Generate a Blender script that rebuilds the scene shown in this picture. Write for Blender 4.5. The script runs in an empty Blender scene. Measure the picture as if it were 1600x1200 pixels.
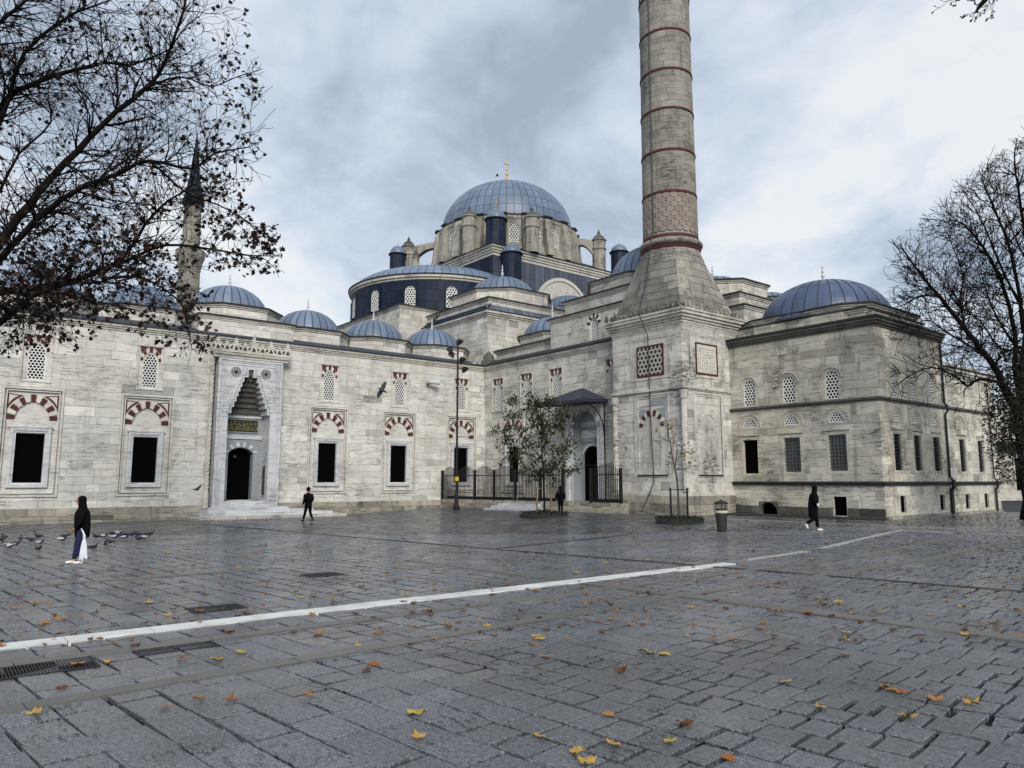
import bpy, bmesh, math, random
from mathutils import Vector, Matrix
R = random.Random(11)
rad = math.radians
scene = bpy.context.scene

# ------------------------------------------------------------------ camera, sky, sun, exposure
CAM = Vector((44.34, -32.55, 2.1))
cd = bpy.data.cameras.new('camera'); co = bpy.data.objects.new('camera', cd)
scene.collection.objects.link(co); scene.camera = co
PITCH = 7.482; YAW = 51.57
co.location = CAM; co.rotation_euler = (rad(90 + PITCH), 0, rad(YAW))
cd.sensor_fit = 'HORIZONTAL'; cd.sensor_width = 36; cd.lens = 1152.8 / 1600 * 36
cd.clip_start = .1; cd.clip_end = 3000
SUN_DIR = Vector((.76, -.34, .55)).normalized()
EXPOSURE = 0.0
scene.view_settings.view_transform = 'Standard'; scene.view_settings.look = 'None'
scene.view_settings.exposure = EXPOSURE; scene.view_settings.gamma = 1

w = bpy.data.worlds.new('World'); scene.world = w; w.use_nodes = True
nt = w.node_tree; N = nt.nodes; L = nt.links
for n in list(N): N.remove(n)
out = N.new('ShaderNodeOutputWorld'); bg = N.new('ShaderNodeBackground')
sky = N.new('ShaderNodeTexSky'); sky.sky_type = 'NISHITA'; sky.sun_disc = False
sky.sun_elevation = math.asin(SUN_DIR.z); sky.sun_rotation = math.atan2(SUN_DIR.x, SUN_DIR.y)
tc = N.new('ShaderNodeTexCoord'); sep = N.new('ShaderNodeSeparateXYZ')
L.new(tc.outputs['Generated'], sep.inputs[0])
def M(op, a, b=None):
    n = N.new('ShaderNodeMath'); n.operation = op
    for i, x in enumerate((a, b)):
        if x is None: continue
        if isinstance(x, (int, float)): n.inputs[i].default_value = x
        else: L.new(x, n.inputs[i])
    return n.outputs[0]
zz = M('ADD', M('MAXIMUM', sep.outputs[2], 0), .42)
cmb = N.new('ShaderNodeCombineXYZ')
L.new(M('DIVIDE', sep.outputs[0], zz), cmb.inputs[0]); L.new(M('DIVIDE', sep.outputs[1], zz), cmb.inputs[1])
def wnoise(scale, det, rough, off):
    mp = N.new('ShaderNodeMapping'); mp.inputs['Location'].default_value = off
    L.new(cmb.outputs[0], mp.inputs[0])
    n = N.new('ShaderNodeTexNoise'); n.inputs['Scale'].default_value = scale
    n.inputs['Detail'].default_value = det; n.inputs['Roughness'].default_value = rough
    n.inputs['Distortion'].default_value = .35
    L.new(mp.outputs[0], n.inputs['Vector']); return n.outputs['Fac']
n1 = wnoise(2.0, 7, .50, (3.1, 1.7, 0)); n2 = wnoise(5.2, 7, .58, (7.3, 2.2, 0))
mixf = M('ADD', M('MULTIPLY', n1, .72), M('MULTIPLY', n2, .28))
cr = N.new('ShaderNodeValToRGB'); L.new(mixf, cr.inputs[0])
e = cr.color_ramp.elements
e[0].position = .40; e[0].color = (.40, .475, .59, 1)
e[1].position = .60; e[1].color = (.91, .94, .97, 1)
k = e.new(.455); k.color = (.52, .605, .73, 1)
k = e.new(.505); k.color = (.645, .735, .86, 1)
k = e.new(.55); k.color = (.77, .835, .92, 1)
sc = N.new('ShaderNodeVectorMath'); sc.operation = 'SCALE'; sc.inputs['Scale'].default_value = .10
L.new(sky.outputs[0], sc.inputs[0])
mx = N.new('ShaderNodeMix'); mx.data_type = 'RGBA'; mx.inputs[0].default_value = .90
L.new(sc.outputs[0], mx.inputs[6]); L.new(cr.outputs[0], mx.inputs[7])
L.new(mx.outputs[2], bg.inputs[0]); bg.inputs[1].default_value = 1.0
L.new(bg.outputs[0], out.inputs[0])

sd = bpy.data.lights.new('sun', 'SUN'); sd.energy = 2.9; sd.angle = rad(24); sd.color = (1, .96, .90)
so = bpy.data.objects.new('sun', sd); scene.collection.objects.link(so)
so.rotation_euler = SUN_DIR.to_track_quat('Z', 'Y').to_euler(); so.location = (60, -30, 60)

# ------------------------------------------------------------------ helpers
FH = Vector((-math.sin(rad(YAW)), math.cos(rad(YAW)), 0)); RH = Vector((math.cos(rad(YAW)), math.sin(rad(YAW)), 0))
def at(x, y, d):
    """place at horizontal distance d along the direction of picture point (x, y)"""
    p = rad(PITCH); fw = FH*math.cos(p) + Vector((0, 0, math.sin(p))); up = -FH*math.sin(p) + Vector((0, 0, math.cos(p)))
    r = (x-800)*RH + (600-y)*up + 1152.8*fw
    return CAM + r*(d/r.dot(FH))
def sm(t): t = max(0, min(1, t)); return t*t*(3-2*t)
def gz(x, y): return .30*sm((y+13)/10)
def ground_at(x, y):
    p = at(x, y, 1)-CAM; q = None; z = 0
    for _ in range(6):
        t = (z-CAM.z)/p.z; q = CAM+p*t; z = gz(q.x, q.y)
    return Vector((q.x, q.y, z))

def new_mat(name):
    m = bpy.data.materials.new(name); m.use_nodes = True
    t = m.node_tree; b = t.nodes['Principled BSDF']; return m, t, b
def nd(t, typ, **kw):
    n = t.nodes.new(typ)
    for k_, v in kw.items():
        if k_ in n.inputs: n.inputs[k_].default_value = v
        else: setattr(n, k_, v)
    return n
def mth(t, op, a, b=None, clamp=False):
    n = t.nodes.new('ShaderNodeMath'); n.operation = op; n.use_clamp = clamp
    for i, x in enumerate((a, b)):
        if x is None: continue
        if isinstance(x, (int, float)): n.inputs[i].default_value = x
        else: t.links.new(x, n.inputs[i])
    return n.outputs[0]
def noise(t, vec, scale, stretch=(1, 1, 1), det=4, rough=.55, off=(0, 0, 0)):
    mp = nd(t, 'ShaderNodeMapping'); mp.inputs['Scale'].default_value = stretch; mp.inputs['Location'].default_value = off
    t.links.new(vec, mp.inputs[0])
    n = nd(t, 'ShaderNodeTexNoise', Scale=scale, Detail=det, Roughness=rough); t.links.new(mp.outputs[0], n.inputs['Vector'])
    return n.outputs['Fac']
def ramp(t, fac, stops):
    r = nd(t, 'ShaderNodeValToRGB'); t.links.new(fac, r.inputs[0]); el = r.color_ramp.elements
    while len(el) < len(stops): el.new(.5)
    for e_, (p, c) in zip(el, stops):
        e_.position = p; e_.color = (c[0], c[1], c[2], 1) if isinstance(c, (tuple, list)) else (c, c, c, 1)
    return r.outputs[0]
def mixc(t, fac, a, b, mode='MIX'):
    n = t.nodes.new('ShaderNodeMix'); n.data_type = 'RGBA'; n.blend_type = mode
    for i, x in ((0, fac), (6, a), (7, b)):
        if isinstance(x, (int, float)): n.inputs[i].default_value = x
        elif isinstance(x, tuple): n.inputs[i].default_value = (*x, 1)
        else: t.links.new(x, n.inputs[i])
    return n.outputs[2]
def bump(t, b, h, dist, strength=.6):
    n = nd(t, 'ShaderNodeBump', Strength=strength, Distance=dist); t.links.new(h, n.inputs['Height']); t.links.new(n.outputs[0], b.inputs['Normal'])

def stone(name, base, streak=.5, stain=.35, stain_col=(.055, .052, .046), rough=.85, warm=None, streak_scale=1.0):
    m, t, b = new_mat(name)
    pos = nd(t, 'ShaderNodeNewGeometry').outputs['Position']
    at_ = nd(t, 'ShaderNodeAttribute'); at_.attribute_name = 'tone'
    tone = at_.outputs['Fac']
    c = mixc(t, noise(t, pos, .9, det=5), tuple(x*.86 for x in base), tuple(min(1, x*1.12) for x in base))
    if warm: c = mixc(t, ramp(t, noise(t, pos, .45, off=(4, 2, 9)), [(.45, 0), (.7, 1)]), c, warm)
    # thin level pits and streaks of the limestone
    s = noise(t, pos, 1.7*streak_scale, (1, 1, 10), 8, .66, (2, 5, 1))
    patch = ramp(t, noise(t, pos, .5, off=(8, 1, 3)), [(.36, .25), (.60, 1)])
    sf = mth(t, 'MULTIPLY', ramp(t, s, [(.535, 0), (.64, 1)]), patch)
    c = mixc(t, mth(t, 'MULTIPLY', sf, streak), c, tuple(x*.30 for x in base))
    # soft grey weathering clouds
    gw = ramp(t, noise(t, pos, .8, (1, 1, 1.6), 7, .62, (9, 2, 6)), [(.46, 0), (.62, 1)])
    c = mixc(t, mth(t, 'MULTIPLY', gw, min(1, stain*.45)), c, tuple(x*.50 for x in base))
    # black crust patches
    d = mth(t, 'MULTIPLY', ramp(t, noise(t, pos, .40, (1, 1, .8), 9, .70, (1, 7, 2)), [(.49, 0), (.62, 1)]), ramp(t, noise(t, pos, 2.2, (1, 1, 3.6), 9, .70, (3, 3, 3)), [(.40, 0), (.60, 1)]))
    c = mixc(t, mth(t, 'MULTIPLY', d, min(1, stain*1.25)), c, stain_col)
    # rain runs
    v = ramp(t, noise(t, pos, 2.6, (1, 1, .14), 6, .64, (6, 4, 8)), [(.555, 0), (.66, 1)])
    c = mixc(t, mth(t, 'MULTIPLY', v, min(1, stain*.7)), c, tuple(x*.28 for x in base))
    tm = nd(t, 'ShaderNodeVectorMath', operation='SCALE'); t.links.new(c, tm.inputs[0]); t.links.new(tone, tm.inputs['Scale'])
    t.links.new(tm.outputs[0], b.inputs['Base Color']); b.inputs['Roughness'].default_value = rough
    bump(t, b, mth(t, 'SUBTRACT', noise(t, pos, 7, (1, 1, 2), 6, .65), mth(t, 'MULTIPLY', sf, .6)), .02, .7)
    return m
def plain(name, col, rough=.7, metal=0, var=.25, scale=3.0, bmp=.3, stretch=(1, 1, 1), spec=None, toned=True):
    m, t, b = new_mat(name)
    pos = nd(t, 'ShaderNodeNewGeometry').outputs['Position']
    n = noise(t, pos, scale, stretch, 6, .6)
    c = mixc(t, n, tuple(x*(1-var) for x in col), tuple(min(1, x*(1+var)) for x in col))
    if toned:
        at_ = nd(t, 'ShaderNodeAttribute'); at_.attribute_name = 'tone'
        tm = nd(t, 'ShaderNodeVectorMath', operation='SCALE'); t.links.new(c, tm.inputs[0]); t.links.new(at_.outputs['Fac'], tm.inputs['Scale'])
        c = tm.outputs[0]
    t.links.new(c, b.inputs['Base Color'])
    b.inputs['Roughness'].default_value = rough; b.inputs['Metallic'].default_value = metal
    if spec is not None: b.inputs['Specular IOR Level'].default_value = spec
    if bmp: bump(t, b, noise(t, pos, scale*4, stretch, 5, .6), .01, bmp)
    return m

MT = {}
MT['stone_a'] = stone('pale limestone', (.64, .62, .57), .85, .34, warm=(.60, .57, .505))
MT['stone_b'] = stone('grey limestone', (.57, .55, .49), .85, .62)
MT['stone_lib'] = stone('weathered limestone', (.53, .505, .435), .95, .78, warm=(.52, .475, .38))
MT['stone_hall'] = stone('hall limestone', (.60, .57, .505), .7, .45)
MT['stone_min'] = stone('minaret limestone', (.29, .27, .23), 1.0, .9, streak_scale=1.3)
MT['stone_drum'] = stone('drum limestone', (.36, .335, .285), .75, 1.0, stain_col=(.035, .033, .028))
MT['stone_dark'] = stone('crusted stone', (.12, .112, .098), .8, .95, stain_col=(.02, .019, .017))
MT['plinth'] = stone('plinth stone', (.36, .33, .27), .75, .75)
MT['trim'] = stone('cornice stone', (.60, .57, .50), .6, .55)
MT['mortar'] = plain('mortar', (.30, .285, .25), .95)
MT['marble'] = stone('veined marble', (.60, .61, .62), .75, .42, stain_col=(.10, .10, .10), rough=.5, streak_scale=.8)
MT['marble_grey'] = stone('grey marble', (.30, .32, .34), .55, .3, rough=.5)
MT['red'] = plain('red stone', (.075, .014, .012), .8, var=.4)
MT['white_stone'] = plain('white arch stone', (.58, .555, .49), .8, var=.15)
MT['pink'] = plain('pink brickwork', (.25, .21, .175), .85, var=.3)
MT['lattice'] = plain('plaster lattice', (.70, .69, .66), .8, var=.08, bmp=.1)
MT['void'] = plain('dark interior', (.0012, .0012, .0013), .95, var=.1, bmp=0, spec=.05)
MT['pane'] = plain('dark glass', (.012, .013, .015), .12, var=.2, bmp=0)
MT['lead'] = plain('lead sheet', (.135, .178, .250), .42, .0, var=.28, scale=.9, bmp=.25)
MT['lead_blue'] = plain('blue-black lead', (.062, .085, .15), .40, 0, var=.35, scale=1.2, bmp=.25)
MT['lead_seam'] = plain('lead seam', (.05, .06, .085), .6, 0, var=.2)
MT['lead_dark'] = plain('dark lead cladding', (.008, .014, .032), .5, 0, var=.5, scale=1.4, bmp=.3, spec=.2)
MT['lead_roof'] = plain('lead flashing', (.022, .026, .040), .6, 0, var=.4, scale=1.3)
MT['eave'] = plain('blackened eave', (.022, .021, .021), .75, 0, var=.5)
MT['gold'] = plain('gilded metal', (.50, .33, .10), .4, .7, var=.2)
MT['finial'] = plain('pale finial stone', (.52, .52, .52), .6, 0, var=.2)
MT['iron'] = plain('black iron', (.009, .009, .011), .5, .2, var=.3, bmp=0)
MT['bark'] = plain('dark bark', (.011, .009, .008), .95, var=.45, scale=6, spec=.1)
MT['bark2'] = plain('young bark', (.07, .055, .04), .95, var=.4, scale=10)
MT['wood'] = plain('stake wood', (.20, .14, .08), .85, var=.3, scale=8)
MT['cloth'] = plain('black cloth', (.0055, .0055, .0065), .95, var=.3, bmp=.2, spec=.05, toned=False)
MT['skin'] = plain('skin', (.30, .15, .10), .6, var=.1, bmp=0, toned=False)
MT['white_shoe'] = plain('white shoe', (.75, .74, .73), .6, var=.1, bmp=0, toned=False)
MT['red_shoe'] = plain('red shoe trim', (.30, .03, .03), .6, var=.1, bmp=0, toned=False)
MT['jeans'] = plain('blue denim', (.008, .011, .050), .9, var=.4, scale=12, toned=False)
MT['bag'] = plain('white plastic bag', (.72, .74, .80), .4, var=.12, scale=6)
MT['tape'] = plain('yellow tag', (.70, .45, .02), .6, var=.1, bmp=0)
MT['pigeon'] = plain('grey feathers', (.030, .033, .042), .8, var=.4, scale=20, bmp=0)
MT['pigeon_pale'] = plain('pale feathers', (.45, .47, .50), .8, var=.2, scale=20, bmp=0)
MT['bin'] = plain('green bin paint', (.022, .024, .017), .5, 0, var=.5, scale=5, stretch=(1, 1, .2))
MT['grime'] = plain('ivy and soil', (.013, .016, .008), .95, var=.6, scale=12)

def leafmat(name, cols):
    m, t, b = new_mat(name)
    at_ = nd(t, 'ShaderNodeAttribute'); at_.attribute_name = 'tone'
    c = ramp(t, at_.outputs['Fac'], [(i/(len(cols)-1), x) for i, x in enumerate(cols)])
    t.links.new(c, b.inputs['Base Color']); b.inputs['Roughness'].default_value = .65
    b.inputs['Specular IOR Level'].default_value = .25
    return m
MT['leaf_dead'] = leafmat('withered leaves', [(.014, .009, .007), (.024, .011, .007), (.010, .008, .006), (.045, .018, .010)])
MT['leaf_green'] = leafmat('sapling leaves', [(.008, .011, .005), (.030, .036, .010), (.016, .021, .007), (.075, .078, .022)])
MT['leaf_yellow'] = leafmat('yellowing leaves', [(.10, .11, .02), (.20, .18, .03), (.035, .045, .012), (.24, .20, .05)])
MT['leaf_ivy'] = leafmat('evergreen leaves', [(.008, .010, .005), (.014, .016, .008), (.006, .008, .004), (.03, .018, .009)])

def paving_mat():
    m, t, b = new_mat('granite setts')
    pos = nd(t, 'ShaderNodeNewGeometry').outputs['Position']
    at_ = nd(t, 'ShaderNodeAttribute'); at_.attribute_name = 'tone'
    g = mth(t, 'ADD', mth(t, 'MULTIPLY', noise(t, pos, 85, det=3, rough=.8), .6), mth(t, 'MULTIPLY', noise(t, pos, 24, det=6, rough=.75, off=(2, 2, 2)), .4))
    c = mixc(t, ramp(t, g, [(.43, 0), (.60, 1)]), (.012, .0135, .017), (.30, .318, .352))
    c = mixc(t, mth(t, 'MULTIPLY', ramp(t, noise(t, pos, .42, off=(3, 9, 0)), [(.42, 0), (.64, 1)]), .55), c, (.075, .074, .070))
    pit = ramp(t, noise(t, pos, 11, (1, 2.6, 1), 6, .7, (7, 7, 0)), [(.60, 0), (.645, 1)])
    c = mixc(t, mth(t, 'MULTIPLY', pit, .9), c, (.008, .008, .010))
    wet = mth(t, 'MULTIPLY', ramp(t, noise(t, pos, .9, (1, 1, 1), 6, .62, (5, 1, 0)), [(.53, 0), (.60, 1)]), .9)
    wet = mth(t, 'MULTIPLY', wet, ramp(t, noise(t, pos, 6, (1, 2.5, 1), 7, .7, (4, 4, 0)), [(.53, 0), (.57, 1)]))
    c = mixc(t, wet, c, (.012, .013, .015))
    tm = nd(t, 'ShaderNodeVectorMath', operation='SCALE'); t.links.new(c, tm.inputs[0]); t.links.new(at_.outputs['Fac'], tm.inputs['Scale'])
    t.links.new(tm.outputs[0], b.inputs['Base Color'])
    rr = mth(t, 'SUBTRACT', mth(t, 'ADD', .17, mth(t, 'MULTIPLY', g, .28)), mth(t, 'MULTIPLY', wet, .22))
    t.links.new(rr, b.inputs['Roughness'])
    h = mth(t, 'ADD', mth(t, 'MULTIPLY', noise(t, pos, 26, (1, 2.2, 1), 6, .7), .6), mth(t, 'MULTIPLY', noise(t, pos, 8, (1, 2.4, 1), 4, .6), .9))
    bump(t, b, h, .026, 1.0)
    cw = ramp(t, noise(t, pos, .55, (1, 1, 1), 5, .6, (1, 8, 0)), [(.38, .08), (.62, .55)])
    t.links.new(cw, b.inputs['Coat Weight']); b.inputs['Coat Roughness'].default_value = .16
    return m
MT['paving'] = paving_mat()
MT['kerb'] = plain('worn kerb stone', (.30, .30, .29), .7, var=.3)
MT['bed'] = plain('wet joint grit', (.003, .003, .0035), .75, var=.5, scale=9)
MT['band'] = plain('smooth concrete band', (.115, .112, .102), .42, var=.35, scale=2.2, bmp=.15)
MT['band_dark'] = plain('wet drain channel', (.020, .020, .021), .5, var=.5, scale=3)
MT['white_strip'] = stone('white marble slab', (.68, .68, .66), .3, .30, stain_col=(.2, .2, .2), rough=.5)

COL = scene.collection
def tagp(o, label=None, cat=None, group=None, kind=None):
    if label: o['label'] = label
    if cat: o['category'] = cat
    if group: o['group'] = group
    if kind: o['kind'] = kind
    return o
ROOT = {}
def thing(name, label, cat, loc, group=None):
    o = bpy.data.objects.new(name, None); COL.objects.link(o); o.location = loc
    o.empty_display_size = .2; ROOT[o.name] = Vector(loc)
    return tagp(o, label, cat, group)
def base_of(o):
    if o is None: return Vector((0, 0, 0))
    while o.parent: o = o.parent
    return ROOT.get(o.name, Vector((0, 0, 0)))

class MB:
    def __init__(s): s.v = []; s.f = []; s.c = []; s.mi = []
    def add(s, vs, fs, c=1.0, m=0):
        o = len(s.v); s.v += [Vector(x) for x in vs]
        for f in fs: s.f.append([i+o for i in f]); s.c.append(c); s.mi.append(m)
    def box(s, a, b, c=1.0, m=0):
        x0, y0, z0 = a; x1, y1, z1 = b
        s.add([(x0, y0, z0), (x1, y0, z0), (x1, y1, z0), (x0, y1, z0), (x0, y0, z1), (x1, y0, z1), (x1, y1, z1), (x0, y1, z1)],
              [(3, 2, 1, 0), (4, 5, 6, 7), (0, 1, 5, 4), (1, 2, 6, 5), (2, 3, 7, 6), (3, 0, 4, 7)], c, m)
    def tube(s, p, q, r0, r1, n=6, c=1.0, caps=False, m=0):
        p = Vector(p); q = Vector(q); d = q-p
        if d.length < 1e-6: return
        d.normalize(); a = d.orthogonal().normalized(); b = d.cross(a)
        vs = [p+(a*math.cos(6.28318*i/n)+b*math.sin(6.28318*i/n))*r0 for i in range(n)]+[q+(a*math.cos(6.28318*i/n)+b*math.sin(6.28318*i/n))*r1 for i in range(n)]
        fs = [(i, (i+1) % n, n+(i+1) % n, n+i) for i in range(n)]
        if caps: fs += [tuple(range(n))[::-1], tuple(range(n, 2*n))]
        s.add(vs, fs, c, m)
    def path(s, pts, rs, n=6, c=1.0, m=0):
        """continuous tube through points"""
        pts = [Vector(x) for x in pts]; o = len(s.v); prev = None
        for i, p in enumerate(pts):
            d = (pts[min(i+1, len(pts)-1)]-pts[max(i-1, 0)])
            d = d.normalized() if d.length > 1e-7 else Vector((0, 0, 1))
            if prev is None: a = d.orthogonal().normalized()
            else:
                a = prev-d*prev.dot(d)
                a = a.normalized() if a.length > 1e-5 else d.orthogonal().normalized()
            prev = a; b = d.cross(a)
            for k_ in range(n):
                t = 6.28318*k_/n; s.v.append(p+(a*math.cos(t)+b*math.sin(t))*rs[i])
        for i in range(len(pts)-1):
            for k_ in range(n):
                s.f.append([o+i*n+k_, o+i*n+(k_+1) % n, o+(i+1)*n+(k_+1) % n, o+(i+1)*n+k_]); s.c.append(c); s.mi.append(m)
        s.f.append([o+k_ for k_ in range(n)][::-1]); s.c.append(c); s.mi.append(m)
        s.f.append([o+(len(pts)-1)*n+k_ for k_ in range(n)]); s.c.append(c); s.mi.append(m)
    def lathe(s, c0, prof, n=24, a0=0, a1=6.283185, c=1.0, m=0):
        c0 = Vector(c0); full = abs(a1-a0-6.283185) < 1e-3; k_ = n if full else n+1; o = len(s.v)
        for r, z in prof:
            for i in range(k_):
                t = a0+(a1-a0)*i/n; s.v.append(c0+Vector((r*math.cos(t), r*math.sin(t), z)))
        for j in range(len(prof)-1):
            for i in range(n):
                i2 = (i+1) % k_; s.f.append([o+j*k_+i, o+j*k_+i2, o+(j+1)*k_+i2, o+(j+1)*k_+i]); s.c.append(c); s.mi.append(m)
    def prism(s, poly, off, c=1.0, m=0):
        """extrude a planar polygon (front) backwards by off"""
        n = len(poly); off = Vector(off); vs = [Vector(p) for p in poly]+[Vector(p)+off for p in poly]
        s.add(vs, [tuple(range(n)), tuple(range(n, 2*n))[::-1]]+[((i+1) % n, i, n+i, n+(i+1) % n) for i in range(n)], c, m)
    def build(s, name, mat, parent=None, smooth=False, label=None, kind=None):
        return mesh_obj(name, s.v, s.f, s.c, mat, parent, smooth, label, kind, s.mi)
def make_mesh(name, v, f, c, mats, smooth=False, mi=None):
    me = bpy.data.meshes.new(name); me.from_pydata([tuple(x) for x in v], [], f)
    a = me.attributes.new('tone', 'FLOAT', 'FACE')
    a.data.foreach_set('value', c)
    for m in (mats if isinstance(mats, (list, tuple)) else [mats]): me.materials.append(MT[m])
    if mi and any(mi): me.polygons.foreach_set('material_index', mi)
    if smooth: me.polygons.foreach_set('use_smooth', [True]*len(f))
    return me
def mesh_obj(name, v, f, c, mat, parent, smooth=False, label=None, kind=None, mi=None):
    b = base_of(parent); me = make_mesh(name, [x-b for x in v], f, c, mat, smooth, mi)
    o = bpy.data.objects.new(name, me); COL.objects.link(o); o.parent = parent
    return tagp(o, label, kind=kind)

class Plane:
    """a vertical face: u along it, z up, d outward"""
    def __init__(s, o, u, n): s.o = Vector(o); s.u = Vector(u); s.n = Vector(n)
    def P(s, u, z, d=0): return s.o+s.u*u+Vector((0, 0, z))+s.n*d
    def box(s, mb, u0, u1, z0, z1, d0, d1, c=1.0, m=0):
        P = s.P
        mb.add([P(u0, z0, d1), P(u1, z0, d1), P(u1, z1, d1), P(u0, z1, d1), P(u0, z0, d0), P(u1, z0, d0), P(u1, z1, d0), P(u0, z1, d0)],
               [(0, 1, 2, 3), (5, 4, 7, 6), (4, 0, 3, 7), (1, 5, 6, 2), (3, 2, 6, 7), (4, 5, 1, 0)], c, m)
    def quad(s, mb, u0, u1, z0, z1, d, c=1.0, m=0):
        mb.add([s.P(u0, z0, d), s.P(u1, z0, d), s.P(u1, z1, d), s.P(u0, z1, d)], [(0, 1, 2, 3)], c, m)
    def poly(s, mb, pts, d0, d1, c=1.0, m=0):
        mb.prism([s.P(u, z, d1) for u, z in pts], s.n*(d0-d1), c, m)
    def sheet(s, mb, u0, u1, z0, z1, d, opens, c=1.0, m=0):
        us = sorted({u0, u1, *[x for o in opens for x in o[:2] if u0 < x < u1]}); zs = sorted({z0, z1, *[x for o in opens for x in o[2:4] if z0 < x < z1]})
        for i in range(len(us)-1):
            for j in range(len(zs)-1):
                uc = (us[i]+us[i+1])/2; zc = (zs[j]+zs[j+1])/2
                if any(o[0] < uc < o[1] and o[2] < zc < o[3] for o in opens): continue
                s.quad(mb, us[i], us[i+1], zs[j], zs[j+1], d, c, m)
    def frame(s, mb, u0, u1, z0, z1, wd, d0, d1, c=1.0, m=0):
        s.box(mb, u0, u1, z1-wd, z1, d0, d1, c, m); s.box(mb, u0, u1, z0, z0+wd, d0, d1, c, m)
        s.box(mb, u0, u0+wd, z0+wd, z1-wd, d0, d1, c, m); s.box(mb, u1-wd, u1, z0+wd, z1-wd, d0, d1, c, m)
def face_x(x, y0=0): return Plane((x, y0, 0), (0, 1, 0), (1, 0, 0))
def face_y(y, x0=0): return Plane((x0, y, 0), (1, 0, 0), (0, -1, 0))

# ---- stones of one thing: the 300 that show largest are pieces of their own, the rest one part
class Stones:
    def __init__(s, root, mat): s.root = root; s.items = []; s.mat = mat
    def add(s, parent, v, f, tone, mat=None):
        c = sum(v, Vector())/len(v); d = (c-CAM).length
        ext = max((a-c).length for a in v)
        vis = 1.0
        s.items.append((ext/d*vis, parent, v, f, tone, mat or s.mat))
    def finish(s, limit=300, name='stone'):
        s.items.sort(key=lambda i: -i[0])
        for _, par, v, f, tone, mat in s.items[:limit]:
            mesh_obj(name, v, f, [tone]*len(f), mat, par)
        mats = sorted({i[5] for i in s.items[limit:]})
        if not mats: return
        mb = MB()
        for _, par, v, f, tone, mat in s.items[limit:]: mb.add(v, f, tone, mats.index(mat))
        mb.build('stonework', mats, s.root, kind='stuff')
def sub_rect(r, o):
    u0, u1, z0, z1 = r; a, b, c, d = o[:4]
    if a >= u1 or b <= u0 or c >= z1 or d <= z0: return [r]
    res = []
    if a > u0: res.append((u0, a, z0, z1))
    if b < u1: res.append((b, u1, z0, z1))
    x0 = max(a, u0); x1 = min(b, u1)
    if c > z0: res.append((x0, x1, z0, c))
    if d < z1: res.append((x0, x1, d, z1))
    return res
def block(pl, u0, u1, z0, z1, d, g=.004, c=.009, back=.05):
    u0 += g; u1 -= g; z0 += g; z1 -= g; P = pl.P
    v = []
    for (i, dd) in ((0, d-back), (0, d-c), (c, d)):
        v += [P(u0+i, z0+i, dd), P(u1-i, z0+i, dd), P(u1-i, z1-i, dd), P(u0+i, z1-i, dd)]
    f = [(8, 9, 10, 11)]
    for k_ in (0, 4):
        for i in range(4): j = (i+1) % 4; f.append((k_+i, k_+j, k_+4+j, k_+4+i))
    return v, f
def ashlar(st, parent, pl, u0, u1, z0, z1, opens=(), ch=(.36, .50), bw=(.7, 1.7), d=0.0, dark=.06, spread=.09, mat=None, base=1.0):
    z = z0
    while z < z1-.01:
        h = R.uniform(*ch)
        if z1-(z+h) < ch[0]*.7: h = z1-z
        if h > ch[1]*1.5: h = h/2
        u = u0-R.uniform(0, bw[0])
        while u < u1:
            wd = R.uniform(*bw); a = max(u, u0); b = min(u+wd, u1)
            if u1-b < .25: b = u1; wd = 99
            if b-a > .05:
                rects = [(a, b, z, z+h)]
                for o in opens: rects = [q for r in rects for q in sub_rect(r, o)]
                t = base*max(.5, R.gauss(1, spread))
                if R.random() < dark: t *= R.uniform(.62, .82)
                elif R.random() < .05: t *= 1.15
                for r in rects:
                    if r[1]-r[0] > .028 and r[3]-r[2] > .028:
                        v, f = block(pl, *r, d+R.uniform(-.004, .006)); st.add(parent, v, f, t, mat)
            u += wd
        z += h

# ---- two-centred arch helpers (u, z) relative to centre / spring line
def arch_pt(s_, a, h):
    """s_ in [-1, 1]; half span a, rise h"""
    if h <= a*1.001:
        if h >= a*.999: t = (1-s_)*math.pi/2; return (a*math.cos(t), a*math.sin(t))
        r = (a*a+h*h)/(2*h); t0 = math.asin(a/r); t = s_*t0; return (r*math.sin(t), r*math.cos(t)-(r-h))
    r = (a*a+h*h)/(2*a); sg = -1 if s_ < 0 else 1; q = 1-abs(s_)
    t1 = math.acos(max(-1, min(1, (r-a)/r))); t = t1*q
    return (sg*(r*math.cos(t)-(r-a)), r*math.sin(t))
def arch_line(uc, zs, a, h, n=12): return [(uc+x, zs+z) for x, z in (arch_pt(-1+2*i/n, a, h) for i in range(n+1))]
def voussoirs(parent, pl, uc, zs, a, h, A, H, n, mats, d0, d1, name='voussoir'):
    for k_ in range(n):
        s0 = -1+2*k_/n; s1 = -1+2*(k_+1)/n; m = 3
        g = .012
        ins = [arch_pt(s0+g+(s1-s0-2*g)*i/m, a, h) for i in range(m+1)]; outs = [arch_pt(s0+g+(s1-s0-2*g)*i/m, A, H) for i in range(m+1)]
        pts = [(uc+x, zs+z) for x, z in ins]+[(uc+x, zs+z) for x, z in reversed(outs)]
        mb = MB(); pl.poly(mb, pts[::-1], d0, d1+R.uniform(-.004, .004), R.uniform(.85, 1.12)); mb.build(name, mats[k_ % 2], parent)
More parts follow.
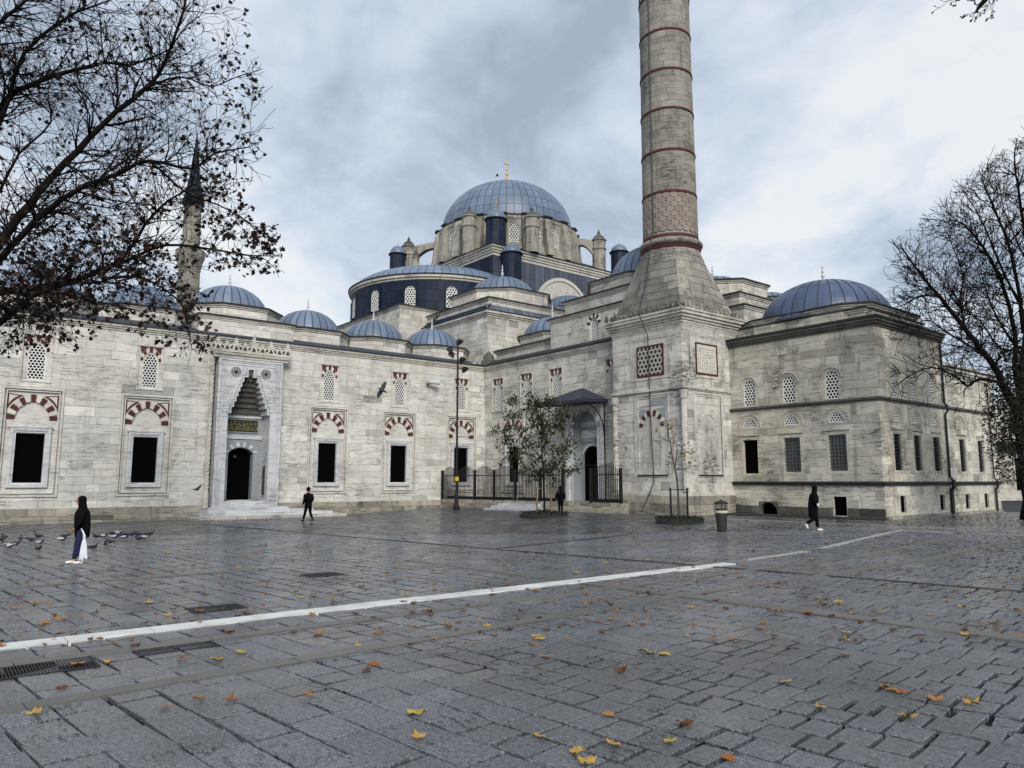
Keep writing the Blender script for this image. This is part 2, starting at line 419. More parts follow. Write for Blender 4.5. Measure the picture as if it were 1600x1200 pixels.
def arch_fill(pl, mb, uc, u0, u1, z0, z1, zs, a, h, d, n=14, c=1.0, m=0):
    """flat sheet u0..u1 x z0..z1 with an arched hole standing on z0"""
    pl.quad(mb, u0, uc-a, z0, z1, d, c, m); pl.quad(mb, uc+a, u1, z0, z1, d, c, m)
    L_ = arch_line(uc, zs, a, h, n)
    for p, q in zip(L_, L_[1:]): mb.add([pl.P(p[0], p[1], d), pl.P(q[0], q[1], d), pl.P(q[0], z1, d), pl.P(p[0], z1, d)], [(0, 1, 2, 3)], c, m)
def arch_reveal(pl, mb, uc, z0, zs, a, h, d0, d1, n=14, c=1.0, m=0, sill=True):
    L_ = [(uc-a, z0)]+arch_line(uc, zs, a, h, n)+[(uc+a, z0)]
    if sill: L_.append((uc-a, z0))
    for p, q in zip(L_, L_[1:]): mb.add([pl.P(p[0], p[1], d1), pl.P(q[0], q[1], d1), pl.P(q[0], q[1], d0), pl.P(p[0], p[1], d0)], [(0, 1, 2, 3)], c, m)
LAT = {}
def lattice(parent, pl, uc, z0, zs, a, h, d, pitch=.165, hole=.070, mat='lattice'):
    """pierced plaster grille with six-sided holes"""
    key = (round(a, 3), round(zs-z0, 3), round(h, 3), pitch, hole)
    if key not in LAT:
        cells = []; rowh = pitch*.866; j = 0; z = rowh*.62
        top = zs-z0+h
        def inside(u, zv):
            if zv < .01 or abs(u) > a-.01: return False
            if zv <= zs-z0: return True
            q = zv-(zs-z0)
            best = max((x for x, y in (arch_pt(-1+i/20., a, h) for i in range(41)) if abs(y-q) < h/12+.01), default=-1)
            return abs(u) < best-.01
        while z < top:
            u = -a+((.5 if j % 2 else 0)*pitch)
            while u <= a+.01:
                if inside(u*.94, z): cells.append((u, z))
                u += pitch
            z += rowh; j += 1
        LAT[key] = cells
    mb = MB(); th = .02; ro = pitch/math.sqrt(3)*1.002
    for (u, z) in LAT[key]:
        vs = []
        for rr, dd in ((ro, d), (hole, d), (hole*.92, d-th)):
            for i in range(6):
                t = math.pi/6+i*math.pi/3; uu = max(-a-.01, min(a+.01, u+rr*math.cos(t))); vs.append(pl.P(uc+uu, z0+z+rr*math.sin(t), dd))
        fs = []
        for i in range(6):
            j = (i+1) % 6; fs += [(i, j, 6+j, 6+i), (6+i, 6+j, 12+j, 12+i)]
        mb.add(vs, fs, 1.0)
    # rim following the opening
    L_ = [(uc-a, z0)]+arch_line(uc, zs, a, h, 12)+[(uc+a, z0)]
    C_ = (uc, z0+(zs-z0)*.6)
    inn = [(uc+(p[0]-uc)*(1-.055/a), z0+.04 if p[1] <= z0+.001 else zs+(p[1]-zs)*(1-.05/max(h, .1)) if p[1] > zs else p[1]) for p in L_]
    for (p, q, p2, q2) in zip(L_, L_[1:], inn, inn[1:]): mb.add([pl.P(*p, d+.006), pl.P(*q, d+.006), pl.P(*q2, d+.006), pl.P(*p2, d+.006)], [(0, 1, 2, 3)])
    mb.add([pl.P(uc-a, z0, d+.006), pl.P(uc+a, z0, d+.006), pl.P(uc+a, z0+.05, d+.006), pl.P(uc-a, z0+.05, d+.006)], [(0, 1, 2, 3)])
    mb.build('lattice', mat, parent)
def pane(parent, pl, u0, u1, z0, z1, d, mat='pane', name='pane'):
    mb = MB(); pl.quad(mb, u0, u1, z0, z1, d); mb.build(name, mat, parent)

# ---- domes
def sheet_patch(c0, prof, a0, a1, out, na=2):
    v = []; f = []; n = na+1
    for r, z in prof:
        for i in range(n):
            t = a0+(a1-a0)*i/na; v.append(c0+Vector((r*math.cos(t), r*math.sin(t), z)))
    for j in range(len(prof)-1):
        for i in range(na): f.append((j*n+i, j*n+i+1, (j+1)*n+i+1, (j+1)*n+i))
    # turned-down edge so the sheet has thickness
    loop = [i for i in range(n)]+[j*n+na for j in range(1, len(prof))]+[(len(prof)-1)*n+i for i in range(na-1, -1, -1)]+[j*n for j in range(len(prof)-2, 0, -1)]
    ctr = c0+Vector((0, 0, sum(p[1] for p in prof)/len(prof)-max(p[0] for p in prof)*.3)); o = len(v)
    for i in loop: v.append(v[i]+(ctr-v[i]).normalized()*out)
    m = len(loop)
    for k_ in range(m): q = (k_+1) % m; f.append((loop[q], loop[k_], o+k_, o+q))
    return v, f
def finial(parent, c, h, mat='finial', crescent=False, name='finial'):
    p = [(.16, 0), (.20, .05), (.10, .14), (.055, .22), (.11, .30), (.13, .36), (.06, .43), (.045, .48), (.085, .54), (.095, .59), (.045, .65), (.035, .70), (.06, .75), (.065, .79), (.03, .85), (.015, .95), (.0, 1.0)]
    mb = MB(); mb.lathe(c, [(r*h*(.8 if not crescent else .62), z*h) for r, z in p], 10)
    if crescent:
        n = 14; cz = Vector(c)+Vector((0, 0, h*1.08)); rr = h*.085
        for i in range(n):
            t0 = rad(115+i*310/n)-rad(25); t1 = rad(115+(i+1)*310/n)-rad(25)
            q = [cz+RH*math.cos(t)*rr+Vector((0, 0, math.sin(t)*rr*1.25)) for t in (t0, t1)]
            wd = lambda i_: .03*h*math.sin(math.pi*(i_+.3)/(n+.6))+.004
            mb.tube(q[0], q[1], wd(i), wd(i+1), 6)
    mb.build(name, mat, parent, True)
def dome(parent, c, r, rise, n=24, rings=1, t_top=.97, a_range=None, gap=.036, label=None, name='dome', mat='lead', seam='lead_seam', each=True, power=1.0):
    c = Vector(c)
    pf = lambda t: (r*math.cos(t*math.pi/2)**power, rise*math.sin(t*math.pi/2))
    mb = MB(); m = 12
    mb.lathe(c, [(max(.001, x-.035), z-.02) for x, z in (pf(i/m) for i in range(m+1))], max(24, n), *(a_range or (0, 6.283185)))
    mb.lathe(c, [(r+.05, -.07), (r+.05, .0), (r-.04, .03)], max(24, n), *(a_range or (0, 6.283185)))
    d = mb.build(name, seam, parent, True, label)
    a0, a1 = a_range or (0, 6.283185); rest = MB()
    view = math.atan2(CAM.y-c.y, CAM.x-c.x)
    for j in range(rings):
        t0 = t_top*j/rings; t1 = t_top*(j+1)/rings
        for i in range(n):
            off = 0
            b0 = a0+(a1-a0)*(i+off)/n; b1 = a0+(a1-a0)*(i+1+off)/n; mid = (b0+b1)/2
            dv = (mid-view+math.pi) % (2*math.pi)-math.pi
            rm = pf((t0+t1)/2)[0]; ga = gap/max(rm, .3)
            gt = (.012 if rings > 1 else .0)/max(rise, 1)
            k_ = 3 if rings > 2 else 7
            prof = [pf(t0+gt+(t1-t0-2*gt)*q/k_) for q in range(k_+1)]
            tn = R.uniform(.82, 1.18)
            v, f = sheet_patch(c, prof, b0+ga, b1-ga, .03)
            if each and abs(dv) < 1.75 and j < 5: mesh_obj('lead_sheet', v, f, [tn]*len(f), mat, d)
            else: rest.add(v, f, tn)
    if rest.v: rest.build('lead_sheeting', mat, d, kind='stuff')
    return d
def ngon(c, rx, n, rot=0): return [Vector((c[0]+rx*math.cos(rot+6.283185*i/n), c[1]+rx*math.sin(rot+6.283185*i/n), 0)) for i in range(n)]
def chamfered(cx, cy, hx, hy, s):
    """square plan with cut corners, counter-clockwise"""
    return [Vector((cx+x, cy+y, 0)) for x, y in ((hx, -s), (hx, s), (s, hy), (-s, hy), (-hx, s), (-hx, -s), (-s, -hy), (s, -hy))]
def extrude_plan(mb, plan, z0, z1, cap=True, c=1.0, m=0):
    n = len(plan); vs = [p+Vector((0, 0, z0)) for p in plan]+[p+Vector((0, 0, z1)) for p in plan]
    fs = [(i, (i+1) % n, n+(i+1) % n, n+i) for i in range(n)]
    if cap: fs.append(tuple(range(n, 2*n)))
    mb.add(vs, fs, c, m)
def grow_plan(plan, d):
    c = sum(plan, Vector())/len(plan); return [c+(p-c)*(1+d/(p-c).length) for p in plan]
def stepped_cornice(mb, plan, z, prof, c=1.0, m=0):
    """prof: list of (outset, height)"""
    for o, h in prof:
        q = grow_plan(plan, o); n = len(q)
        extrude_plan(mb, q, z-.004, z+h, True, c, m)
        mb.add([p+Vector((0, 0, z-.004)) for p in q], [tuple(range(n))[::-1]], c, m); z += h
    return z
def edge_plane(p, q):
    u = (q-p).normalized(); return Plane((p.x, p.y, 0), u, (u.y, -u.x, 0))
def drum(root, st, plan, z0, z1, mat='stone_a', name='drum', stones=True, eave=True, ch=(.34, .5)):
    mb = MB(); extrude_plan(mb, grow_plan(plan, -.03), z0, z1)
    o = mb.build(name, 'mortar', root)
    n = len(plan)
    for i in range(n):
        p, q = plan[i], plan[(i+1) % n]; pl = edge_plane(p, q)
        mid = (p+q)/2
        if pl.n.dot(Vector((CAM.x-mid.x, CAM.y-mid.y, 0)).normalized()) < -.15: continue
        if stones: ashlar(st, o, pl, 0, (q-p).length, z0, z1, (), ch, (.7, 1.5), .0, mat=mat)
        else:
            mq = MB(); pl.quad(mq, 0, (q-p).length, z0, z1, .0); mq.build('wall_face', mat, o)
    if eave:
        mc = MB(); z = stepped_cornice(mc, plan, z1-.02, [(.07, .10), (.15, .09)]); mc.build('cornice', 'trim', o)
        me = MB(); stepped_cornice(me, plan, z, [(.24, .07), (.10, .05)]); me.build('eave', 'eave', o)
    return o
# ================================================================== the ground
def near_view(p, m=1.0):
    v = p-CAM; d = v.dot(FH)
    return d > 3.6 and abs(v.dot(RH)) < d*.72+m
mb = MB(); nx = 60
xs = [-60+i*2.5 for i in range(69)]; ys = [-75+i*2.5 for i in range(77)]
o = len(mb.v)
for x in xs:
    for y in ys: mb.v.append(Vector((x, y, gz(x, y)-.055)))
for i in range(len(xs)-1):
    for j in range(len(ys)-1):
        a = i*len(ys)+j; mb.f.append([a, a+len(ys), a+len(ys)+1, a+1]); mb.c.append(1.0); mb.mi.append(0)
plaza = mb.build('plaza_ground', 'bed', None, True, None, 'structure')
mb = MB(); mb.add([(-1500, -1500, -.25), (1500, -1500, -.25), (1500, 1500, -.25), (-1500, 1500, -.25)], [(0, 1, 2, 3)])
mb.build('ground', 'band', None, False, None, 'structure')

# paving: rows of granite setts, a marble strip, concrete bands and drain slots
TH = rad(6.5); SX = Vector((math.cos(TH), math.sin(TH), 0)); SY = Vector((-math.sin(TH), math.cos(TH), 0)); S0 = Vector((32.5, -25, 0))
BANDS_Y = [(32.42, .40, 'white_strip'), (33.78, .26, 'band'), (35.62, .26, 'band'), (26.4, .20, 'band')]     # along Y: X, width
def row_free(p):
    return True
items = []
t = -16.0
RW = .42
while t < 42:
    rw = RW*R.uniform(.9, 1.1)
    s = -38-R.uniform(0, .5)
    big = 1.9 if False else 1.0
    while s < 14:
        p = S0+SX*s+SY*t
        # big slabs to the left of the white strip corner, small setts elsewhere
        ln = R.uniform(.20, .38)
        if p.y < -29.2 and p.x > 33.5: ln = R.uniform(.32, .85)
        elif p.y < -27.5 and p.x > 30: ln = R.uniform(.28, .52)
        c = S0+SX*(s+ln/2)+SY*(t+rw/2)
        s2 = s+ln
        s_prev = s; s = s2
        if not near_view(c, 1.5): continue
        d = (c-CAM).dot(FH)
        if c.x < .9 or (c.y > -1.6 and c.x < 19.5) or c.y > 3.3 and c.x < 27.7 or d > 58: continue
        skip = False
        for X, wd, mt in BANDS_Y:
            pass
        if skip: continue
        items.append((d, s_prev, s2, t, rw, c))
    t += rw
def sett(s0, s1, t0, rw, c, d):
    g = R.choice((.006, .010, .016, .022, .030)) if d < 14 else R.choice((.012, .022, .032, .045))
    hgt = R.uniform(-.004, .004); cb = .006
    j = lambda: R.choice((0, 0, 0, R.uniform(-.03, .03)))+R.uniform(-.009, .009)
    tilt = R.uniform(-.005, .005); tilt2 = R.uniform(-.005, .005)
    cs = [(s0+g+j(), t0+g+j()), (s1-g+j(), t0+g+j()), (s1-g+j(), t0+rw-g+j()), (s0+g+j(), t0+rw-g+j())]
    m = (sum(a for a, b in cs)/4, sum(b for a, b in cs)/4)
    zb = gz(c.x, c.y)
    out_ = []
    if d > 30:
        for a, b in cs: q = S0+SX*a+SY*b; out_.append(Vector((q.x, q.y, gz(q.x, q.y)+hgt*.5)))
        return out_, [(0, 1, 2, 3)]
    for lvl, ins in ((-.05, 0), (-cb, 0), (0, cb)):
        for k_, (a, b) in enumerate(cs):
            a2 = a+(ins if a < m[0] else -ins); b2 = b+(ins if b < m[1] else -ins)
            q = S0+SX*a2+SY*b2
            out_.append(Vector((q.x, q.y, zb+hgt+lvl+(a2-m[0])/max(.2, s1-s0)*tilt*2+(b2-m[1])*tilt2*3)))
    f = [(8, 9, 10, 11)]
    for k_ in (0, 4):
        for i in range(4): jn = (i+1) % 4; f.append((k_+i, k_+jn, k_+4+jn, k_+4+i))
    return out_, f
def px_size(it):
    d = it[0]; return (it[2]-it[1])*it[4]/d**3
items.sort(key=px_size, reverse=True)
def in_frame(c):
    v = c-CAM; d = v.dot(FH); return d > 5.4 and abs(v.dot(RH)) < d*.70
big = []; rest = []
for it in items:
    (big if len(big) < 300 and in_frame(it[5]) else rest).append(it)
for d, s0, s1, t0, rw, c in big:
    v, f = sett(s0, s1, t0, rw, c, d)
    mesh_obj('paving_stone', v, f, [R.gauss(1, .08)]*len(f), 'paving', plaza)
mb = MB()
for d, s0, s1, t0, rw, c in rest:
    v, f = sett(s0, s1, t0, rw, c, d); mb.add(v, f, R.gauss(1, .08))
mb.build('paving_setts', 'paving', plaza, kind='stuff')
# bands along Y, cut in slabs
def strip(name, p0, p1, wd, mat, step, z, wear=0.0, each=True):
    p0 = Vector((*p0, 0)); p1 = Vector((*p1, 0)); L_ = (p1-p0).length; u = (p1-p0)/L_; n = Vector((-u.y, u.x, 0)); s = 0
    acc = MB()
    while s < L_:
        e_ = min(L_, s+step*R.uniform(.85, 1.15)); 
        if R.random() >= wear:
            a = p0+u*(s+.006); b = p0+u*(e_-.006); hz = R.uniform(-.002, .003)
            vs = []
            for zz_ in (-.05, z):
                for q, sg in ((a, -1), (b, -1), (b, 1), (a, 1)):
                    w_ = wd/2*(1+R.uniform(-.06, .06)); r_ = q-n*w_*(-sg) if False else q+n*w_*sg
                    vs.append(Vector((r_.x, r_.y, gz(r_.x, r_.y)+zz_+hz)))
            fs = [(4, 5, 6, 7), (0, 1, 5, 4), (1, 2, 6, 5), (2, 3, 7, 6), (3, 0, 4, 7)]
            if each: mesh_obj(name, vs, fs, [R.uniform(.88, 1.08)]*5, mat, plaza)
            else: acc.add(vs, fs, R.uniform(.85, 1.1))
        s = e_
    if acc.v: acc.build(name, mat, plaza)
strip('marble_slab', (32.68, -34), (32.68, -16.2), .40, 'white_strip', 1.1, .016)
strip('marble_slab', (32.5, -16.2), (31.6, -4.2), .20, 'kerb', 1.1, .014, wear=.12)
strip('marble_slab', (31.6, -4.2), (36.6, -3.4), .16, 'kerb', .9, .014, wear=.25)
strip('concrete_band', (33.80, -34), (33.95, 14), .26, 'band', 2.4, .013)
strip('concrete_band', (35.95, -34), (35.3, -22), .26, 'band', 2.4, .013)
strip('concrete_band', (35.3, -22), (35.8, 12), .22, 'band', 2.4, .013)
strip('concrete_band', (26.4, -32), (26.4, -25.6), .22, 'band', 1.3, .013, wear=.2)
strip('drain_channel', (6.0, -21.6), (25.4, -18.55), .10, 'band_dark', 3.0, .013)
strip('drain_channel', (25.4, -18.55), (43, -15.1), .14, 'band_dark', 3.0, .013)
strip('concrete_band', (26.8, -22.15), (32.3, -21.7), .34, 'band', 1.6, .014, wear=.3)
strip('concrete_band', (33.0, -21.62), (43.5, -20.6), .36, 'band', 1.6, .017)
strip('drain_channel', (25.6, -18.3), (24.2, -10.5), .10, 'band_dark', 3.0, .013)
strip('kerb_line', (19.5, -2.6), (34.5, -1.6), .12, 'kerb', 1.5, .014, wear=.12)
strip('kerb_line', (9.69, -30.6), (6.6, -26.2), .12, 'kerb', 1.5, .014)
strip('kerb_line', (6.6, -26.2), (3.6, -22.0), .10, 'kerb', 1.5, .014)
# iron drain gratings
def grate(p, wd, ln, label):
    """p centre; ln along Y, wd along X"""
    root = thing('drain_grate', label, 'grate', (p[0], p[1], 0), 'iron drain gratings')
    x0, x1 = p[0]-wd/2, p[0]+wd/2; y0, y1 = p[1]-ln/2, p[1]+ln/2; z = .012
    mb = MB(); t_ = .035
    mb.box((x0, y0, -.03), (x1, y0+t_, z)); mb.box((x0, y1-t_, -.03), (x1, y1, z)); mb.box((x0, y0+t_, -.03), (x0+t_, y1-t_, z)); mb.box((x1-t_, y0+t_, -.03), (x1, y1-t_, z))
    mb.build('frame', 'iron', root)
    n = int(ln/.032)
    for i in range(1, n):
        y = y0+ln*i/n; mq = MB(); mq.box((x0+t_, y-.008, -.02), (x1-t_, y+.008, z-.003)); mq.build('bar', 'iron', root)
    mq = MB(); mq.box((p[0]-.012, y0+t_, -.018), (p[0]+.012, y1-t_, z-.006)); mq.build('cross_bar', 'iron', root)
    mq = MB(); mq.add([(x0, y0, .0), (x1, y0, .0), (x1, y1, .0), (x0, y1, .0)], [(0, 1, 2, 3)]); mq.build('pit', 'void', root)
grate((34.2, -31.35), .72, 1.15, 'black iron drain grate at the left edge, largest and nearest of the gratings')
grate((33.45, -29.85) if False else (34.05, -29.85), .55, .95, 'black iron drain grate between the white strip and the first concrete band')
grate((31.4, -28.55), .55, .85, 'black iron drain grate just beyond the white marble strip on the left')
grate((28.3, -25.3), .6, .8, 'small dark grate farthest up the paving, left of the centre')

# ================================================================== courtyard wall with portal
court = thing('courtyard_wall', 'long pale limestone courtyard wall with red and white arched windows and marble portal', 'wall', (0, -18, 0))
st = Stones(court, 'stone_a')
PA = face_x(0)
WIN_A = [-33.75, -28.42, -23.07, -12.40, -7.22, -2.06]
def lower_window(root, pl, uc, mat='stone_a', hw=1.33, label=None):
    mb = MB(); z0, z1 = 1.30, 6.80
    pl.frame(mb, uc-hw, uc+hw, z0, z1, .09, -.14, .075)
    pl.frame(mb, uc-hw+.16, uc+hw-.16, z0+.16, z1-.14, .055, -.14, .03)
    A, H, zs = 1.10, 1.30, 5.17; a, h = .76, .95
    pl.sheet(mb, uc-hw+.08, uc+hw-.08, z0+.08, 5.17, -.08, [(uc-.66, uc+.66, 1.97, 4.47)])
    L_ = arch_line(uc, zs, .80, .98, 14)
    pl.quad(mb, uc-hw+.08, uc-.80, 5.17, z1-.08, -.08); pl.quad(mb, uc+.80, uc+hw-.08, 5.17, z1-.08, -.08)
    for p, q in zip(L_, L_[1:]): mb.add([pl.P(p[0], p[1], -.08), pl.P(q[0], q[1], -.08), pl.P(q[0], z1-.08, -.08), pl.P(p[0], z1-.08, -.08)], [(0, 1, 2, 3)])
    win = mb.build('window', mat, root, label=label)
    mt = MB(); pl.poly(mt, [(uc-.80, 5.17), (uc+.80, 5.17)]+L_[::-1][1:-1], -.25, -.14); mt.build('tympanum', mat, win)
    # marble surround in two steps
    mf = MB(); pl.frame(mf, uc-.88, uc+.88, 1.77, 4.76, .13, -.07, .05); pl.frame(mf, uc-.76, uc+.76, 1.88, 4.65, .06, -.07, .022); pl.frame(mf, uc-.71, uc+.71, 1.92, 4.60, .09, -.22, -.01)
    pl.box(mf, uc-.95, uc+.95, 4.76, 4.84, -.07, .08); mf.build('frame', 'marble', win)
    mv = MB()
    for (u0, u1, z0_, z1_) in ((uc-.63, uc-.62, 1.97, 4.5), (uc+.62, uc+.63, 1.97, 4.5)): pl.box(mv, u0, u1, z0_, z1_, -.3, -.2)
    mv.build('reveal', 'marble_grey', win)
    pane(win, pl, uc-.66, uc+.66, 1.9, 4.6, -.21, 'void', 'dark_opening')
    voussoirs(win, pl, uc, zs, a, h, A, H, 13, ('red', 'white_stone'), -.10, -.022)
    # spandrels: red triangles in pale strips
    for sg in (-1, 1):
        mp = MB(); arcp = [(uc+sg*x, zs+z) for x, z in (arch_pt(q, A+.09, H+.07) for q in (.80, .66, .52, .38, .24, .14))]
        pts = [(uc+sg*1.10, 6.47)]+[(uc+sg*1.10, arcp[0][1]+.06)]+[p for p in arcp if abs(p[0]-uc) < 1.09 and p[1] < 6.46]
        if sg > 0: pts = pts[::-1]
        pl.poly(mp, pts, -.10, -.036); mp.build('spandrel', 'white_stone' if False else 'red', win)
        mq = MB(); cx = sum(p[0] for p in pts)/len(pts); cz = sum(p[1] for p in pts)/len(pts)
        cx = uc+sg*.93; cz = 6.32
        pl.poly(mq, [(cx+(p[0]-cx)*.62, cz+(p[1]-cz)*.58) for p in pts], -.08, -.026); mq.build('spandrel_inset', 'white_stone', win)
    return win
def upper_window(root, pl, uc, mat='stone_a', hw=.69, z0=7.09, z1=9.60, la=.40, ul=.53, label=None):
    mb = MB(); zs = 8.62
    pl.frame(mb, uc-hw, uc+hw, z0, z1, .06, -.10, .04)
    pl.sheet(mb, uc-hw+.05, uc+hw-.05, z0+.05, 7.24, -.06, [])
    arch_fill(pl, mb, uc, uc-hw+.05, uc+hw-.05, 7.24, z1-.05, zs, la, .55, -.06)
    arch_reveal(pl, mb, uc, 7.24, zs, la, .55, -.3, -.06)
    win = mb.build('window', mat, root, label=label)
    lattice(win, pl, uc, 7.24, zs, la, .55, -.10)
    pane(win, pl, uc-la-.02, uc+la+.02, 7.2, 9.3, -.125, 'void', 'dark_opening')
    voussoirs(win, pl, uc, zs+.10, la+.01, .50, ul, .80, 9, ('red', 'white_stone'), -.10, -.03)
    for sg in (-1, 1):
        pts = [(uc+sg*ul, z1-.10), (uc+sg*ul, zs+.68)]+[(uc+sg*x, zs+.10+z) for x, z in (arch_pt(q, ul+.03, .82) for q in (.62, .45, .3, .17))]
        pts = [p for p in pts if p[1] <= z1-.10]
        if sg > 0: pts = pts[::-1]
        mp = MB(); pl.poly(mp, pts, -.10, -.04); mp.build('spandrel', 'red', win)
    return win
ops = []
for u in WIN_A: ops += [(u-1.33, u+1.33, 1.30, 6.80), (u-.69, u+.69, 7.09, 9.60)]
POR = (-19.62, -15.68, 0, 9.45)
opsA = ops+[POR]
mb = MB(); PA.sheet(mb, -36.5, 0, 0, 10.3, -.03, opsA)
wallA = mb.build('wall', 'mortar', court)
ashlar(st, wallA, PA, -36.5, 0, .70, 10.27, opsA, (.36, .52), (.6, 1.7), dark=.05, spread=.075)
names = ['leftmost', 'second', 'third', 'fourth', 'fifth', 'sixth']
for u in WIN_A:
    lower_window(court, PA, u); upper_window(court, PA, u)
# plinth: rough course at the foot
mb = MB(); PA.sheet(mb, -36.5, -21.2, -.2, .70, .06, []); PA.sheet(mb, -14.2, 0, -.2, .76, .06, [])
pln = mb.build('plinth', 'mortar', court)
ashlar(st, pln, PA, -36.5, -19.7, -.2, .32, (), (.26, .30), (.7, 1.6), .16, .2, .14, 'plinth')
ashlar(st, pln, PA, -36.5, -19.7, .32, .72, (), (.38, .42), (.7, 1.8), .10, .2, .12, 'plinth')
ashlar(st, pln, PA, -15.6, 0, -.2, .40, (), (.28, .32), (.6, 1.5), .18, .25, .14, 'plinth')
ashlar(st, pln, PA, -15.6, 0, .40, .78, (), (.36, .40), (.7, 1.8), .10, .25, .14, 'plinth')
# cornice and lead edge
mb = MB()
for z0, z1, d in ((10.25, 10.36, .06), (10.36, 10.46, .13), (10.46, 10.58, .20)): PA.box(mb, -36.5, d, z0-.004, z1, -.4, d)
mb.build('cornice', 'trim', court)
mb = MB(); PA.box(mb, -36.5, .25, 10.576, 10.66, -.4, .26)
mb.add([(.26, -36.5, 10.664), (.26, 0, 10.664), (-2.2, 0, 11.35), (-2.2, -36.5, 11.35)], [(0, 1, 2, 3)])
mb.add([(-2.2, -36.5, 11.35), (-2.2, 0, 11.35), (-9.5, 0, 11.4), (-9.5, -36.5, 11.4)], [(0, 1, 2, 3)])
mb.build('lead_roof', 'lead_roof', court)
# back walls closing the courtyard ranges
mb = MB(); mb.box((-9.5, -36.5, 0), (-9.3, -1, 11.36)); mb.box((-36, -.9, 0), (-.2, -.7, 10.9)); mb.build('inner_wall', 'stone_b', court)
# domes over the arcade
for yc in (-33.4, -28.1, -22.8, -12.15, -7.0, -1.85):
    pl_ = chamfered(-4.55, yc, 2.5, 2.5, 1.30)
    drum(court, st, pl_, 10.9, 12.02, ch=(.34, .42))
    dm = dome(court, (-4.55, yc, 12.14), 2.28, 1.85, 26)
    finial(dm, (-4.55, yc, 13.95), .98)
# taller bay behind the portal
pl_ = chamfered(-4.6, -17.55, 3.6, 2.75, 2.72)
drum(court, st, chamfered(-3.4, -17.5, 2.7, 2.9, 2.6), 10.9, 11.75)
drum(court, st, chamfered(-4.2, -17.5, 2.7, 2.7, 1.35), 11.85, 12.75)
dm = dome(court, (-4.6, -17.6, 12.9), 2.45, 1.95, 28); finial(dm, (-4.6, -17.6, 14.8), 1.0)
# dome of the far arcade row showing between two near ones
q = at(515, 500, 70); 
drum(court, st, chamfered(q.x, q.y, 2.5, 2.5, 1.3), 11, 13.2, stones=False)
dm = dome(court, (q.x, q.y, 13.35), 2.35, 2.1, 26); finial(dm, (q.x, q.y, 15.4), 1.3)

# ---- portal
POX = .50; PP = face_x(POX); UC = -17.64
# front plate with the stepped hood opening: list of (half width, z from, z to)
HOOD = [(1.24, .62, 6.02), (1.06, 6.02, 6.40), (.92, 6.40, 6.72), (.80, 6.72, 7.05), (.70, 7.05, 7.34), (.60, 7.34, 7.62), (.50, 7.62, 7.92), (.40, 7.92, 8.22), (.15, 8.22, 8.68)]
mb = MB(); oo = [(UC-hw, UC+hw, a, b) for hw, a, b in HOOD]
PP.sheet(mb, -19.55, -15.73, .55, 9.30, 0, oo)
for hw, a, b in HOOD:
    for sg in (-1, 1):
        u = UC+sg*hw; mb.add([PP.P(u, a, 0), PP.P(u, b, 0), PP.P(u, b, -1.2), PP.P(u, a, -1.2)], [(0, 1, 2, 3) if sg > 0 else (3, 2, 1, 0)])
for (hw, a, b), (hw2, a2, b2) in zip(HOOD, HOOD[1:]):
    for sg in (-1, 1): u0, u1 = sorted((UC+sg*hw, UC+sg*hw2)); mb.add([PP.P(u0, b, 0), PP.P(u1, b, 0), PP.P(u1, b, -1.2), PP.P(u0, b, -1.2)], [(0, 1, 2, 3)])
mb.add([PP.P(UC-.15, 8.68, 0), PP.P(UC+.15, 8.68, 0), PP.P(UC+.15, 8.68, -1.2), PP.P(UC-.15, 8.68, -1.2)], [(0, 1, 2, 3)])
# side cheeks
mb.add([PP.P(-15.73, 0, 0), PP.P(-15.73, 0, -.6), PP.P(-15.73, 9.3, -.6), PP.P(-15.73, 9.3, 0)], [(0, 1, 2, 3)])
mb.add([PP.P(-19.55, 0, -.6), PP.P(-19.55, 0, 0), PP.P(-19.55, 9.3, 0), PP.P(-19.55, 9.3, -.6)], [(0, 1, 2, 3)])
portal = mb.build('portal', 'marble', court, label='tall white marble portal with stepped muqarnas hood and dark doorway')
# nested mouldings on the face
mb = MB()
for ins, wd, d in ((0, .16, .06), (.20, .07, .035), (.36, .05, .03)):
    for u in (-19.55+ins, -15.73-ins-wd): PP.box(mb, u, u+wd, .60, 9.30-ins, -.05, d)
    PP.box(mb, -19.55+ins+wd, -15.73-ins-wd, 9.30-ins-wd, 9.30-ins, -.05, d)
mb.build('moulding', 'marble', portal)
# stepped outline of the hood
mb = MB(); prev = None
for (hw, a, b), (hw2, a2, b2) in zip(HOOD, HOOD[1:]):
    for sg in (-1, 1):
        u0, u1 = sorted((UC+sg*(hw+.10), UC+sg*(hw2+.10))); PP.box(mb, u0, u1+.04 if sg > 0 else u1, b+.10, b+.14, -.03, .018)
        u = UC+sg*(hw2+.10); PP.box(mb, min(u, u+.04*sg), max(u, u+.04*sg), b+.14, b2+.099, -.03, .018)
mb.build('hood_outline', 'marble_grey', portal)
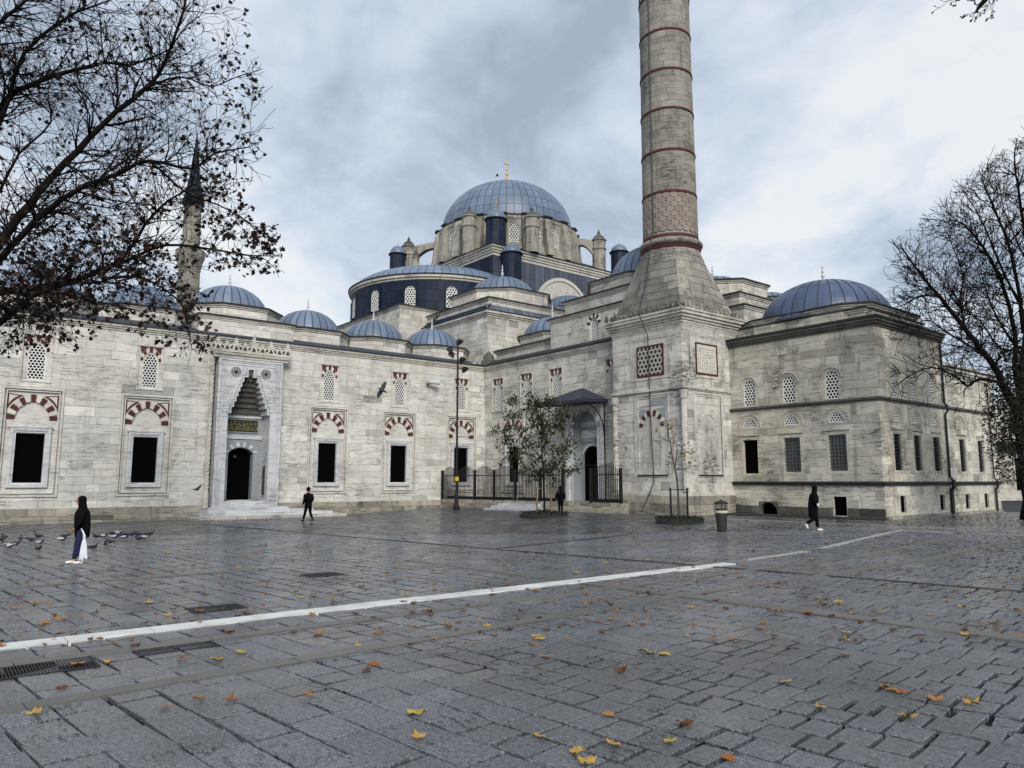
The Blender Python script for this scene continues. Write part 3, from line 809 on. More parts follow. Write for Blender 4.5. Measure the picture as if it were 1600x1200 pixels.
# hood tiers: facets stepping forward as they rise, each a row of little cells
tiers = [(6.02, 6.40, 1.06, -1.10), (6.40, 6.72, .92, -.98), (6.72, 7.05, .80, -.84), (7.05, 7.34, .70, -.70), (7.34, 7.62, .60, -.56), (7.62, 7.92, .50, -.44), (7.92, 8.22, .40, -.32), (8.22, 8.68, .15, -.22)]
for z0, z1, hw, d in tiers:
    mb = MB(); PP.box(mb, UC-hw, UC+hw, z0+.10, z1, -1.2, d, .8)
    n = max(1, int(hw*2/.17))
    for i in range(n):
        u = UC-hw+(i+.5)*2*hw/n; r_ = hw/n*.62
        c_ = PP.P(u, z0-.02, d-.02)
        mb.lathe(c_, [(.02, 0), (r_*.55, .06), (r_, .14), (r_, (z1-z0)*.8)], 7, c=R.uniform(.7, 1.05))
    mb.build('muqarnas_tier', 'stone_dark', portal)
mb = MB(); PP.box(mb, UC-.05, UC+.05, 8.30, 8.62, -.2, -.1); mb.build('muqarnas_cell', 'stone_dark', portal)
# back wall of the niche with door
BK = -1.20
mb = MB()
PB = face_x(POX+BK); az = 3.75
arch_fill(PB, mb, UC, UC-1.24, UC+1.24, .95, 6.10, az, .74, .34, 0)
arch_reveal(PB, mb, UC, .95, az, .74, .34, -.5, 0)
mb.build('niche_wall', 'marble_grey', portal)
voussoirs(portal, PB, UC, az+.02, .75, .36, 1.02, .66, 11, ('marble', 'marble_grey'), -.05, .04)
mb = MB(); PB.box(mb, UC-1.2, UC+1.2, 4.60, 4.82, -.05, .07); PB.box(mb, UC-1.2, UC+1.2, 5.86, 5.98, -.05, .08); mb.build('string_course', 'marble', portal)
# inscription: gilded flowing letters on a dark green panel
MT['green_panel'] = plain('dark green panel', (.012, .018, .010), .5, var=.3)
mb = MB(); PB.box(mb, UC-.98, UC+.98, 4.98, 5.80, -.05, .05); ins = mb.build('inscription_panel', 'green_panel', portal, label='dark panel with gilded calligraphy')
mb = MB(); PB.frame(mb, UC-.98, UC+.98, 4.98, 5.80, .05, -.02, .07); mb.build('panel_border', 'marble_grey', ins)
mb = MB()
def stroke(pts, r_): mb.path([PB.P(UC+u, z, .062) for u, z in pts], [r_*(.6+.6*math.sin(math.pi*(i+.5)/len(pts))) for i in range(len(pts))], 5)
for u in (-.82, -.66, -.38, -.16, .08, .34, .52, .80): 
    hgt = R.uniform(.36, .5); stroke([(u+.03, 5.18), (u, 5.18+hgt*.5), (u-.02, 5.18+hgt), (u-.05, 5.20+hgt)], .022)
for u, sgn in ((-.75, 1), (-.45, -1), (-.1, 1), (.22, -1), (.5, 1), (.72, -1)):
    stroke([(u-.20, 5.30), (u-.12, 5.17), (u+.02, 5.13+.02*sgn), (u+.14, 5.19), (u+.20, 5.33)], .024)
stroke([(-.9, 5.42), (-.5, 5.50), (-.1, 5.40), (.3, 5.55), (.6, 5.48), (.88, 5.62)], .020)
stroke([(.1, 5.34), (.24, 5.45), (.36, 5.34), (.24, 5.28), (.1, 5.34)], .018)
stroke([(-.58, 5.60), (-.46, 5.68), (-.34, 5.60), (-.46, 5.55)], .018)
for i in range(16): u = R.uniform(-.88, .88); z = R.uniform(5.08, 5.70); stroke([(u, z), (u+.03, z+.03)], .022)
MT['gilt'] = plain('dull gilding', (.20, .17, .045), .55, .2, var=.4, scale=9)
mb.build('lettering', 'gilt', ins)
# door leaves deep inside
pane(portal, PB, UC-.8, UC+.8, .9, 4.2, -.48, 'void', 'dark_doorway')
mb = MB(); PB.box(mb, UC-.74, UC+.74, .80, .97, -.48, .10); mb.build('threshold', 'marble', portal)
mb = MB(); c_ = PB.P(UC-.25, 3.45, -.30); mb.lathe(c_, [(.02, .22), (.10, .16), (.16, .05), (.12, 0), (.02, -.06)], 8)
mb.build('hanging_lamp', 'iron', portal)
# side niches in the cheeks
for sg in (1,):
    pl_ = Plane((POX, UC+sg*1.24, 0), (-1, 0, 0) if sg < 0 else (-1, 0, 0), (0, -sg, 0))
    mb = MB(); L_ = arch_line(.62, 2.75, .22, .30, 8)
    pl_.poly(mb, ([(.40, 1.25), (.84, 1.25)]+L_[::-1])[::-1], .0, .012, .5); mb.build('side_niche', 'stone_dark', portal)
    mb = MB(); pl_.frame(mb, .33, .91, 1.15, 3.30, .04, 0, .03); mb.build('side_niche_frame', 'marble_grey', portal)
# rosettes
for du in (-.90, .88):
    mb = MB(); c_ = PP.P(UC+du, 8.48, .0)
    for i in range(14):
        t_ = 6.28318*i/14; p0 = c_+Vector((.02, math.cos(t_)*.13, math.sin(t_)*.13)); p1 = c_+Vector((.02, math.cos(t_)*.30, math.sin(t_)*.30)); mb.tube(p0, p1, .012, .034, 5, caps=True)
    for i in range(8):
        t_ = 6.28318*i/8; mb.tube(c_+Vector((.02, 0, 0)), c_+Vector((.03, math.cos(t_)*.11, math.sin(t_)*.11)), .02, .03, 5, caps=True)
    mb.build('rosette', 'eave', portal)
# twisted side columns and rope moulding
for u in (-19.80, -15.60):
    mb = MB(); c_ = PA.P(u, 0, .20)
    n = 60
    for k_ in range(3):
        pts = []; 
        for i in range(n+1):
            z = 1.6+7.5*i/n; t_ = 6.28318*(i/n*9+k_/3); pts.append(c_+Vector((math.cos(t_)*.06, math.sin(t_)*.06, z)))
        mb.path(pts, [.075]*(n+1), 6)
    mb.lathe(c_, [(.16, .55), (.16, 1.3), (.12, 1.6)], 8); mb.lathe(c_, [(.12, 9.05), (.17, 9.2), (.17, 9.4)], 8)
    if u < -17: mb.build('twisted_column', 'trim', portal)
mb = MB()
PP.box(mb, -19.85, -15.42, 9.28, 9.42, -.8, .10); PP.box(mb, -19.95, -15.32, 9.60, 9.72, -.9, .22)
mb.build('cornice', 'trim', portal)
mb = MB(); n = 90
for k_ in range(2):
    pts = [PP.P(-19.92+4.58*i/n, 9.51+.055*math.sin(6.28318*(i/n*14+k_/2)), .12+.055*math.cos(6.28318*(i/n*14+k_/2))) for i in range(n+1)]
    mb.path(pts, [.058]*(n+1), 6)
mb.build('rope_moulding', 'trim', portal)
q = MB(); PP.box(q, -19.9, -15.36, 9.424, 9.598, -.3, .07); q.build('rope_bed', 'eave', portal)
# palmette cresting
def palmette(u, wd, hgt, pl, d, z, par, mat, th=.10, c=1.0):
    half = [(0, 0), (.50, 0), (.50, .10), (.36, .14), (.30, .28), (.42, .36), (.46, .50), (.34, .56), (.22, .52), (.20, .66), (.12, .80), (.0, 1.0)]
    mb = MB()
    pts = [(u+x*wd, z+y*hgt) for x, y in half[1:]]+[(u-x*wd, z+y*hgt) for x, y in half[1:-1][::-1]]
    pl.poly(mb, pts, d-th, d, c)
    mb.build('palmette', mat, par)
for i in range(9):
    u = -19.70+i*.52; tall = i % 2 == 0
    palmette(u, .54, 1.05 if i == 4 else (.80 if tall else .55), PP, .22, 9.716, portal, 'trim')
    q = MB(); PP.poly(q, [(u-.13, 9.75), (u+.13, 9.75), (u+.05, 9.92), (u, 9.99), (u-.05, 9.92)], .1, .226); q.build('crest_opening', 'eave', portal)
q = MB(); PP.box(q, -19.9, -15.4, 9.716, 10.0, -.2, -.02); q.build('crest_backing', 'eave', portal)
# steps
mb = MB()
for i, (x1, z, y0, y1) in enumerate(((2.55, .15, -21.2, -12.2), (2.1, .30, -20.6, -12.9), (1.65, .45, -20.1, -13.9), (1.15, .60, -19.9, -15.3))):
    mm = MB(); yy = y0
    while yy < y1-.05:
        ln = min(R.uniform(1.1, 1.9), y1-yy); 
        if y1-yy-ln < .4: ln = y1-yy
        v, f = [], []
        q = MB(); q.box((.2 if i else .2, yy+.006, -.1), (x1+R.uniform(-.02, .02), yy+ln-.006, z+R.uniform(-.006, .006)), R.uniform(.8, 1.1)); q.build('step_stone', 'marble' if i > 0 else 'trim', portal)
        yy += ln
mb.box((-.6, -19.0, .3), (.45, -16.3, .93)); mb.build('landing', 'marble', portal)
st.finish(300)

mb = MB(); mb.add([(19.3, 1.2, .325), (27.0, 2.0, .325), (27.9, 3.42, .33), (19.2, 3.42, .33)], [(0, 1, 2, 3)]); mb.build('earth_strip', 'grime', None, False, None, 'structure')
# ================================================================== mosque: side wing, prayer hall and domes
mosque = thing('mosque', 'grey stone mosque with lead-covered domes rising behind the courtyard wall', 'mosque', (-18, 16.2, 0))
st = Stones(mosque, 'stone_b')
PB_ = face_y(0)
UPB = [1.65, 4.93, 8.0, 13.21]; DOORX = 10.82
opsB = [(3.40-1.33, 3.40+1.33, 1.30, 6.80)]+[(u-.69, u+.69, 7.09, 9.60) for u in UPB[:3]]+[(12.55, 13.88, 7.09, 9.60), (DOORX-1.70, DOORX+1.66, 0, 6.80)]
mb = MB(); PB_.sheet(mb, 0, 14.5, 0, 10.3, -.03, opsB); wb = mb.build('wing_wall', 'mortar', mosque)
ashlar(st, wb, PB_, 0, 14.2, .8, 10.27, opsB, (.38, .52), (.7, 1.6), dark=.10, spread=.09)
lower_window(mosque, PB_, 3.40, 'stone_b')
for u in UPB: upper_window(mosque, PB_, u, 'stone_b', hw=.66 if u > 13 else .69)
mb = MB()
for z0, z1, d in ((10.25, 10.36, .06), (10.36, 10.46, .13), (10.46, 10.58, .20)): PB_.box(mb, .201, 13.9, z0-.004, z1, -.4, d)
mb.build('cornice', 'trim', mosque)
mb = MB(); PB_.box(mb, .26, 13.9, 10.576, 10.70, -.4, .26)
mb.add([(.26, -.26, 10.704), (13.9, -.26, 10.704), (13.9, .6, 11.1), (.26, .6, 11.1)], [(0, 1, 2, 3)])
mb.add([(-.7, .6, 11.08), (13.9, .6, 11.08), (13.9, 12, 11.1), (-.7, 12, 11.1)], [(0, 1, 2, 3)])
mb.build('lead_roof', 'eave', mosque)
# doorway under the canopy
PD = face_y(-.10); U = DOORX
mb = MB(); zs = 5.38
arch_fill(PD, mb, U, U-1.72, U+1.66, .85, 6.85, zs, 1.06, 1.10, 0)
for (u0, u1) in ((U-1.72, U-1.45), (U+1.40, U+1.66)): PD.box(mb, u0, u1, .85, 6.85, -.1, .07)
PD.box(mb, U-1.45, U+1.40, 6.60, 6.85, -.1, .07)
for u in (U-1.72, U+1.66): mb.add([PD.P(u, .85, .0), PD.P(u, .85, -.12), PD.P(u, 6.85, -.12), PD.P(u, 6.85, 0)], [(0, 1, 2, 3)])
door = mb.build('doorway', 'marble', mosque, label='arched marble doorway under a lead canopy')
q = MB(); arch_reveal(PD, q, U, .85, zs, 1.06, 1.10, -.75, 0); q.build('reveal', 'marble_grey', door)
voussoirs(door, PD, U, zs, 1.06, 1.10, 1.36, 1.46, 11, ('marble_grey', 'white_stone'), -.05, .03)
PI = face_y(.55)
mb = MB(); arch_fill(PI, mb, U, U-1.1, U+1.1, .85, 6.6, 3.80, .80, .50, 0); arch_reveal(PI, mb, U, .85, 3.8, .8, .5, -.6, 0)
mb.build('inner_wall', 'marble_grey', door)
for z0, z1, m in ((4.55, 4.78, 'marble_grey'), (4.80, 5.32, 'marble'), (5.36, 5.52, 'marble_grey'), (5.56, 5.85, 'marble'), (5.9, 6.05, 'marble_grey')):
    mb = MB(); PI.box(mb, U-.98, U+.98, z0, z1, -.05, .04); mb.build('tympanum_panel', m, door)
mb = MB(); L0 = arch_line(U, 3.8, .80, .5, 14); L1 = arch_line(U, 3.8, .95, .66, 14)
for a, b, c, d in zip(L0, L0[1:], L1, L1[1:]): PI.poly(mb, [a, b, d, c][::-1], -.02, .03)
mb.build('arch_trim', 'marble', door)
pane(door, PI, U-.9, U+.9, .8, 4.5, -.08, 'void', 'dark_opening')
mb = MB(); PI.box(mb, U-.8, U+.8, 3.05, 3.10, -.07, -.03); mb.build('transom', 'iron', door)
# lead canopy on iron brackets
can = MB(); x0, x1, yf, ze, zp = U-2.35, U+2.0, -2.25, 6.92, 7.95
pk = Vector((U-.15, -.15, zp)); e = [Vector((x0, -.05, ze+.12)), Vector((x0, yf, ze)), Vector((x1, yf, ze)), Vector((x1, -.05, ze+.12))]
can.add([pk]+e, [(0, 1, 2), (0, 2, 3), (0, 3, 4)])
can.add([q-Vector((0, 0, .14)) for q in e]+e, [(0, 1, 5, 4), (1, 2, 6, 5), (2, 3, 7, 6), (3, 2, 1, 0)])
canopy = can.build('canopy', 'lead_roof', mosque, label='dark lead canopy over the side door')
for tri in ((e[0], e[1]), (e[1], e[2]), (e[2], e[3])):
    n = 6
    for i in range(n):
        a = tri[0].lerp(tri[1], (i+.03)/n); b = tri[0].lerp(tri[1], (i+.97)/n); q = MB()
        nn = (b-a).cross(pk-a).normalized(); nn = nn if nn.z > 0 else -nn
        p2 = pk.lerp(a, .06); p3 = pk.lerp(b, .06)
        q.add([x+nn*.025 for x in (a, b, p3, p2)], [(0, 1, 2, 3)], R.uniform(.8, 1.3)); q.build('lead_sheet', 'lead_roof', canopy)
for u, y in ((x0+.15, yf+.1), (x1-.15, yf+.1)):
    mb = MB(); pts = [Vector((u+.15*(1 if u < U else -1), -.12, 4.9))]
    for i in range(1, 9): t_ = i/8; pts.append(Vector((u+.15*(1-t_)*(1 if u < U else -1), -.12+(y+.12)*(1-math.cos(t_*1.5708)), 4.9+1.9*math.sin(t_*1.5708))))
    mb.path(pts, [.035]*9, 6); mb.build('bracket', 'iron', canopy)

# tiers of the wing behind wall B
PL1 = face_y(.42)
def tier(x0, x1, y0, y1, z0, z1, mat='stone_b', stones=True, eave=.22, name='tier_wall', opens=(), cap='lead_roof'):
    mb = MB(); pf_ = face_y(y0); pr = face_x(x1); pb = face_x(x0)
    pf_.sheet(mb, x0, x1, z0, z1, -.03, list(opens))
    pr.quad(mb, y0, y1, z0, z1, -.03); mb.add([(x0, y0, z0), (x0, y1, z0), (x0, y1, z1), (x0, y0, z1)], [(3, 2, 1, 0)])
    mb.add([(x0, y1, z0), (x1, y1, z0), (x1, y1, z1), (x0, y1, z1)], [(3, 2, 1, 0)])
    o_ = mb.build(name, 'mortar', mosque)
    if stones:
        ashlar(st, o_, pf_, x0, x1, z0, z1, opens, (.36, .48), (.7, 1.5), 0, .12, .09, mat); ashlar(st, o_, pr, y0, y1, z0, z1, (), (.36, .48), (.7, 1.5), 0, .08, .08, mat)
    else:
        q = MB(); pf_.quad(q, x0, x1, z0, z1, 0); pr.quad(q, y0, y1, z0, z1, 0); q.build('wall_face', mat, o_)
    plan = [Vector((x0, y0, 0)), Vector((x1, y0, 0)), Vector((x1, y1, 0)), Vector((x0, y1, 0))]
    if eave:
        def ring(mbx, outs, za, zb):
            p_ = [Vector((x0-outs, y0-outs, 0)), Vector((x1+outs, y0-outs, 0)), Vector((x1+outs, y1+outs, 0)), Vector((x0-outs, y1+outs, 0))]
            extrude_plan(mbx, p_, za, zb); mbx.add([q+Vector((0, 0, za)) for q in p_], [(3, 2, 1, 0)])
        q = MB(); ring(q, .06, z1-.02, z1+.10); ring(q, .14, z1+.096, z1+.20); q.build('cornice', 'trim', o_)
        q = MB(); ring(q, eave, z1+.196, z1+.27); ring(q, eave-.12, z1+.266, z1+.33); q.build('eave', cap, o_)
    return o_
t1 = tier(7.05, 14.6, .42, 16, 10.9, 12.80, opens=[(11.24-.42, 11.24+.42, 10.93, 12.55)], cap='eave')
mb = MB(); arch_fill(PL1, mb, 11.24, 11.24-.42, 11.24+.42, 10.93, 12.55, 12.05, .36, .45, -.05); arch_reveal(PL1, mb, 11.24, 10.93, 12.05, .36, .45, -.3, -.05)
wn = mb.build('window', 'stone_b', mosque); lattice(wn, PL1, 11.24, 10.93, 12.05, .36, .45, -.10); pane(wn, PL1, 10.8, 11.7, 10.9, 12.6, -.125, 'void', 'dark_opening')
voussoirs(wn, PL1, 11.24, 12.08, .37, .44, .62, .72, 9, ('eave', 'white_stone'), -.04, .02)
t2 = tier(7.75, 14.2, 1.15, 15.5, 13.0, 14.02, cap='eave')
# octagonal drum and dome of the wing
drum(mosque, st, chamfered(10.9, 6.2, 4.0, 4.0, 1.7), 14.2, 15.30, 'stone_b')
dm = dome(mosque, (11.3, 6.2, 15.75), 2.95, 2.6, 32, 2, label='large lead dome of the side wing half hidden by the minaret'); finial(dm, (11.3, 6.2, 18.3), 1.1)
# low cube with small dome at the inner corner
tier(.25, 6.6, .95, 6.5, 11.05, 11.60, cap='eave')
drum(mosque, st, chamfered(3.6, 3.9, 2.5, 2.3, 1.3), 11.8, 12.55, 'stone_b')
dm = dome(mosque, (3.55, 3.7, 12.7), 2.2, 1.6, 24); finial(dm, (3.55, 3.7, 14.2), 1.2)
mb = MB(); c_ = Vector((.15, .25, 10.7)); mb.lathe(c_, [(.55, 0), (.55, .35), (.42, .45), (.40, .75), (.16, 1.0), (.02, 1.15)], 8); mb.build('chimney_cap', 'stone_dark', mosque)

# prayer hall side aisle block: corner at (-.6, .6)
hall = tier(-10.2, -.6, .7, 32, 10.5, 14.75, 'stone_hall', name='hall_wall', eave=0)
def ledge(x0, x1, y0, y1, z, prof, par, mat='trim'):
    q = MB()
    for o_, h_ in prof:
        p_ = [Vector((x0-o_, y0-o_, 0)), Vector((x1+o_, y0-o_, 0)), Vector((x1+o_, y1+o_, 0)), Vector((x0-o_, y1+o_, 0))]
        extrude_plan(q, p_, z-.004, z+h_); q.add([v+Vector((0, 0, z-.004)) for v in p_], [(3, 2, 1, 0)]); z += h_
    q.build('cornice', mat, par); return z
z = ledge(-10.2, -.6, .7, 32, 14.72, [(.05, .16), (.14, .14), (.24, .18)], hall)
z = ledge(-10.2, -.6, .7, 32, z, [(.28, .08)], hall, 'eave')
# sloping lead skirt in sheets
def lead_band(par, p0, p1, z0, z1, inset, n, mat='lead_dark', up=None):
    """sloping strip between p0 and p1 (foot line), rising to z1 inset along normal"""
    u = (p1-p0).normalized(); nrm = Vector((u.y, -u.x, 0)); Ln = (p1-p0).length
    q = MB(); q.add([p0+Vector((0, 0, z0)), p1+Vector((0, 0, z0)), p1-nrm*inset+Vector((0, 0, z1)), p0-nrm*inset+Vector((0, 0, z1))], [(0, 1, 2, 3)], .5); b_ = q.build('lead_skirt', mat, par)
    for i in range(n):
        a = p0+u*(Ln*(i+.06)/n); b = p0+u*(Ln*(i+.94)/n); nn = (nrm*(z1-z0)+Vector((0, 0, inset))).normalized()*.025
        v = [a+Vector((0, 0, z0+.02))+nn, b+Vector((0, 0, z0+.02))+nn, b-nrm*inset+Vector((0, 0, z1-.02))+nn, a-nrm*inset+Vector((0, 0, z1-.02))+nn]
        v += [x-nn for x in v]
        mesh_obj('lead_sheet', v, [(0, 1, 2, 3), (4, 5, 1, 0), (5, 6, 2, 1), (6, 7, 3, 2), (7, 4, 0, 3)], [R.uniform(.75, 1.5)]*5, mat, b_)
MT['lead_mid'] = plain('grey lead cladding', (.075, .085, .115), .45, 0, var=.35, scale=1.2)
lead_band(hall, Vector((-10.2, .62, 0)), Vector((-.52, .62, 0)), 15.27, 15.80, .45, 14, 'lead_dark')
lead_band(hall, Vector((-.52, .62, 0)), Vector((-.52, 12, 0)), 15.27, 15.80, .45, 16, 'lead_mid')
h2 = tier(-10.0, -1.05, 1.15, 31, 15.7, 16.15, 'stone_hall', name='hall_upper_wall', cap='eave')
for k_, (yy) in enumerate((5.6, 13.3, 20.5)):
    d_ = drum(mosque, st, chamfered(-5.35, yy, 4.0, 3.9, 1.9), 16.4, 17.45 if k_ == 0 else 17.1, 'stone_hall')
    dm = dome(mosque, (-5.35, yy+.2, 17.75 if k_ == 0 else 17.3), 2.85 if k_ == 0 else 2.7, 1.95, 30); finial(dm, (-5.35, yy+.2, 19.6 if k_ == 0 else 19.15), 1.35)
    if k_ == 0: lead_band(d_, Vector((-1.25, 6.9, 0)), Vector((-1.25, 9.5, 0)), 16.5, 16.95, .3, 5, 'lead_mid')

# nave: stepped block flanking the half dome
nave = tier(-26, -10.0, -1.7, 14, 11.2, 16.85, 'stone_hall', name='nave_wall', cap='eave')
mb = MB(); pts = [Vector((-9.95, -2.2, 12.0)), Vector((-8.8, .3, 16.1))]
# half dome: lead-clad drum with lattice windows
HC = Vector((-18, 7.2, 0)); HR = 8.55
mb = MB(); mb.lathe(HC+Vector((0, 0, 16.9)), [(HR, 0), (HR, 3.3)], 96, rad(150), rad(395)); hd = mb.build('half_dome_drum', 'lead_dark', mosque, label='round drum clad in dark blue lead with pierced windows')
wa = [rad(218), rad(243), rad(268), rad(293), rad(318)]
wa = [rad(a) for a in (233, 260, 286, 311, 336)]
def near_win(a): return any(abs((a-w_+math.pi) % 6.283185-math.pi) < .075 for w_ in wa)
n = 66; dsh = MB()
for i in range(n):
    a0 = rad(150)+rad(245)*i/n; a1 = rad(150)+rad(245)*(i+1)/n
    if near_win((a0+a1)/2): continue
    for z0, z1 in ((16.95, 18.1), (18.13, 19.25), (19.28, 20.15)):
        v, f = sheet_patch(HC, [(HR+.02, z0), (HR+.02, z1)], a0+.004, a1-.004, .03, 1)
        mid = HC+Vector((math.cos((a0+a1)/2), math.sin((a0+a1)/2), 0))*HR
        if (mid-HC).dot(CAM-mid) > 0 and rad(200) < (a0+a1)/2 < rad(350): dsh.add(v, f, R.uniform(.6, 1.6))
dsh.build('lead_sheeting', 'lead_dark', hd, kind='stuff')
for a in wa:
    p = HC+Vector((math.cos(a), math.sin(a), 0))*(HR+.03); nrm = Vector((math.cos(a), math.sin(a), 0)); u = Vector((-nrm.y, nrm.x, 0))
    pl_ = Plane((p.x, p.y, 0), u, nrm)
    q = MB(); arch_fill(pl_, q, 0, -.62, .62, 17.6, 19.85, 19.1, .50, .50, .10); arch_reveal(pl_, q, 0, 17.6, 19.1, .5, .5, -.1, .10)
    pl_.box(q, -.62, -.58, 17.5, 19.85, -.2, .098); pl_.box(q, .58, .62, 17.5, 19.85, -.2, .098)
    ww = q.build('window', 'lead_dark', hd); lattice(ww, pl_, 0, 17.6, 19.1, .5, .5, .05, .25, .10); pane(ww, pl_, -.5, .5, 17.6, 19.6, .012, 'void', 'dark_opening')
mb = MB(); mb.lathe(HC+Vector((0, 0, 20.15)), [(HR, 0), (HR+.12, .06), (HR+.14, .22), (HR+.28, .26), (HR+.30, .48), (HR+.1, .5)], 96, rad(150), rad(395)); mb.build('cornice', 'trim', hd)
mb = MB(); mb.lathe(HC+Vector((0, 0, 20.64)), [(HR+.36, 0), (HR+.38, .10), (HR-.1, .22)], 96, rad(150), rad(395)); mb.build('eave', 'eave', hd)
dome(mosque, HC+Vector((0, 0, 20.65)), 8.5, 2.35, 46, 3, .99, (rad(165), rad(395)), label='broad lead half dome in front of the main dome')

# main square base
MC = Vector((-18, 16.2, 0)); W = 7.9
PX = face_x(MC.x+W-.12); PY = face_y(MC.y-W+.12)
sq = [MC+Vector((x*(W-.15), y*(W-.15), 0)) for x, y in ((-1, -1), (1, -1), (1, 1), (-1, 1))]
mb = MB(); extrude_plan(mb, sq, 16, 24.0); base = mb.build('dome_base', 'lead_seam', mosque)
# lead panels of the two walls in view, with the big arch on the right one
AC, AZ, AR = 17.3, 18.9, 3.45
def in_arch(y, z): return (y-AC)**2+max(0, z-AZ)**2 < (AR+.35)**2
for i in range(24):
    y0 = MC.y-W+.2+i*(2*W-.4)/24; y1 = y0+(2*W-.4)/24
    for z0, z1 in ((18.5, 20.2), (20.22, 21.9), (21.92, 23.5)):
        ym = (y0+y1)/2
        if in_arch(ym, z0+.2) and in_arch(ym, z1-.2): continue
        zz0 = z0
        if in_arch(ym, z0): zz0 = min(z1-.1, AZ+math.sqrt(max(0, (AR+.30)**2-(ym-AC)**2)))
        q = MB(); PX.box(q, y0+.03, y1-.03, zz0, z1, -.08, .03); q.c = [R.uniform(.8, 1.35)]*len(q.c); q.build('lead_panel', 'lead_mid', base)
for i in range(24):
    x0 = MC.x-W+.2+i*(2*W-.4)/24; x1 = x0+(2*W-.4)/24
    if x1 < -21: continue
    for z0, z1 in ((20.5, 22.0), (22.02, 23.5)):
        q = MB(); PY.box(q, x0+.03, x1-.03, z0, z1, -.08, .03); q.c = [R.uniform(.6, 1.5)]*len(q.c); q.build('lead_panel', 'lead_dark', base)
# great arch with tympanum
mb = MB(); L0 = [(AC+AR*math.cos(t_), AZ+AR*math.sin(t_)) for t_ in (math.pi*i/24 for i in range(25))]; L1 = [(AC+(AR+.34)*math.cos(t_), AZ+(AR+.34)*math.sin(t_)) for t_ in (math.pi*i/24 for i in range(25))]
for a, b, c, d in zip(L0, L0[1:], L1, L1[1:]): PX.poly(mb, [a, c, d, b], -.1, .16)
mb.build('great_arch', 'white_stone', base)
mb = MB(); PX.poly(mb, L0+[(AC-AR, 16.5), (AC+AR, 16.5)], -.1, .045); tym = mb.build('tympanum', 'stone_hall', base)
for du in (-2.0, 0, 2.0):
    q = MB(); pl_ = face_x(MC.x+W-.07); arch_fill(pl_, q, AC+du, AC+du-.62, AC+du+.62, 18.6, 20.9, 19.9, .45, .48, .06); qq = q.build('window', 'white_stone', tym)
    lattice(qq, pl_, AC+du, 18.6, 19.9, .45, .48, .045, .2, .068); pane(qq, pl_, AC+du-.45, AC+du+.45, 18.6, 20.4, .01, 'void', 'dark_opening')
z = 23.5
mb = MB(); 
for o_, h_ in ((-.05, .30), (.06, .22), (.16, .26), (.30, .16)):
    p_ = [MC+Vector((x*(W+o_), y*(W+o_), 0)) for x, y in ((-1, -1), (1, -1), (1, 1), (-1, 1))]
    extrude_plan(mb, p_, z-.004, z+h_); mb.add([v+Vector((0, 0, z-.004)) for v in p_], [(3, 2, 1, 0)]); z += h_
mb.build('cornice', 'trim', base)
mb = MB(); p_ = [MC+Vector((x*(W+.36), y*(W+.36), 0)) for x, y in ((-1, -1), (1, -1), (1, 1), (-1, 1))]; extrude_plan(mb, p_, z-.004, z+.09); mb.add([v+Vector((0, 0, z-.004)) for v in p_], [(3, 2, 1, 0)])
mb.build('eave', 'eave', base)
mb = MB(); p0_ = [v+Vector((0, 0, z+.09)) for v in p_]; p1_ = [MC+Vector((x*6.3, y*6.3, 25.5)) for x, y in ((-1, -1), (1, -1), (1, 1), (-1, 1))]
mb.add(p0_+p1_, [(0, 1, 5, 4), (1, 2, 6, 5), (2, 3, 7, 6), (3, 0, 4, 7), (4, 5, 6, 7)]); mb.build('lead_roof', 'lead_dark', base)
# drum of the main dome: windows between sloping buttresses
DR = 7.35; DZ0 = 24.7; DZ1 = 28.75; NB = 20
mb = MB(); mb.lathe(MC, [(DR+.55, DZ0), (DR+.18, DZ0+1.2), (DR, DZ1)], 60); md = mb.build('dome_drum', 'stone_drum', mosque, label='stone drum of the main dome with pierced windows and buttresses')
va = math.atan2(CAM.y-MC.y, CAM.x-MC.x)
for i in range(NB):
    a = 6.283185*i/NB+.06; dv = (a-va+math.pi) % 6.283185-math.pi
    nrm = Vector((math.cos(a), math.sin(a), 0)); u = Vector((-nrm.y, nrm.x, 0))
    # buttress half a bay along
    a2 = a+math.pi/NB; n2 = Vector((math.cos(a2), math.sin(a2), 0)); u2 = Vector((-n2.y, n2.x, 0))
    if abs(dv) < 2.0:
        q = MB(); w2 = .40
        sec = [(DR-.3, DZ0), (DR+1.05, DZ0), (DR+.62, DZ1-.5), (DR+.42, DZ1-.02), (DR-.3, DZ1-.02)]
        fr = [MC+n2*r_-u2*w2+Vector((0, 0, z_)) for r_, z_ in sec]; q.prism(fr, u2*2*w2, R.uniform(.85, 1.1)); q.build('buttress', 'stone_drum', md)
        q = MB(); fr = [MC+n2*r_-u2*(w2+.10)+Vector((0, 0, z_)) for r_, z_ in ((DR-.3, DZ1), (DR+.62, DZ1), (DR+.66, DZ1+.14), (DR-.3, DZ1+.24))]; q.prism(fr, u2*2*(w2+.10)); q.build('buttress_cap', 'eave', md)
    if abs(dv) < 1.75:
        pl_ = Plane((MC.x+nrm.x*(DR+.24), MC.y+nrm.y*(DR+.24), 0), u, nrm); q = MB()
        arch_fill(pl_, q, 0, -.72, .72, DZ0+.6, DZ1-.4, DZ0+2.5, .50, .62, 0); arch_reveal(pl_, q, 0, DZ0+.6, DZ0+2.5, .5, .62, -.25, 0)
        pl_.box(q, -.72, .72, DZ1-.39, DZ1-.05, -.4, .06)
        ww = q.build('window', 'stone_drum', md); lattice(ww, pl_, 0, DZ0+.6, DZ0+2.5, .5, .62, -.06, .25, .10)
        pane(ww, pl_, -.52, .52, DZ0+.6, DZ0+3.2, -.09, 'void', 'dark_opening')
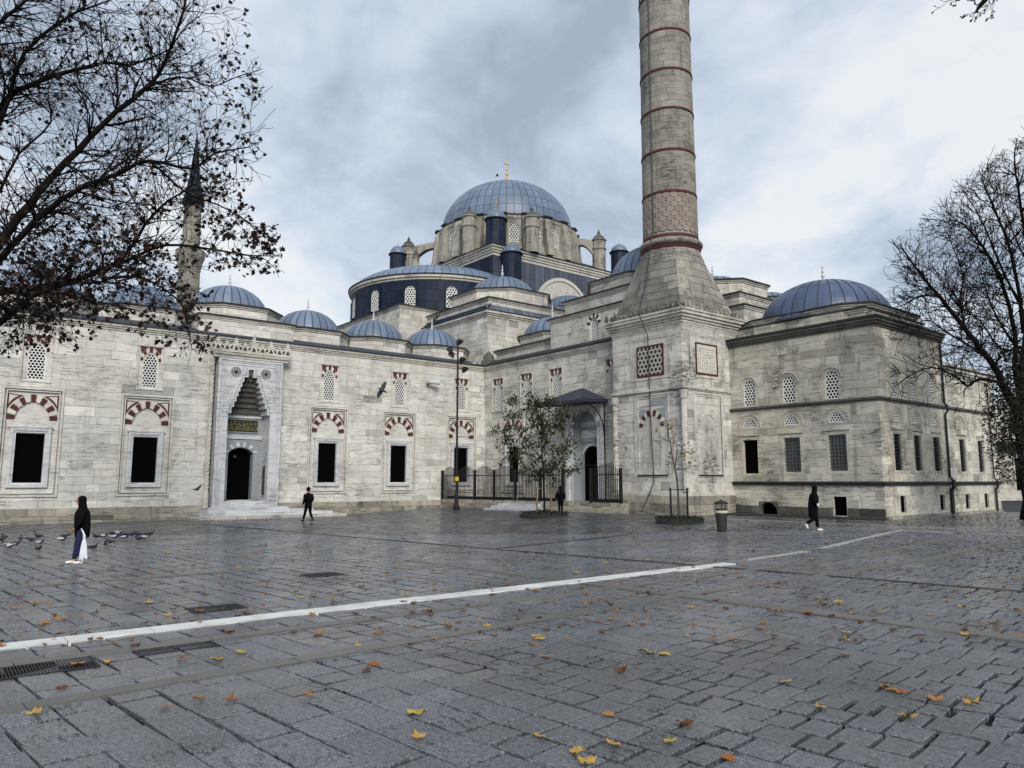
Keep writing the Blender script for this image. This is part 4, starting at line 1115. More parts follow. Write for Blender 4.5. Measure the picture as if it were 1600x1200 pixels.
mb = MB(); mb.lathe(MC, [(DR+.05, DZ1-.06), (DR+.22, DZ1+.02), (DR+.24, DZ1+.16), (DR-.25, DZ1+.34)], 80); mb.build('eave', 'eave', md)
dm = dome(mosque, MC+Vector((0, 0, DZ1+.25)), 7.22, 5.75, 56, 8, .985, gap=.03, label='large lead main dome topped by a gilded finial', power=.92)
finial(dm, MC+Vector((0, 0, 34.62)), 2.9, 'gold', True)
# lead turrets and stone turrets round the drum
def lead_turret(c, r, z0, z1, cap, fin=True, mat='lead_dark'):
    mb = MB(); mb.lathe(c, [(r-.03, z0), (r-.03, z1)], 20); o_ = mb.build('lead_turret', 'lead_seam', mosque, True)
    n = 14; tsh = MB()
    for i in range(n):
        a0 = 6.283185*i/n; a1 = 6.283185*(i+1)/n; m = (a0+a1)/2; cv = Vector((math.cos(m), math.sin(m), 0))
        if cv.dot((CAM-c).normalized()) < -.2: continue
        zs_ = [z0+(z1-z0)*k_/4 for k_ in range(5)]
        for za, zb in zip(zs_, zs_[1:]):
            v, f = sheet_patch(c, [(r, za+.012), (r, zb-.012)], a0+.025, a1-.025, .02, 1); tsh.add(v, f, R.uniform(.6, 1.7))
    tsh.build('lead_sheeting', mat, o_, kind='stuff')
    mb = MB(); mb.lathe(c+Vector((0, 0, z1)), [(r+.14, -.05), (r+.16, .04), (r, .10)], 20); mb.build('eave', 'eave', o_)
    mb = MB(); mb.lathe(c+Vector((0, 0, z1+.08)), [(r*math.cos(t_), cap*math.sin(t_)) for t_ in (1.5708*i/8 for i in range(9))], 20); mb.build('cap', 'lead', o_, True)
    if fin: finial(o_, c+Vector((0, 0, z1+cap)), fin, 'gold' if fin > 1 else 'finial')
lead_turret(Vector((-11.0, 9.35, 0)), .98, 24.6, 27.35, 1.0, 1.05)
lead_turret(Vector((-9.35, 10.0, 0)), .95, 19.5, 23.65, .9, False)
lead_turret(Vector((-26.9, 7.5, 0)), .88, 22, 27.4, .95, .9)
lead_turret(Vector((-9.3, 24.9, 0)), .92, 21, 26.7, .85, .8)
def stone_turret(p, z0, z1, to=True, r=.72):
    c = Vector((p[0], p[1], 0)); mb = MB()
    mb.lathe(c, [(r*1.05, z0), (r, z0+.4), (r, z1-1.1), (r*1.16, z1-1.0), (r*1.16, z1-.85), (r, z1-.75), (r, z1-.08), (r*1.2, z1), (r*1.2, z1+.1)], 8)
    o_ = mb.build('stone_turret', 'stone_drum', mosque)
    mb = MB(); mb.lathe(c+Vector((0, 0, z1+.1)), [(r*1.0, 0), (r*.85, .28), (r*.35, .62), (r*.2, .7), (r*.26, .82), (r*.12, 1.0), (.01, 1.25)], 8); mb.build('cap', 'stone_dark', o_)
    if to:   # flying arch to the drum
        d = (MC-c); d.z = 0; ln = d.length-DR-.2; d.normalize(); u = Vector((-d.y, d.x, 0)); q = MB(); w2 = .38; n = 10
        top = [(r*.5, z1-.15)]+[(r*.5+(ln-r*.5)*i/n, z1-.15+.45*math.sin(math.pi*.5*i/n)) for i in range(1, n+1)]
        bot = [(r*.6+(ln-r*.6)*i/n, z1-2.0+1.55*math.sin(math.pi*(.02+.98*i/n)*.72)) for i in range(n+1)]
        for (a, b, e_, f_) in zip(top, top[1:], bot, bot[1:]):
            q.prism([c+d*x+Vector((0, 0, z_))-u*w2 for x, z_ in (e_, f_, b, a)], u*2*w2)
        q.build('flying_arch', 'stone_drum', o_)
stone_turret((-14.3, 8.5), 24.5, 28.35); stone_turret((-10.0, 13.1), 24.5, 28.1); stone_turret((-27.25, 9.1), 24.5, 28.7); stone_turret((-10.6, 23.1), 24.5, 28.0); stone_turret((-22.4, 7.2), 24.5, 25.9, False, .38)
st.finish(300)

# podium with steps in front of the wing wall
pod = thing('podium', 'low rough stone podium carrying the iron fence before the side door', 'podium', (8, -2, 0))
def fl(t_): return Vector((.15+14.9*t_, -3.75+2.35*t_, 0))
PZ = .84
mb = MB(); mb.add([fl(0)+Vector((0, 0, PZ)), fl(1)+Vector((0, 0, PZ)), Vector((15.05, .05, PZ)), Vector((.15, .05, PZ))], [(0, 1, 2, 3)])
dirp = (fl(1)-fl(0)).normalized(); plp = Plane(fl(0), dirp, (dirp.y, -dirp.x, 0)); LP = (fl(1)-fl(0)).length
plp.quad(mb, 0, LP, 0, PZ, -.03); mb.add([fl(1), Vector((15.05, .05, 0)), Vector((15.05, .05, PZ)), fl(1)+Vector((0, 0, PZ))], [(0, 1, 2, 3)])
po = mb.build('terrace', 'plinth', pod)
st = Stones(pod, 'plinth'); ashlar(st, po, plp, 0, LP, .1, PZ+.02, (), (.22, .26), (.4, 1.0), .02, .3, .2); st.finish()
for i, (d_, z_) in enumerate(((1.5, .40), (1.1, .54), (.7, .68))):
    mb = MB(); plp.box(mb, 5.6+.25*i, 9.3-.1*i, .1, z_, -.02, d_); mb.build('step', 'marble', pod)
mb = MB(); plp.box(mb, 10.5, 15.6, .1, .52, -.02, .55); mb.build('ledge', 'plinth', pod)

# iron fence
fen = thing('iron_fence', 'black iron railing with arched spear tops before the side door', 'fence', (8, -2.6, PZ))
n = 128; segs = [0, .10, .215, .335, .46, .60, .72, .86, 1.0]
for a, b in zip(segs, segs[1:]):
    for t_ in (a,):
        c_ = fl(t_); mb = MB(); mb.box((c_.x-.075, c_.y-.075, PZ), (c_.x+.075, c_.y+.075, PZ+2.0)); mb.build('post', 'iron', fen)
    if a == .72: continue     # open gate
    m = max(2, int((b-a)*n))
    for i in range(1, m):
        t_ = a+(b-a)*i/m; c_ = fl(t_); hgt = 1.72+.42*math.sin(math.pi*i/m)
        mb = MB(); mb.tube(c_+Vector((0, 0, PZ+.02)), c_+Vector((0, 0, PZ+hgt)), .023, .023, 4); mb.tube(c_+Vector((0, 0, PZ+hgt)), c_+Vector((0, 0, PZ+hgt+.16)), .036, .004, 4); mb.build('bar', 'iron', fen)
    for z_ in (.12, 1.62):
        mb = MB(); mb.tube(fl(a)+Vector((0, 0, PZ+z_)), fl(b)+Vector((0, 0, PZ+z_)), .04, .04, 4); mb.build('rail', 'iron', fen)
c_ = fl(1); mb = MB(); mb.box((c_.x-.06, c_.y-.06, PZ), (c_.x+.06, c_.y+.06, PZ+2.0)); mb.build('post', 'iron', fen)
mb = MB(); mb.tube(c_+Vector((0, 0, PZ+1.62)), Vector((14.98, -.75, PZ+1.62)), .028, .028, 4); mb.tube(c_+Vector((0, 0, PZ+.12)), Vector((14.98, -.75, PZ+.12)), .028, .028, 4); mb.build('return_rail', 'iron', fen)
for a, b in ((.03, .44), (.47, .71), (.87, .99)):
    mb = MB(); p0, p1 = fl(a), fl(b); p0.y += .05; p1.y += .05; q = Vector((0, .02, 0))
    mb.add([p0+Vector((0, 0, PZ)), p1+Vector((0, 0, PZ)), p1+Vector((0, 0, PZ+.22)), p0+Vector((0, 0, PZ+.22)), p0+q*3+Vector((0, 0, PZ)), p1+q*3+Vector((0, 0, PZ)), p1+q*3+Vector((0, 0, PZ+.22)), p0+q*3+Vector((0, 0, PZ+.22))], [(0, 1, 2, 3), (5, 4, 7, 6), (3, 2, 6, 7)]); mb.build('base_board', 'iron', fen)

# ================================================================== near minaret
mina = thing('minaret', 'tall round stone minaret with red bands on a square panelled base', 'minaret', (16.5, 1.9, 0))
st = Stones(mina, 'stone_b')
X0, X1, Y0, Y1 = 13.9, 19.1, -.70, 4.5
PF = face_y(Y0); PR = face_x(X1)
mb = MB(); cr_ = .13
extrude_plan(mb, [Vector((X0+cr_, Y0+cr_, 0)), Vector((X1-cr_, Y0+cr_, 0)), Vector((X1-cr_, Y1, 0)), Vector((X0+cr_, Y1, 0))], 0, 11.3); mbase = mb.build('base', 'mortar', mina)
opF = [(15.86, 18.06, 2.44, 6.80), (15.30, 18.25, 7.75, 10.22)]
opR = [(.40, 2.60, 2.44, 6.80), (-.10, 2.95, 7.75, 10.22)]
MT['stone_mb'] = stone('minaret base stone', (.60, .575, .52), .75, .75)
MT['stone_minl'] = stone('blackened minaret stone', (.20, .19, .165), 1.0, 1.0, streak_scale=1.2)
ashlar(st, mbase, PF, X0, X1, 1.55, 10.75, opF, (.38, .5), (.6, 1.3), 0, .12, .10, 'stone_mb'); ashlar(st, mbase, PR, Y0, Y1, 1.55, 10.75, opR, (.38, .5), (.6, 1.3), 0, .06, .08, 'stone_mb')
ashlar(st, mbase, PF, X0-.1, X1+.12, 0, 1.3, (), (.34, .46), (.6, 1.4), .12, .3, .16, 'plinth'); ashlar(st, mbase, PR, Y0-.12, Y1, 0, 1.3, (), (.34, .46), (.6, 1.4), .12, .3, .16, 'plinth')
def ring4(name, z, prof, mat, x0=X0, x1=X1, y0=Y0, y1=Y1):
    q = MB()
    for o_, h_ in prof:
        p_ = [Vector((x0-o_, y0-o_, 0)), Vector((x1+o_, y0-o_, 0)), Vector((x1+o_, y1+o_, 0)), Vector((x0-o_, y1+o_, 0))]
        extrude_plan(q, p_, z-.004, z+h_); q.add([v+Vector((0, 0, z-.004)) for v in p_], [(3, 2, 1, 0)]); z += h_
    q.build(name, mat, mina); return z
ring4('base_moulding', 1.30, [(.11, .10), (.06, .10), (.03, .06)], 'trim')
ring4('string_course', 7.02, [(.05, .08), (.12, .12), (.06, .08)], 'stone_mb')
ring4('dentil_band', 10.52, [(.02, .26)], 'stone_mb')
zt = ring4('cornice', 10.76, [(.08, .14), (.16, .14), (.26, .16), (.36, .18), (.42, .10)], 'trim')
for pl_, a, b in ((PF, X0, X1), (PR, Y0, Y1)):
    q = MB(); n = 46
    for i in range(n): u = a+(b-a)*(i+.5)/n; pl_.box(q, u-.03, u+.03, 10.62, 10.74, 0, .06)
    q.build('dentils', 'stone_mb', mbase)
# corner colonnettes with capitals
for x_, y_ in ((X1+.01, Y0-.01), (X0+.15, Y0-.01)):
    q = MB(); q.lathe((x_, y_, 0), [(.17, 1.55), (.17, 6.5), (.21, 6.55), (.20, 6.62), (.27, 6.98)], 8); q.build('colonnette', 'stone_mb', mina)
# panels
def base_panel(pl_, u0, u1, front):
    uc = (u0+u1)/2
    q = MB(); hw = 1.47; pl_.frame(q, uc-hw, uc+hw, 7.78, 10.20, .08, -.04, .02); pl_.frame(q, uc-hw+.16, uc+hw-.16, 7.86, 10.12, .07, -.08, -.005)
    pl_.quad(q, uc-hw, uc+hw, 7.78, 10.2, -.02)
    p_ = q.build('panel', 'stone_mb', mina)
    q = MB(); pl_.frame(q, uc-.98, uc+.98, 7.97, 9.75, .09, -.03, .03); p2 = q.build('panel_border', 'red', p_)
    z0, z1, a0, a1 = 8.07, 9.66, uc-.88, uc+.88
    q = MB(); pl_.box(q, a0, a1, z0, z1, -.03, .008); q.build('panel_field', 'eave' if front else 'white_stone', p_)
    q = MB()
    if front:   # interlaced star lattice over dark ground
        s_ = .29; rows = int((z1-z0)/(s_*.866))+1
        def bar(pa, pb):
            n_ = 4
            for i in range(n_):
                a = (pa[0]+(pb[0]-pa[0])*i/n_, pa[1]+(pb[1]-pa[1])*i/n_); b = (pa[0]+(pb[0]-pa[0])*(i+1)/n_, pa[1]+(pb[1]-pa[1])*(i+1)/n_)
                m = ((a[0]+b[0])/2, (a[1]+b[1])/2)
                if a0 < m[0] < a1 and z0 < m[1] < z1:
                    dx, dz = b[0]-a[0], b[1]-a[1]; l_ = math.hypot(dx, dz); wv = .026
                    nx_, nz_ = -dz/l_*wv, dx/l_*wv
                    q.add([pl_.P(a[0]+nx_, a[1]+nz_, .02), pl_.P(a[0]-nx_, a[1]-nz_, .02), pl_.P(b[0]-nx_, b[1]-nz_, .02), pl_.P(b[0]+nx_, b[1]+nz_, .02)], [(0, 1, 2, 3)])
        for j in range(-1, rows+2):
            for i in range(-1, 8):
                cu = a0+(i+.5*(j % 2))*s_*1.0; cz = z0+j*s_*.866
                for k_ in range(6):
                    t0 = k_*math.pi/3+.2; t1 = t0+math.pi/3
                    bar((cu+s_*.5*math.cos(t0), cz+s_*.5*math.sin(t0)), (cu+s_*.5*math.cos(t1), cz+s_*.5*math.sin(t1)))
    else:       # squared interlocking relief
        for j in range(9):
            for i in range(9):
                u = a0+.1+i*(a1-a0-.2)/8.6; z_ = z0+.08+j*(z1-z0-.16)/9
                if R.random() < .8: pl_.box(q, u, u+.15*R.choice((.4, 1, 1)), z_, z_+.03, .008, .03)
                if R.random() < .7: pl_.box(q, u, u+.03, z_+.03, z_+.15*R.choice((.6, 1)), .008, .028)
        pl_.box(q, uc-.03, uc+.03, 8.35, 8.75, .008, .04)
    q.build('panel_ornament', 'white_stone' if front else 'stone_b', p_)
    # lower niche
    q = MB(); pl_.frame(q, uc-1.28, uc+1.28, 2.30, 6.98, .12, -.03, .025); pl_.frame(q, uc-1.08, uc+1.08, 2.44, 6.80, .07, -.10, .0)
    pl_.sheet(q, uc-1.10, uc+1.10, 2.44, 6.80, -.04, [])
    nz = q.build('niche', 'stone_mb', mina)
    q = MB(); L0 = arch_line(uc-.02, 5.15, .66, .62, 12); pl_.poly(q, ([(uc-.68, 3.05), (uc+.64, 3.05)]+L0[::-1]), -.08, -.03, .86); q.build('niche_panel', 'stone_mb', nz)
    voussoirs(nz, pl_, uc-.02, 5.12, .66, .62, .90, .95, 11 if front else 9, ('red', 'white_stone') if front else ('stone_mb', 'stone_mb'), -.06, .0)
    for u_, w_ in ((uc-.55, .45), (uc+.48, .50)):
        q = MB(); pl_.box(q, u_-w_, u_+w_, 6.30, 6.66, -.06, -.012); q.build('niche_tablet', 'marble_grey' if front and u_ > uc else 'white_stone' if front else 'stone_mb', nz)
    for sg in (-1, 1):
        q = MB(); pts = [(uc+sg*1.0, 6.22), (uc+sg*1.0, 5.62)]+[(uc-.02+sg*x, 5.12+z_) for x, z_ in (arch_pt(s_, .95, 1.0) for s_ in (.6, .45, .3, .16))]
        pts = [p for p in pts if p[1] < 6.23]
        pl_.poly(q, pts if sg < 0 else pts[::-1], -.06, -.02); q.build('niche_spandrel', 'marble_grey' if front else 'stone_mb', nz)
    q = MB(); pl_.box(q, uc-1.1, uc+1.1, 2.36, 2.44, -.02, .06); q.build('sill', 'eave', nz)
base_panel(PF, 15.52, 18.10, True); base_panel(PR, .10, 2.75, False)
# cresting of stone palmettes
i = 0
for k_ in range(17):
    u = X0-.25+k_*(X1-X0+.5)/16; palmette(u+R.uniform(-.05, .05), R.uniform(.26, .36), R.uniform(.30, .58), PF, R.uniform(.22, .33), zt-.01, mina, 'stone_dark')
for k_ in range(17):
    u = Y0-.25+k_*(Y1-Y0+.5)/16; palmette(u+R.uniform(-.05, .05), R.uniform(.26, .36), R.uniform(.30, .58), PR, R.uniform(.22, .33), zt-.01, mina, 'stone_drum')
# transition: square to sixteen sides
CX = Vector((16.45, 1.85, 0)); z0 = zt-.01; z1 = 15.62; rt = 1.72; n = 16; hs = 2.55
ring = []
for i in range(64):
    t_ = 6.283185*i/64
    c_, s_ = math.cos(t_), math.sin(t_); m = max(abs(c_), abs(s_)); lo = Vector((16.5+hs*c_/m, 1.9+hs*s_/m, z0))
    k_ = i/64*n; a = math.floor(k_)*6.283185/n; b = a+6.283185/n; fr = k_-math.floor(k_)
    hi = CX+Vector((math.cos(a)*(1-fr)+math.cos(b)*fr, math.sin(a)*(1-fr)+math.sin(b)*fr, 0))*rt; hi.z = z1
    ring.append((lo, hi))
mb = MB(); lv = 1
tb = mb
def trans(t_, i): lo, hi = ring[i % 64]; return lo.lerp(hi, t_)
for i in range(64): mb.add([trans(0, i), trans(0, i+1), trans(1, i+1), trans(1, i)], [(0, 1, 2, 3)])
tr = mb.build('transition', 'mortar', mina, label='tapering faceted pedestal of the minaret')
# stones of the transition
nz_ = 9
for j in range(nz_):
    t0, t1 = j/nz_, (j+1)/nz_; i = R.randint(0, 3); end = i+64
    while i < end:
        s_ = R.choice((3, 4, 5, 6)) if j < 6 else R.choice((4, 5, 6)); k2 = min(i+s_, end)
        vs = []; m = k2-i
        for tt in (t0+.004, t1-.004):
            for q_ in range(m+1):
                p = trans(tt, i+q_); o_ = p-Vector((16.5, 1.9, p.z)); o_.normalize(); vs.append(p+o_*(.03+R.uniform(0, .0)))
        d0 = (vs[m]-vs[0]).normalized()*.012
        fs = [(q_, q_+1, m+2+q_, m+1+q_) for q_ in range(m)]
        b0 = len(vs); vs += [v-(v-Vector((16.5, 1.9, v.z))).normalized()*.05 for v in list(vs)]
        fs += [(q_+1, q_, b0+q_, b0+q_+1) for q_ in range(m)]+[(m+1+q_, m+2+q_, b0+m+2+q_, b0+m+1+q_) for q_ in range(m)]
        mid = sum(vs[:b0], Vector())/b0
        side_tone = 1.25 if (mid.x-16.5) > abs(mid.y-1.9)*.8 else .95
        if (mid-Vector((16.5, 1.9, mid.z))).dot(CAM-mid) > 0: st.add(tr, vs, fs, R.gauss(1.0, .10), 'stone_min' if side_tone > 1 else 'stone_minl')  # paler stone on the +X side, black-crusted stone on the others
        i = k2
# torus and bands
def shaft_r(z): return 1.635-.0058*(z-16)
def ringband(z0, z1, dr, mat, name, prof=None):
    q = MB(); q.lathe(CX, prof or [(shaft_r(z0)-.1, z0), (shaft_r(z0)+dr, z0), (shaft_r(z1)+dr, z1), (shaft_r(z1)-.1, z1)], 32); q.build(name, mat, mina)
ringband(15.6, 15.82, .12, 'red', 'red_band', [(1.6, 15.6), (1.74, 15.64), (1.80, 15.82), (1.6, 15.9)])
q = MB(); q.lathe(CX, [(1.6+.30*math.sin(t_), 16.06-.22*math.cos(t_)) for t_ in (math.pi*i/8 for i in range(9))], 40); q.build('torus_moulding', 'stone_min', mina, True)
ringband(16.27, 16.50, .04, 'red', 'red_band')
for z in (19.0, 21.60, 24.22, 26.76, 29.34, 31.82): ringband(z+.02, z+.14, .045, 'red', 'red_band')
mb = MB(); mb.lathe(CX, [(shaft_r(15.6)-.04, 15.6), (shaft_r(36.5)-.04, 36.5)], 32); shaft = mb.build('shaft', 'mortar', mina)
def cyl_block(z0, z1, a0, a1, rr, na=3):
    vs = []
    for (z_, ai, ro) in ((z0+.006, .004, -.05), (z0+.006, .004, 0), (z1-.006, .004, 0), (z1-.006, .004, -.05)):
        for i in range(na+1):
            t_ = a0+ai+(a1-a0-2*ai)*i/na; r_ = rr(z_)+ro; vs.append(CX+Vector((math.cos(t_)*r_, math.sin(t_)*r_, z_)))
    m = na+1; fs = []
    for j in range(3):
        for i in range(na): fs.append((j*m+i, j*m+i+1, (j+1)*m+i+1, (j+1)*m+i))
    fs += [(m, 0, 3*m, 2*m), (na, m+na, 2*m+na, 3*m+na)]
    return vs, fs
va = math.atan2(CAM.y-CX.y, CAM.x-CX.x)
zb = [19.16, 21.60, 21.76, 24.22, 24.38, 26.76, 26.92, 29.34, 29.50, 31.82]
for z0, z1 in zip(zb[::2], zb[1::2]):
    n_ = 6
    for j in range(n_):
        za, zc = z0+(z1-z0)*j/n_, z0+(z1-z0)*(j+1)/n_; a = va-1.75+R.uniform(-.3, 0)
        while a < va+1.75:
            da = R.uniform(.35, .75); t_ = R.gauss(1, .09)
            v, f = cyl_block(za, zc, a, a+da, shaft_r, 3); st.add(shaft, v, f, t_, 'stone_min'); a += da
# patterned brick zone: interlocking pink shapes with raised joints
n_ = 22; hz = .34
for j in range(8):
    for i in range(n_):
        a = 6.283185*(i+.5*(j % 2))/n_; dv = (a-va+math.pi) % 6.283185-math.pi
        if abs(dv) > 1.75: continue
        zc = 16.66+hz*.5+j*.29; da = 6.283185/n_
        hexp = [(-.5, 0), (-.28, -.5), (.28, -.5), (.5, 0), (.28, .5), (-.28, .5)]
        vs = []
        for rr_ in (.0, .035):
            for x_, y_ in hexp:
                t_ = a+x_*da*1.06; z_ = min(18.99, max(16.61, zc+y_*hz*.985)); vs.append(CX+Vector((math.cos(t_)*(shaft_r(z_)-.02+rr_), math.sin(t_)*(shaft_r(z_)-.02+rr_), z_)))
        fs = [(6, 7, 8, 9, 10, 11)]+[(k_, (k_+1) % 6, 6+(k_+1) % 6, 6+k_) for k_ in range(6)]
        mesh_obj('brick', vs, fs, [R.uniform(.82, 1.12)]*7, 'pink', shaft)
# carved zone below the balcony, balcony, upper shaft and lead cone
for j in range(5):
    for i in range(36):
        a = 6.283185*(i+.5*(j % 2))/36; dv = (a-va+math.pi) % 6.283185-math.pi
        if abs(dv) > 1.75: continue
        v, f = cyl_block(32.04+j*.22, 32.22+j*.22, a, a+.10, lambda z: shaft_r(z)+.02, 1); mesh_obj('brick', v, f, [1]*len(f), 'red' if (i+j) % 2 else 'white_stone', shaft)
mb = MB(); mb.lathe(CX, [(1.5, 33.2), (1.7, 34.2), (2.0, 35), (2.4, 36), (2.5, 36.2), (2.5, 37.2), (2.35, 37.2), (2.35, 36.4), (1.3, 36.4), (1.3, 44), (1.45, 44.2), (1.45, 44.4)], 32); mb.build('balcony', 'stone_min', mina)
mb = MB(); mb.lathe(CX, [(1.55, 44.4), (.04, 53)], 24); mb.build('spire', 'lead_dark', mina)
# cable running down
mb = MB(); aw = va-.62
pts = [CX+Vector((math.cos(aw)*(shaft_r(z)+.05), math.sin(aw)*(shaft_r(z)+.05), z)) for z in (36, 30, 24, 20, 16.8)]+[CX+Vector((math.cos(aw)*1.95, math.sin(aw)*1.95, 16.0)), Vector((16.3, -.35, 13.4)), Vector((16.5, -1.1, 12.0)), Vector((16.6, -1.2, 11.3)), Vector((16.75, -.78, 10.3)), Vector((16.80, -.78, 6)), Vector((16.95, -.78, 2.0)), Vector((16.3, -1.1, .4))]
mb.path(pts, [.028]*len(pts), 5); mb.build('cable', 'iron', mina)
st.finish(300)

# ================================================================== library building right of the minaret
lib = thing('library_building', 'two-storey weathered stone building with a low lead dome at the right', 'building', (23.3, 10, 0))
st = Stones(lib, 'stone_lib'); LY = 3.5; LX = 27.52; LE = 11.3; LF = 18.15
PLF = face_y(LY); PLR = face_x(LX)
of = []; UPL = [(20.37, .37), (22.79, .36), (25.2, .37)]
LOW = [(20.29, .46, 2.49, 4.37), (22.82, .475, 2.55, 4.39), (25.32, .475, 2.58, 4.42)]
for (u, a) in UPL: of.append((u-.55, u+.55, 6.22, 7.98))
for u, a, z0, z1 in LOW: of += [(u-a, u+a, z0, z1), (u-.78, u+.78, 4.98, 5.92)]
of += [(20.66, 21.82, 0, .98), (24.93, 25.67, .36, 1.34)]
orr = []; RW_ = [(5.20, .41), (7.43, .40), (9.70, .41), (13.08, .41), (15.70, .40)]
for u, a in RW_: orr.append((u-a, u+a, 2.60, 4.42))
for u in (5.27, 7.38, 9.62): orr += [(u-.55, u+.55, 6.22, 7.98)]
for u in (5.27, 7.38, 9.62, 13.0, 15.65): orr += [(u-.72, u+.72, 4.98, 5.92)]
for u in (5.33, 9.87, 13.2, 15.93): orr.append((u-.33, u+.33, .55, 1.40))
mb = MB(); PLF.sheet(mb, 19.0, LX, 0, 9.75, -.03, of); PLR.sheet(mb, LY, LE, 0, 9.75, -.03, orr); PLR.sheet(mb, LE, LF, 0, 8.0, -.03, orr)
mb.add([(LX-.03, LF, 0), (12, LF, 0), (12, LF, 8), (LX-.03, LF, 8)], [(0, 1, 2, 3)]); mb.add([(LX-.03, LE, 8), (12, LE, 8), (12, LE, 9.75), (LX-.03, LE, 9.75)], [(0, 1, 2, 3)])
lw = mb.build('wall', 'mortar', lib)
kw = dict(ch=(.36, .50), bw=(.5, 1.4), dark=.12, spread=.10)
ashlar(st, lw, PLF, 19.05, LX, 2.06, 6.02, of, **kw); ashlar(st, lw, PLF, 19.05, LX, 6.18, 9.72, of, **kw)
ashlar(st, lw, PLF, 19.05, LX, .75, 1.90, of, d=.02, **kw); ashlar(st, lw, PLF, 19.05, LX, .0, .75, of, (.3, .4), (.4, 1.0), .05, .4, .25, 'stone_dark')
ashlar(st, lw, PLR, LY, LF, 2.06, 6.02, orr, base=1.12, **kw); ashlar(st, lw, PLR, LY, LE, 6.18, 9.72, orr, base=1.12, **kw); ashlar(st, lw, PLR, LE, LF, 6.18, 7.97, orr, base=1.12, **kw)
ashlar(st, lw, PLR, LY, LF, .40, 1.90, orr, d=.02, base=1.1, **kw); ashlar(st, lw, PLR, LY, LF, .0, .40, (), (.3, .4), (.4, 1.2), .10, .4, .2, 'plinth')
def band2(name, z, prof, mat, y1=LF):
    q = MB()
    for o_, h_ in prof:
        PLF.box(q, 19.1, LX-.2, z-.003, z+h_, -.2, o_); PLR.box(q, LY-o_, y1, z-.003, z+h_, -.2, o_); z += h_
    q.build(name, mat, lib); return z
band2('string_course', 1.88, [(.10, .09), (.15, .09)], 'eave'); band2('string_course', 6.00, [(.06, .08), (.13, .10)], 'stone_dark')
z = band2('cornice', 9.70, [(.06, .12), (.14, .13), (.22, .14)], 'stone_dark', LE)
band2('eave', z, [(.28, .10)], 'eave', LE)
q = MB(); z = 7.95
for o_, h_ in ((.06, .12), (.14, .13), (.22, .14)): PLR.box(q, LE, LF+o_, z-.003, z+h_, -.2, o_); z += h_
q.build('cornice', 'trim', lib); q = MB(); PLR.box(q, LE, LF+.25, z-.003, z+.1, -6, .26); q.build('eave', 'eave', lib)
mb = MB(); mb.box((12, LE, 8.3), (LX-.6, LF-.3, 8.9)); mb.build('parapet', 'stone_lib', lib)
# attic and dome
d_ = drum(lib, st, [Vector((19.7, 4.15, 0)), Vector((26.75, 4.15, 0)), Vector((26.75, 10.75, 0)), Vector((19.7, 10.75, 0))], 10.1, 10.62, 'stone_lib', ch=(.3, .4))
d_ = drum(lib, st, chamfered(23.1, 7.4, 3.75, 3.4, 2.6), 10.3, 10.95, 'stone_lib', ch=(.28, .36))
dm = dome(lib, (23.0, 7.35, 10.95), 3.55, 2.55, 32, 2, mat='lead_blue', label='low broad lead dome of the library')
finial(dm, (23.0, 7.35, 13.45), 1.15)
def grille(par, pl, uc, a, z0, z1, nu=5, nz=10):
    q = MB()
    for i in range(1, nu): u = uc-a+2*a*i/nu; q.tube(pl.P(u, z0, -.05), pl.P(u, z1, -.05), .018, .018, 4)
    for j in range(1, nz): z_ = z0+(z1-z0)*j/nz; q.tube(pl.P(uc-a, z_, -.035), pl.P(uc+a, z_, -.035), .018, .018, 4)
    q.build('grille', 'iron', par)
MT['dim_glass'] = plain('dusty pane', (.16, .165, .155), .5, var=.4, scale=1.5, bmp=0)
def lib_low(pl, uc, a, z0, z1, glass, shutter=False):
    q = MB(); pl.frame(q, uc-a-.16, uc+a+.16, z0-.14, z1+.16, .16, -.03, .012)
    for (u0, u1, za, zb_) in ((uc-a, uc-a+.02, z0, z1), (uc+a-.02, uc+a, z0, z1), (uc-a, uc+a, z0, z0+.02), (uc-a, uc+a, z1-.02, z1)): pl.box(q, u0, u1, za, zb_, -.2, -.03)
    pl.box(q, uc-a-.22, uc+a+.22, z1+.22, z1+.29, -.03, .07)
    o_ = q.build('window', 'stone_lib', lib)
    pane(o_, pl, uc-a, uc+a, z0, z1, -.14, glass, 'pane')
    if not shutter: grille(o_, pl, uc, a-.01, z0, z1)
lib_low(PLF, *LOW[0], 'void', True); lib_low(PLF, *LOW[1], 'dim_glass'); lib_low(PLF, *LOW[2], 'dim_glass')
for u, a in RW_: lib_low(PLR, u, a, 2.60, 4.42, 'void')
def lib_up(pl, uc, a=.37):
    q = MB(); zs = 7.36; arch_fill(pl, q, uc, uc-.55, uc+.55, 6.22, 7.98, zs, a, .36, 0); arch_reveal(pl, q, uc, 6.22, zs, a, .36, -.22, 0)
    L0 = arch_line(uc, zs, .52, .50, 12); L1 = arch_line(uc, zs, .56, .54, 12)
    for p, r_, p2, r2 in zip(L0, L0[1:], L1, L1[1:]): pl.poly(q, [p, r_, r2, p2][::-1], -.02, .05)
    o_ = q.build('window', 'stone_lib', lib); lattice(o_, pl, uc, 6.24, zs, a, .36, -.06, .18, .078); pane(o_, pl, uc-a, uc+a, 6.22, 7.8, -.09, 'void', 'dark_opening')
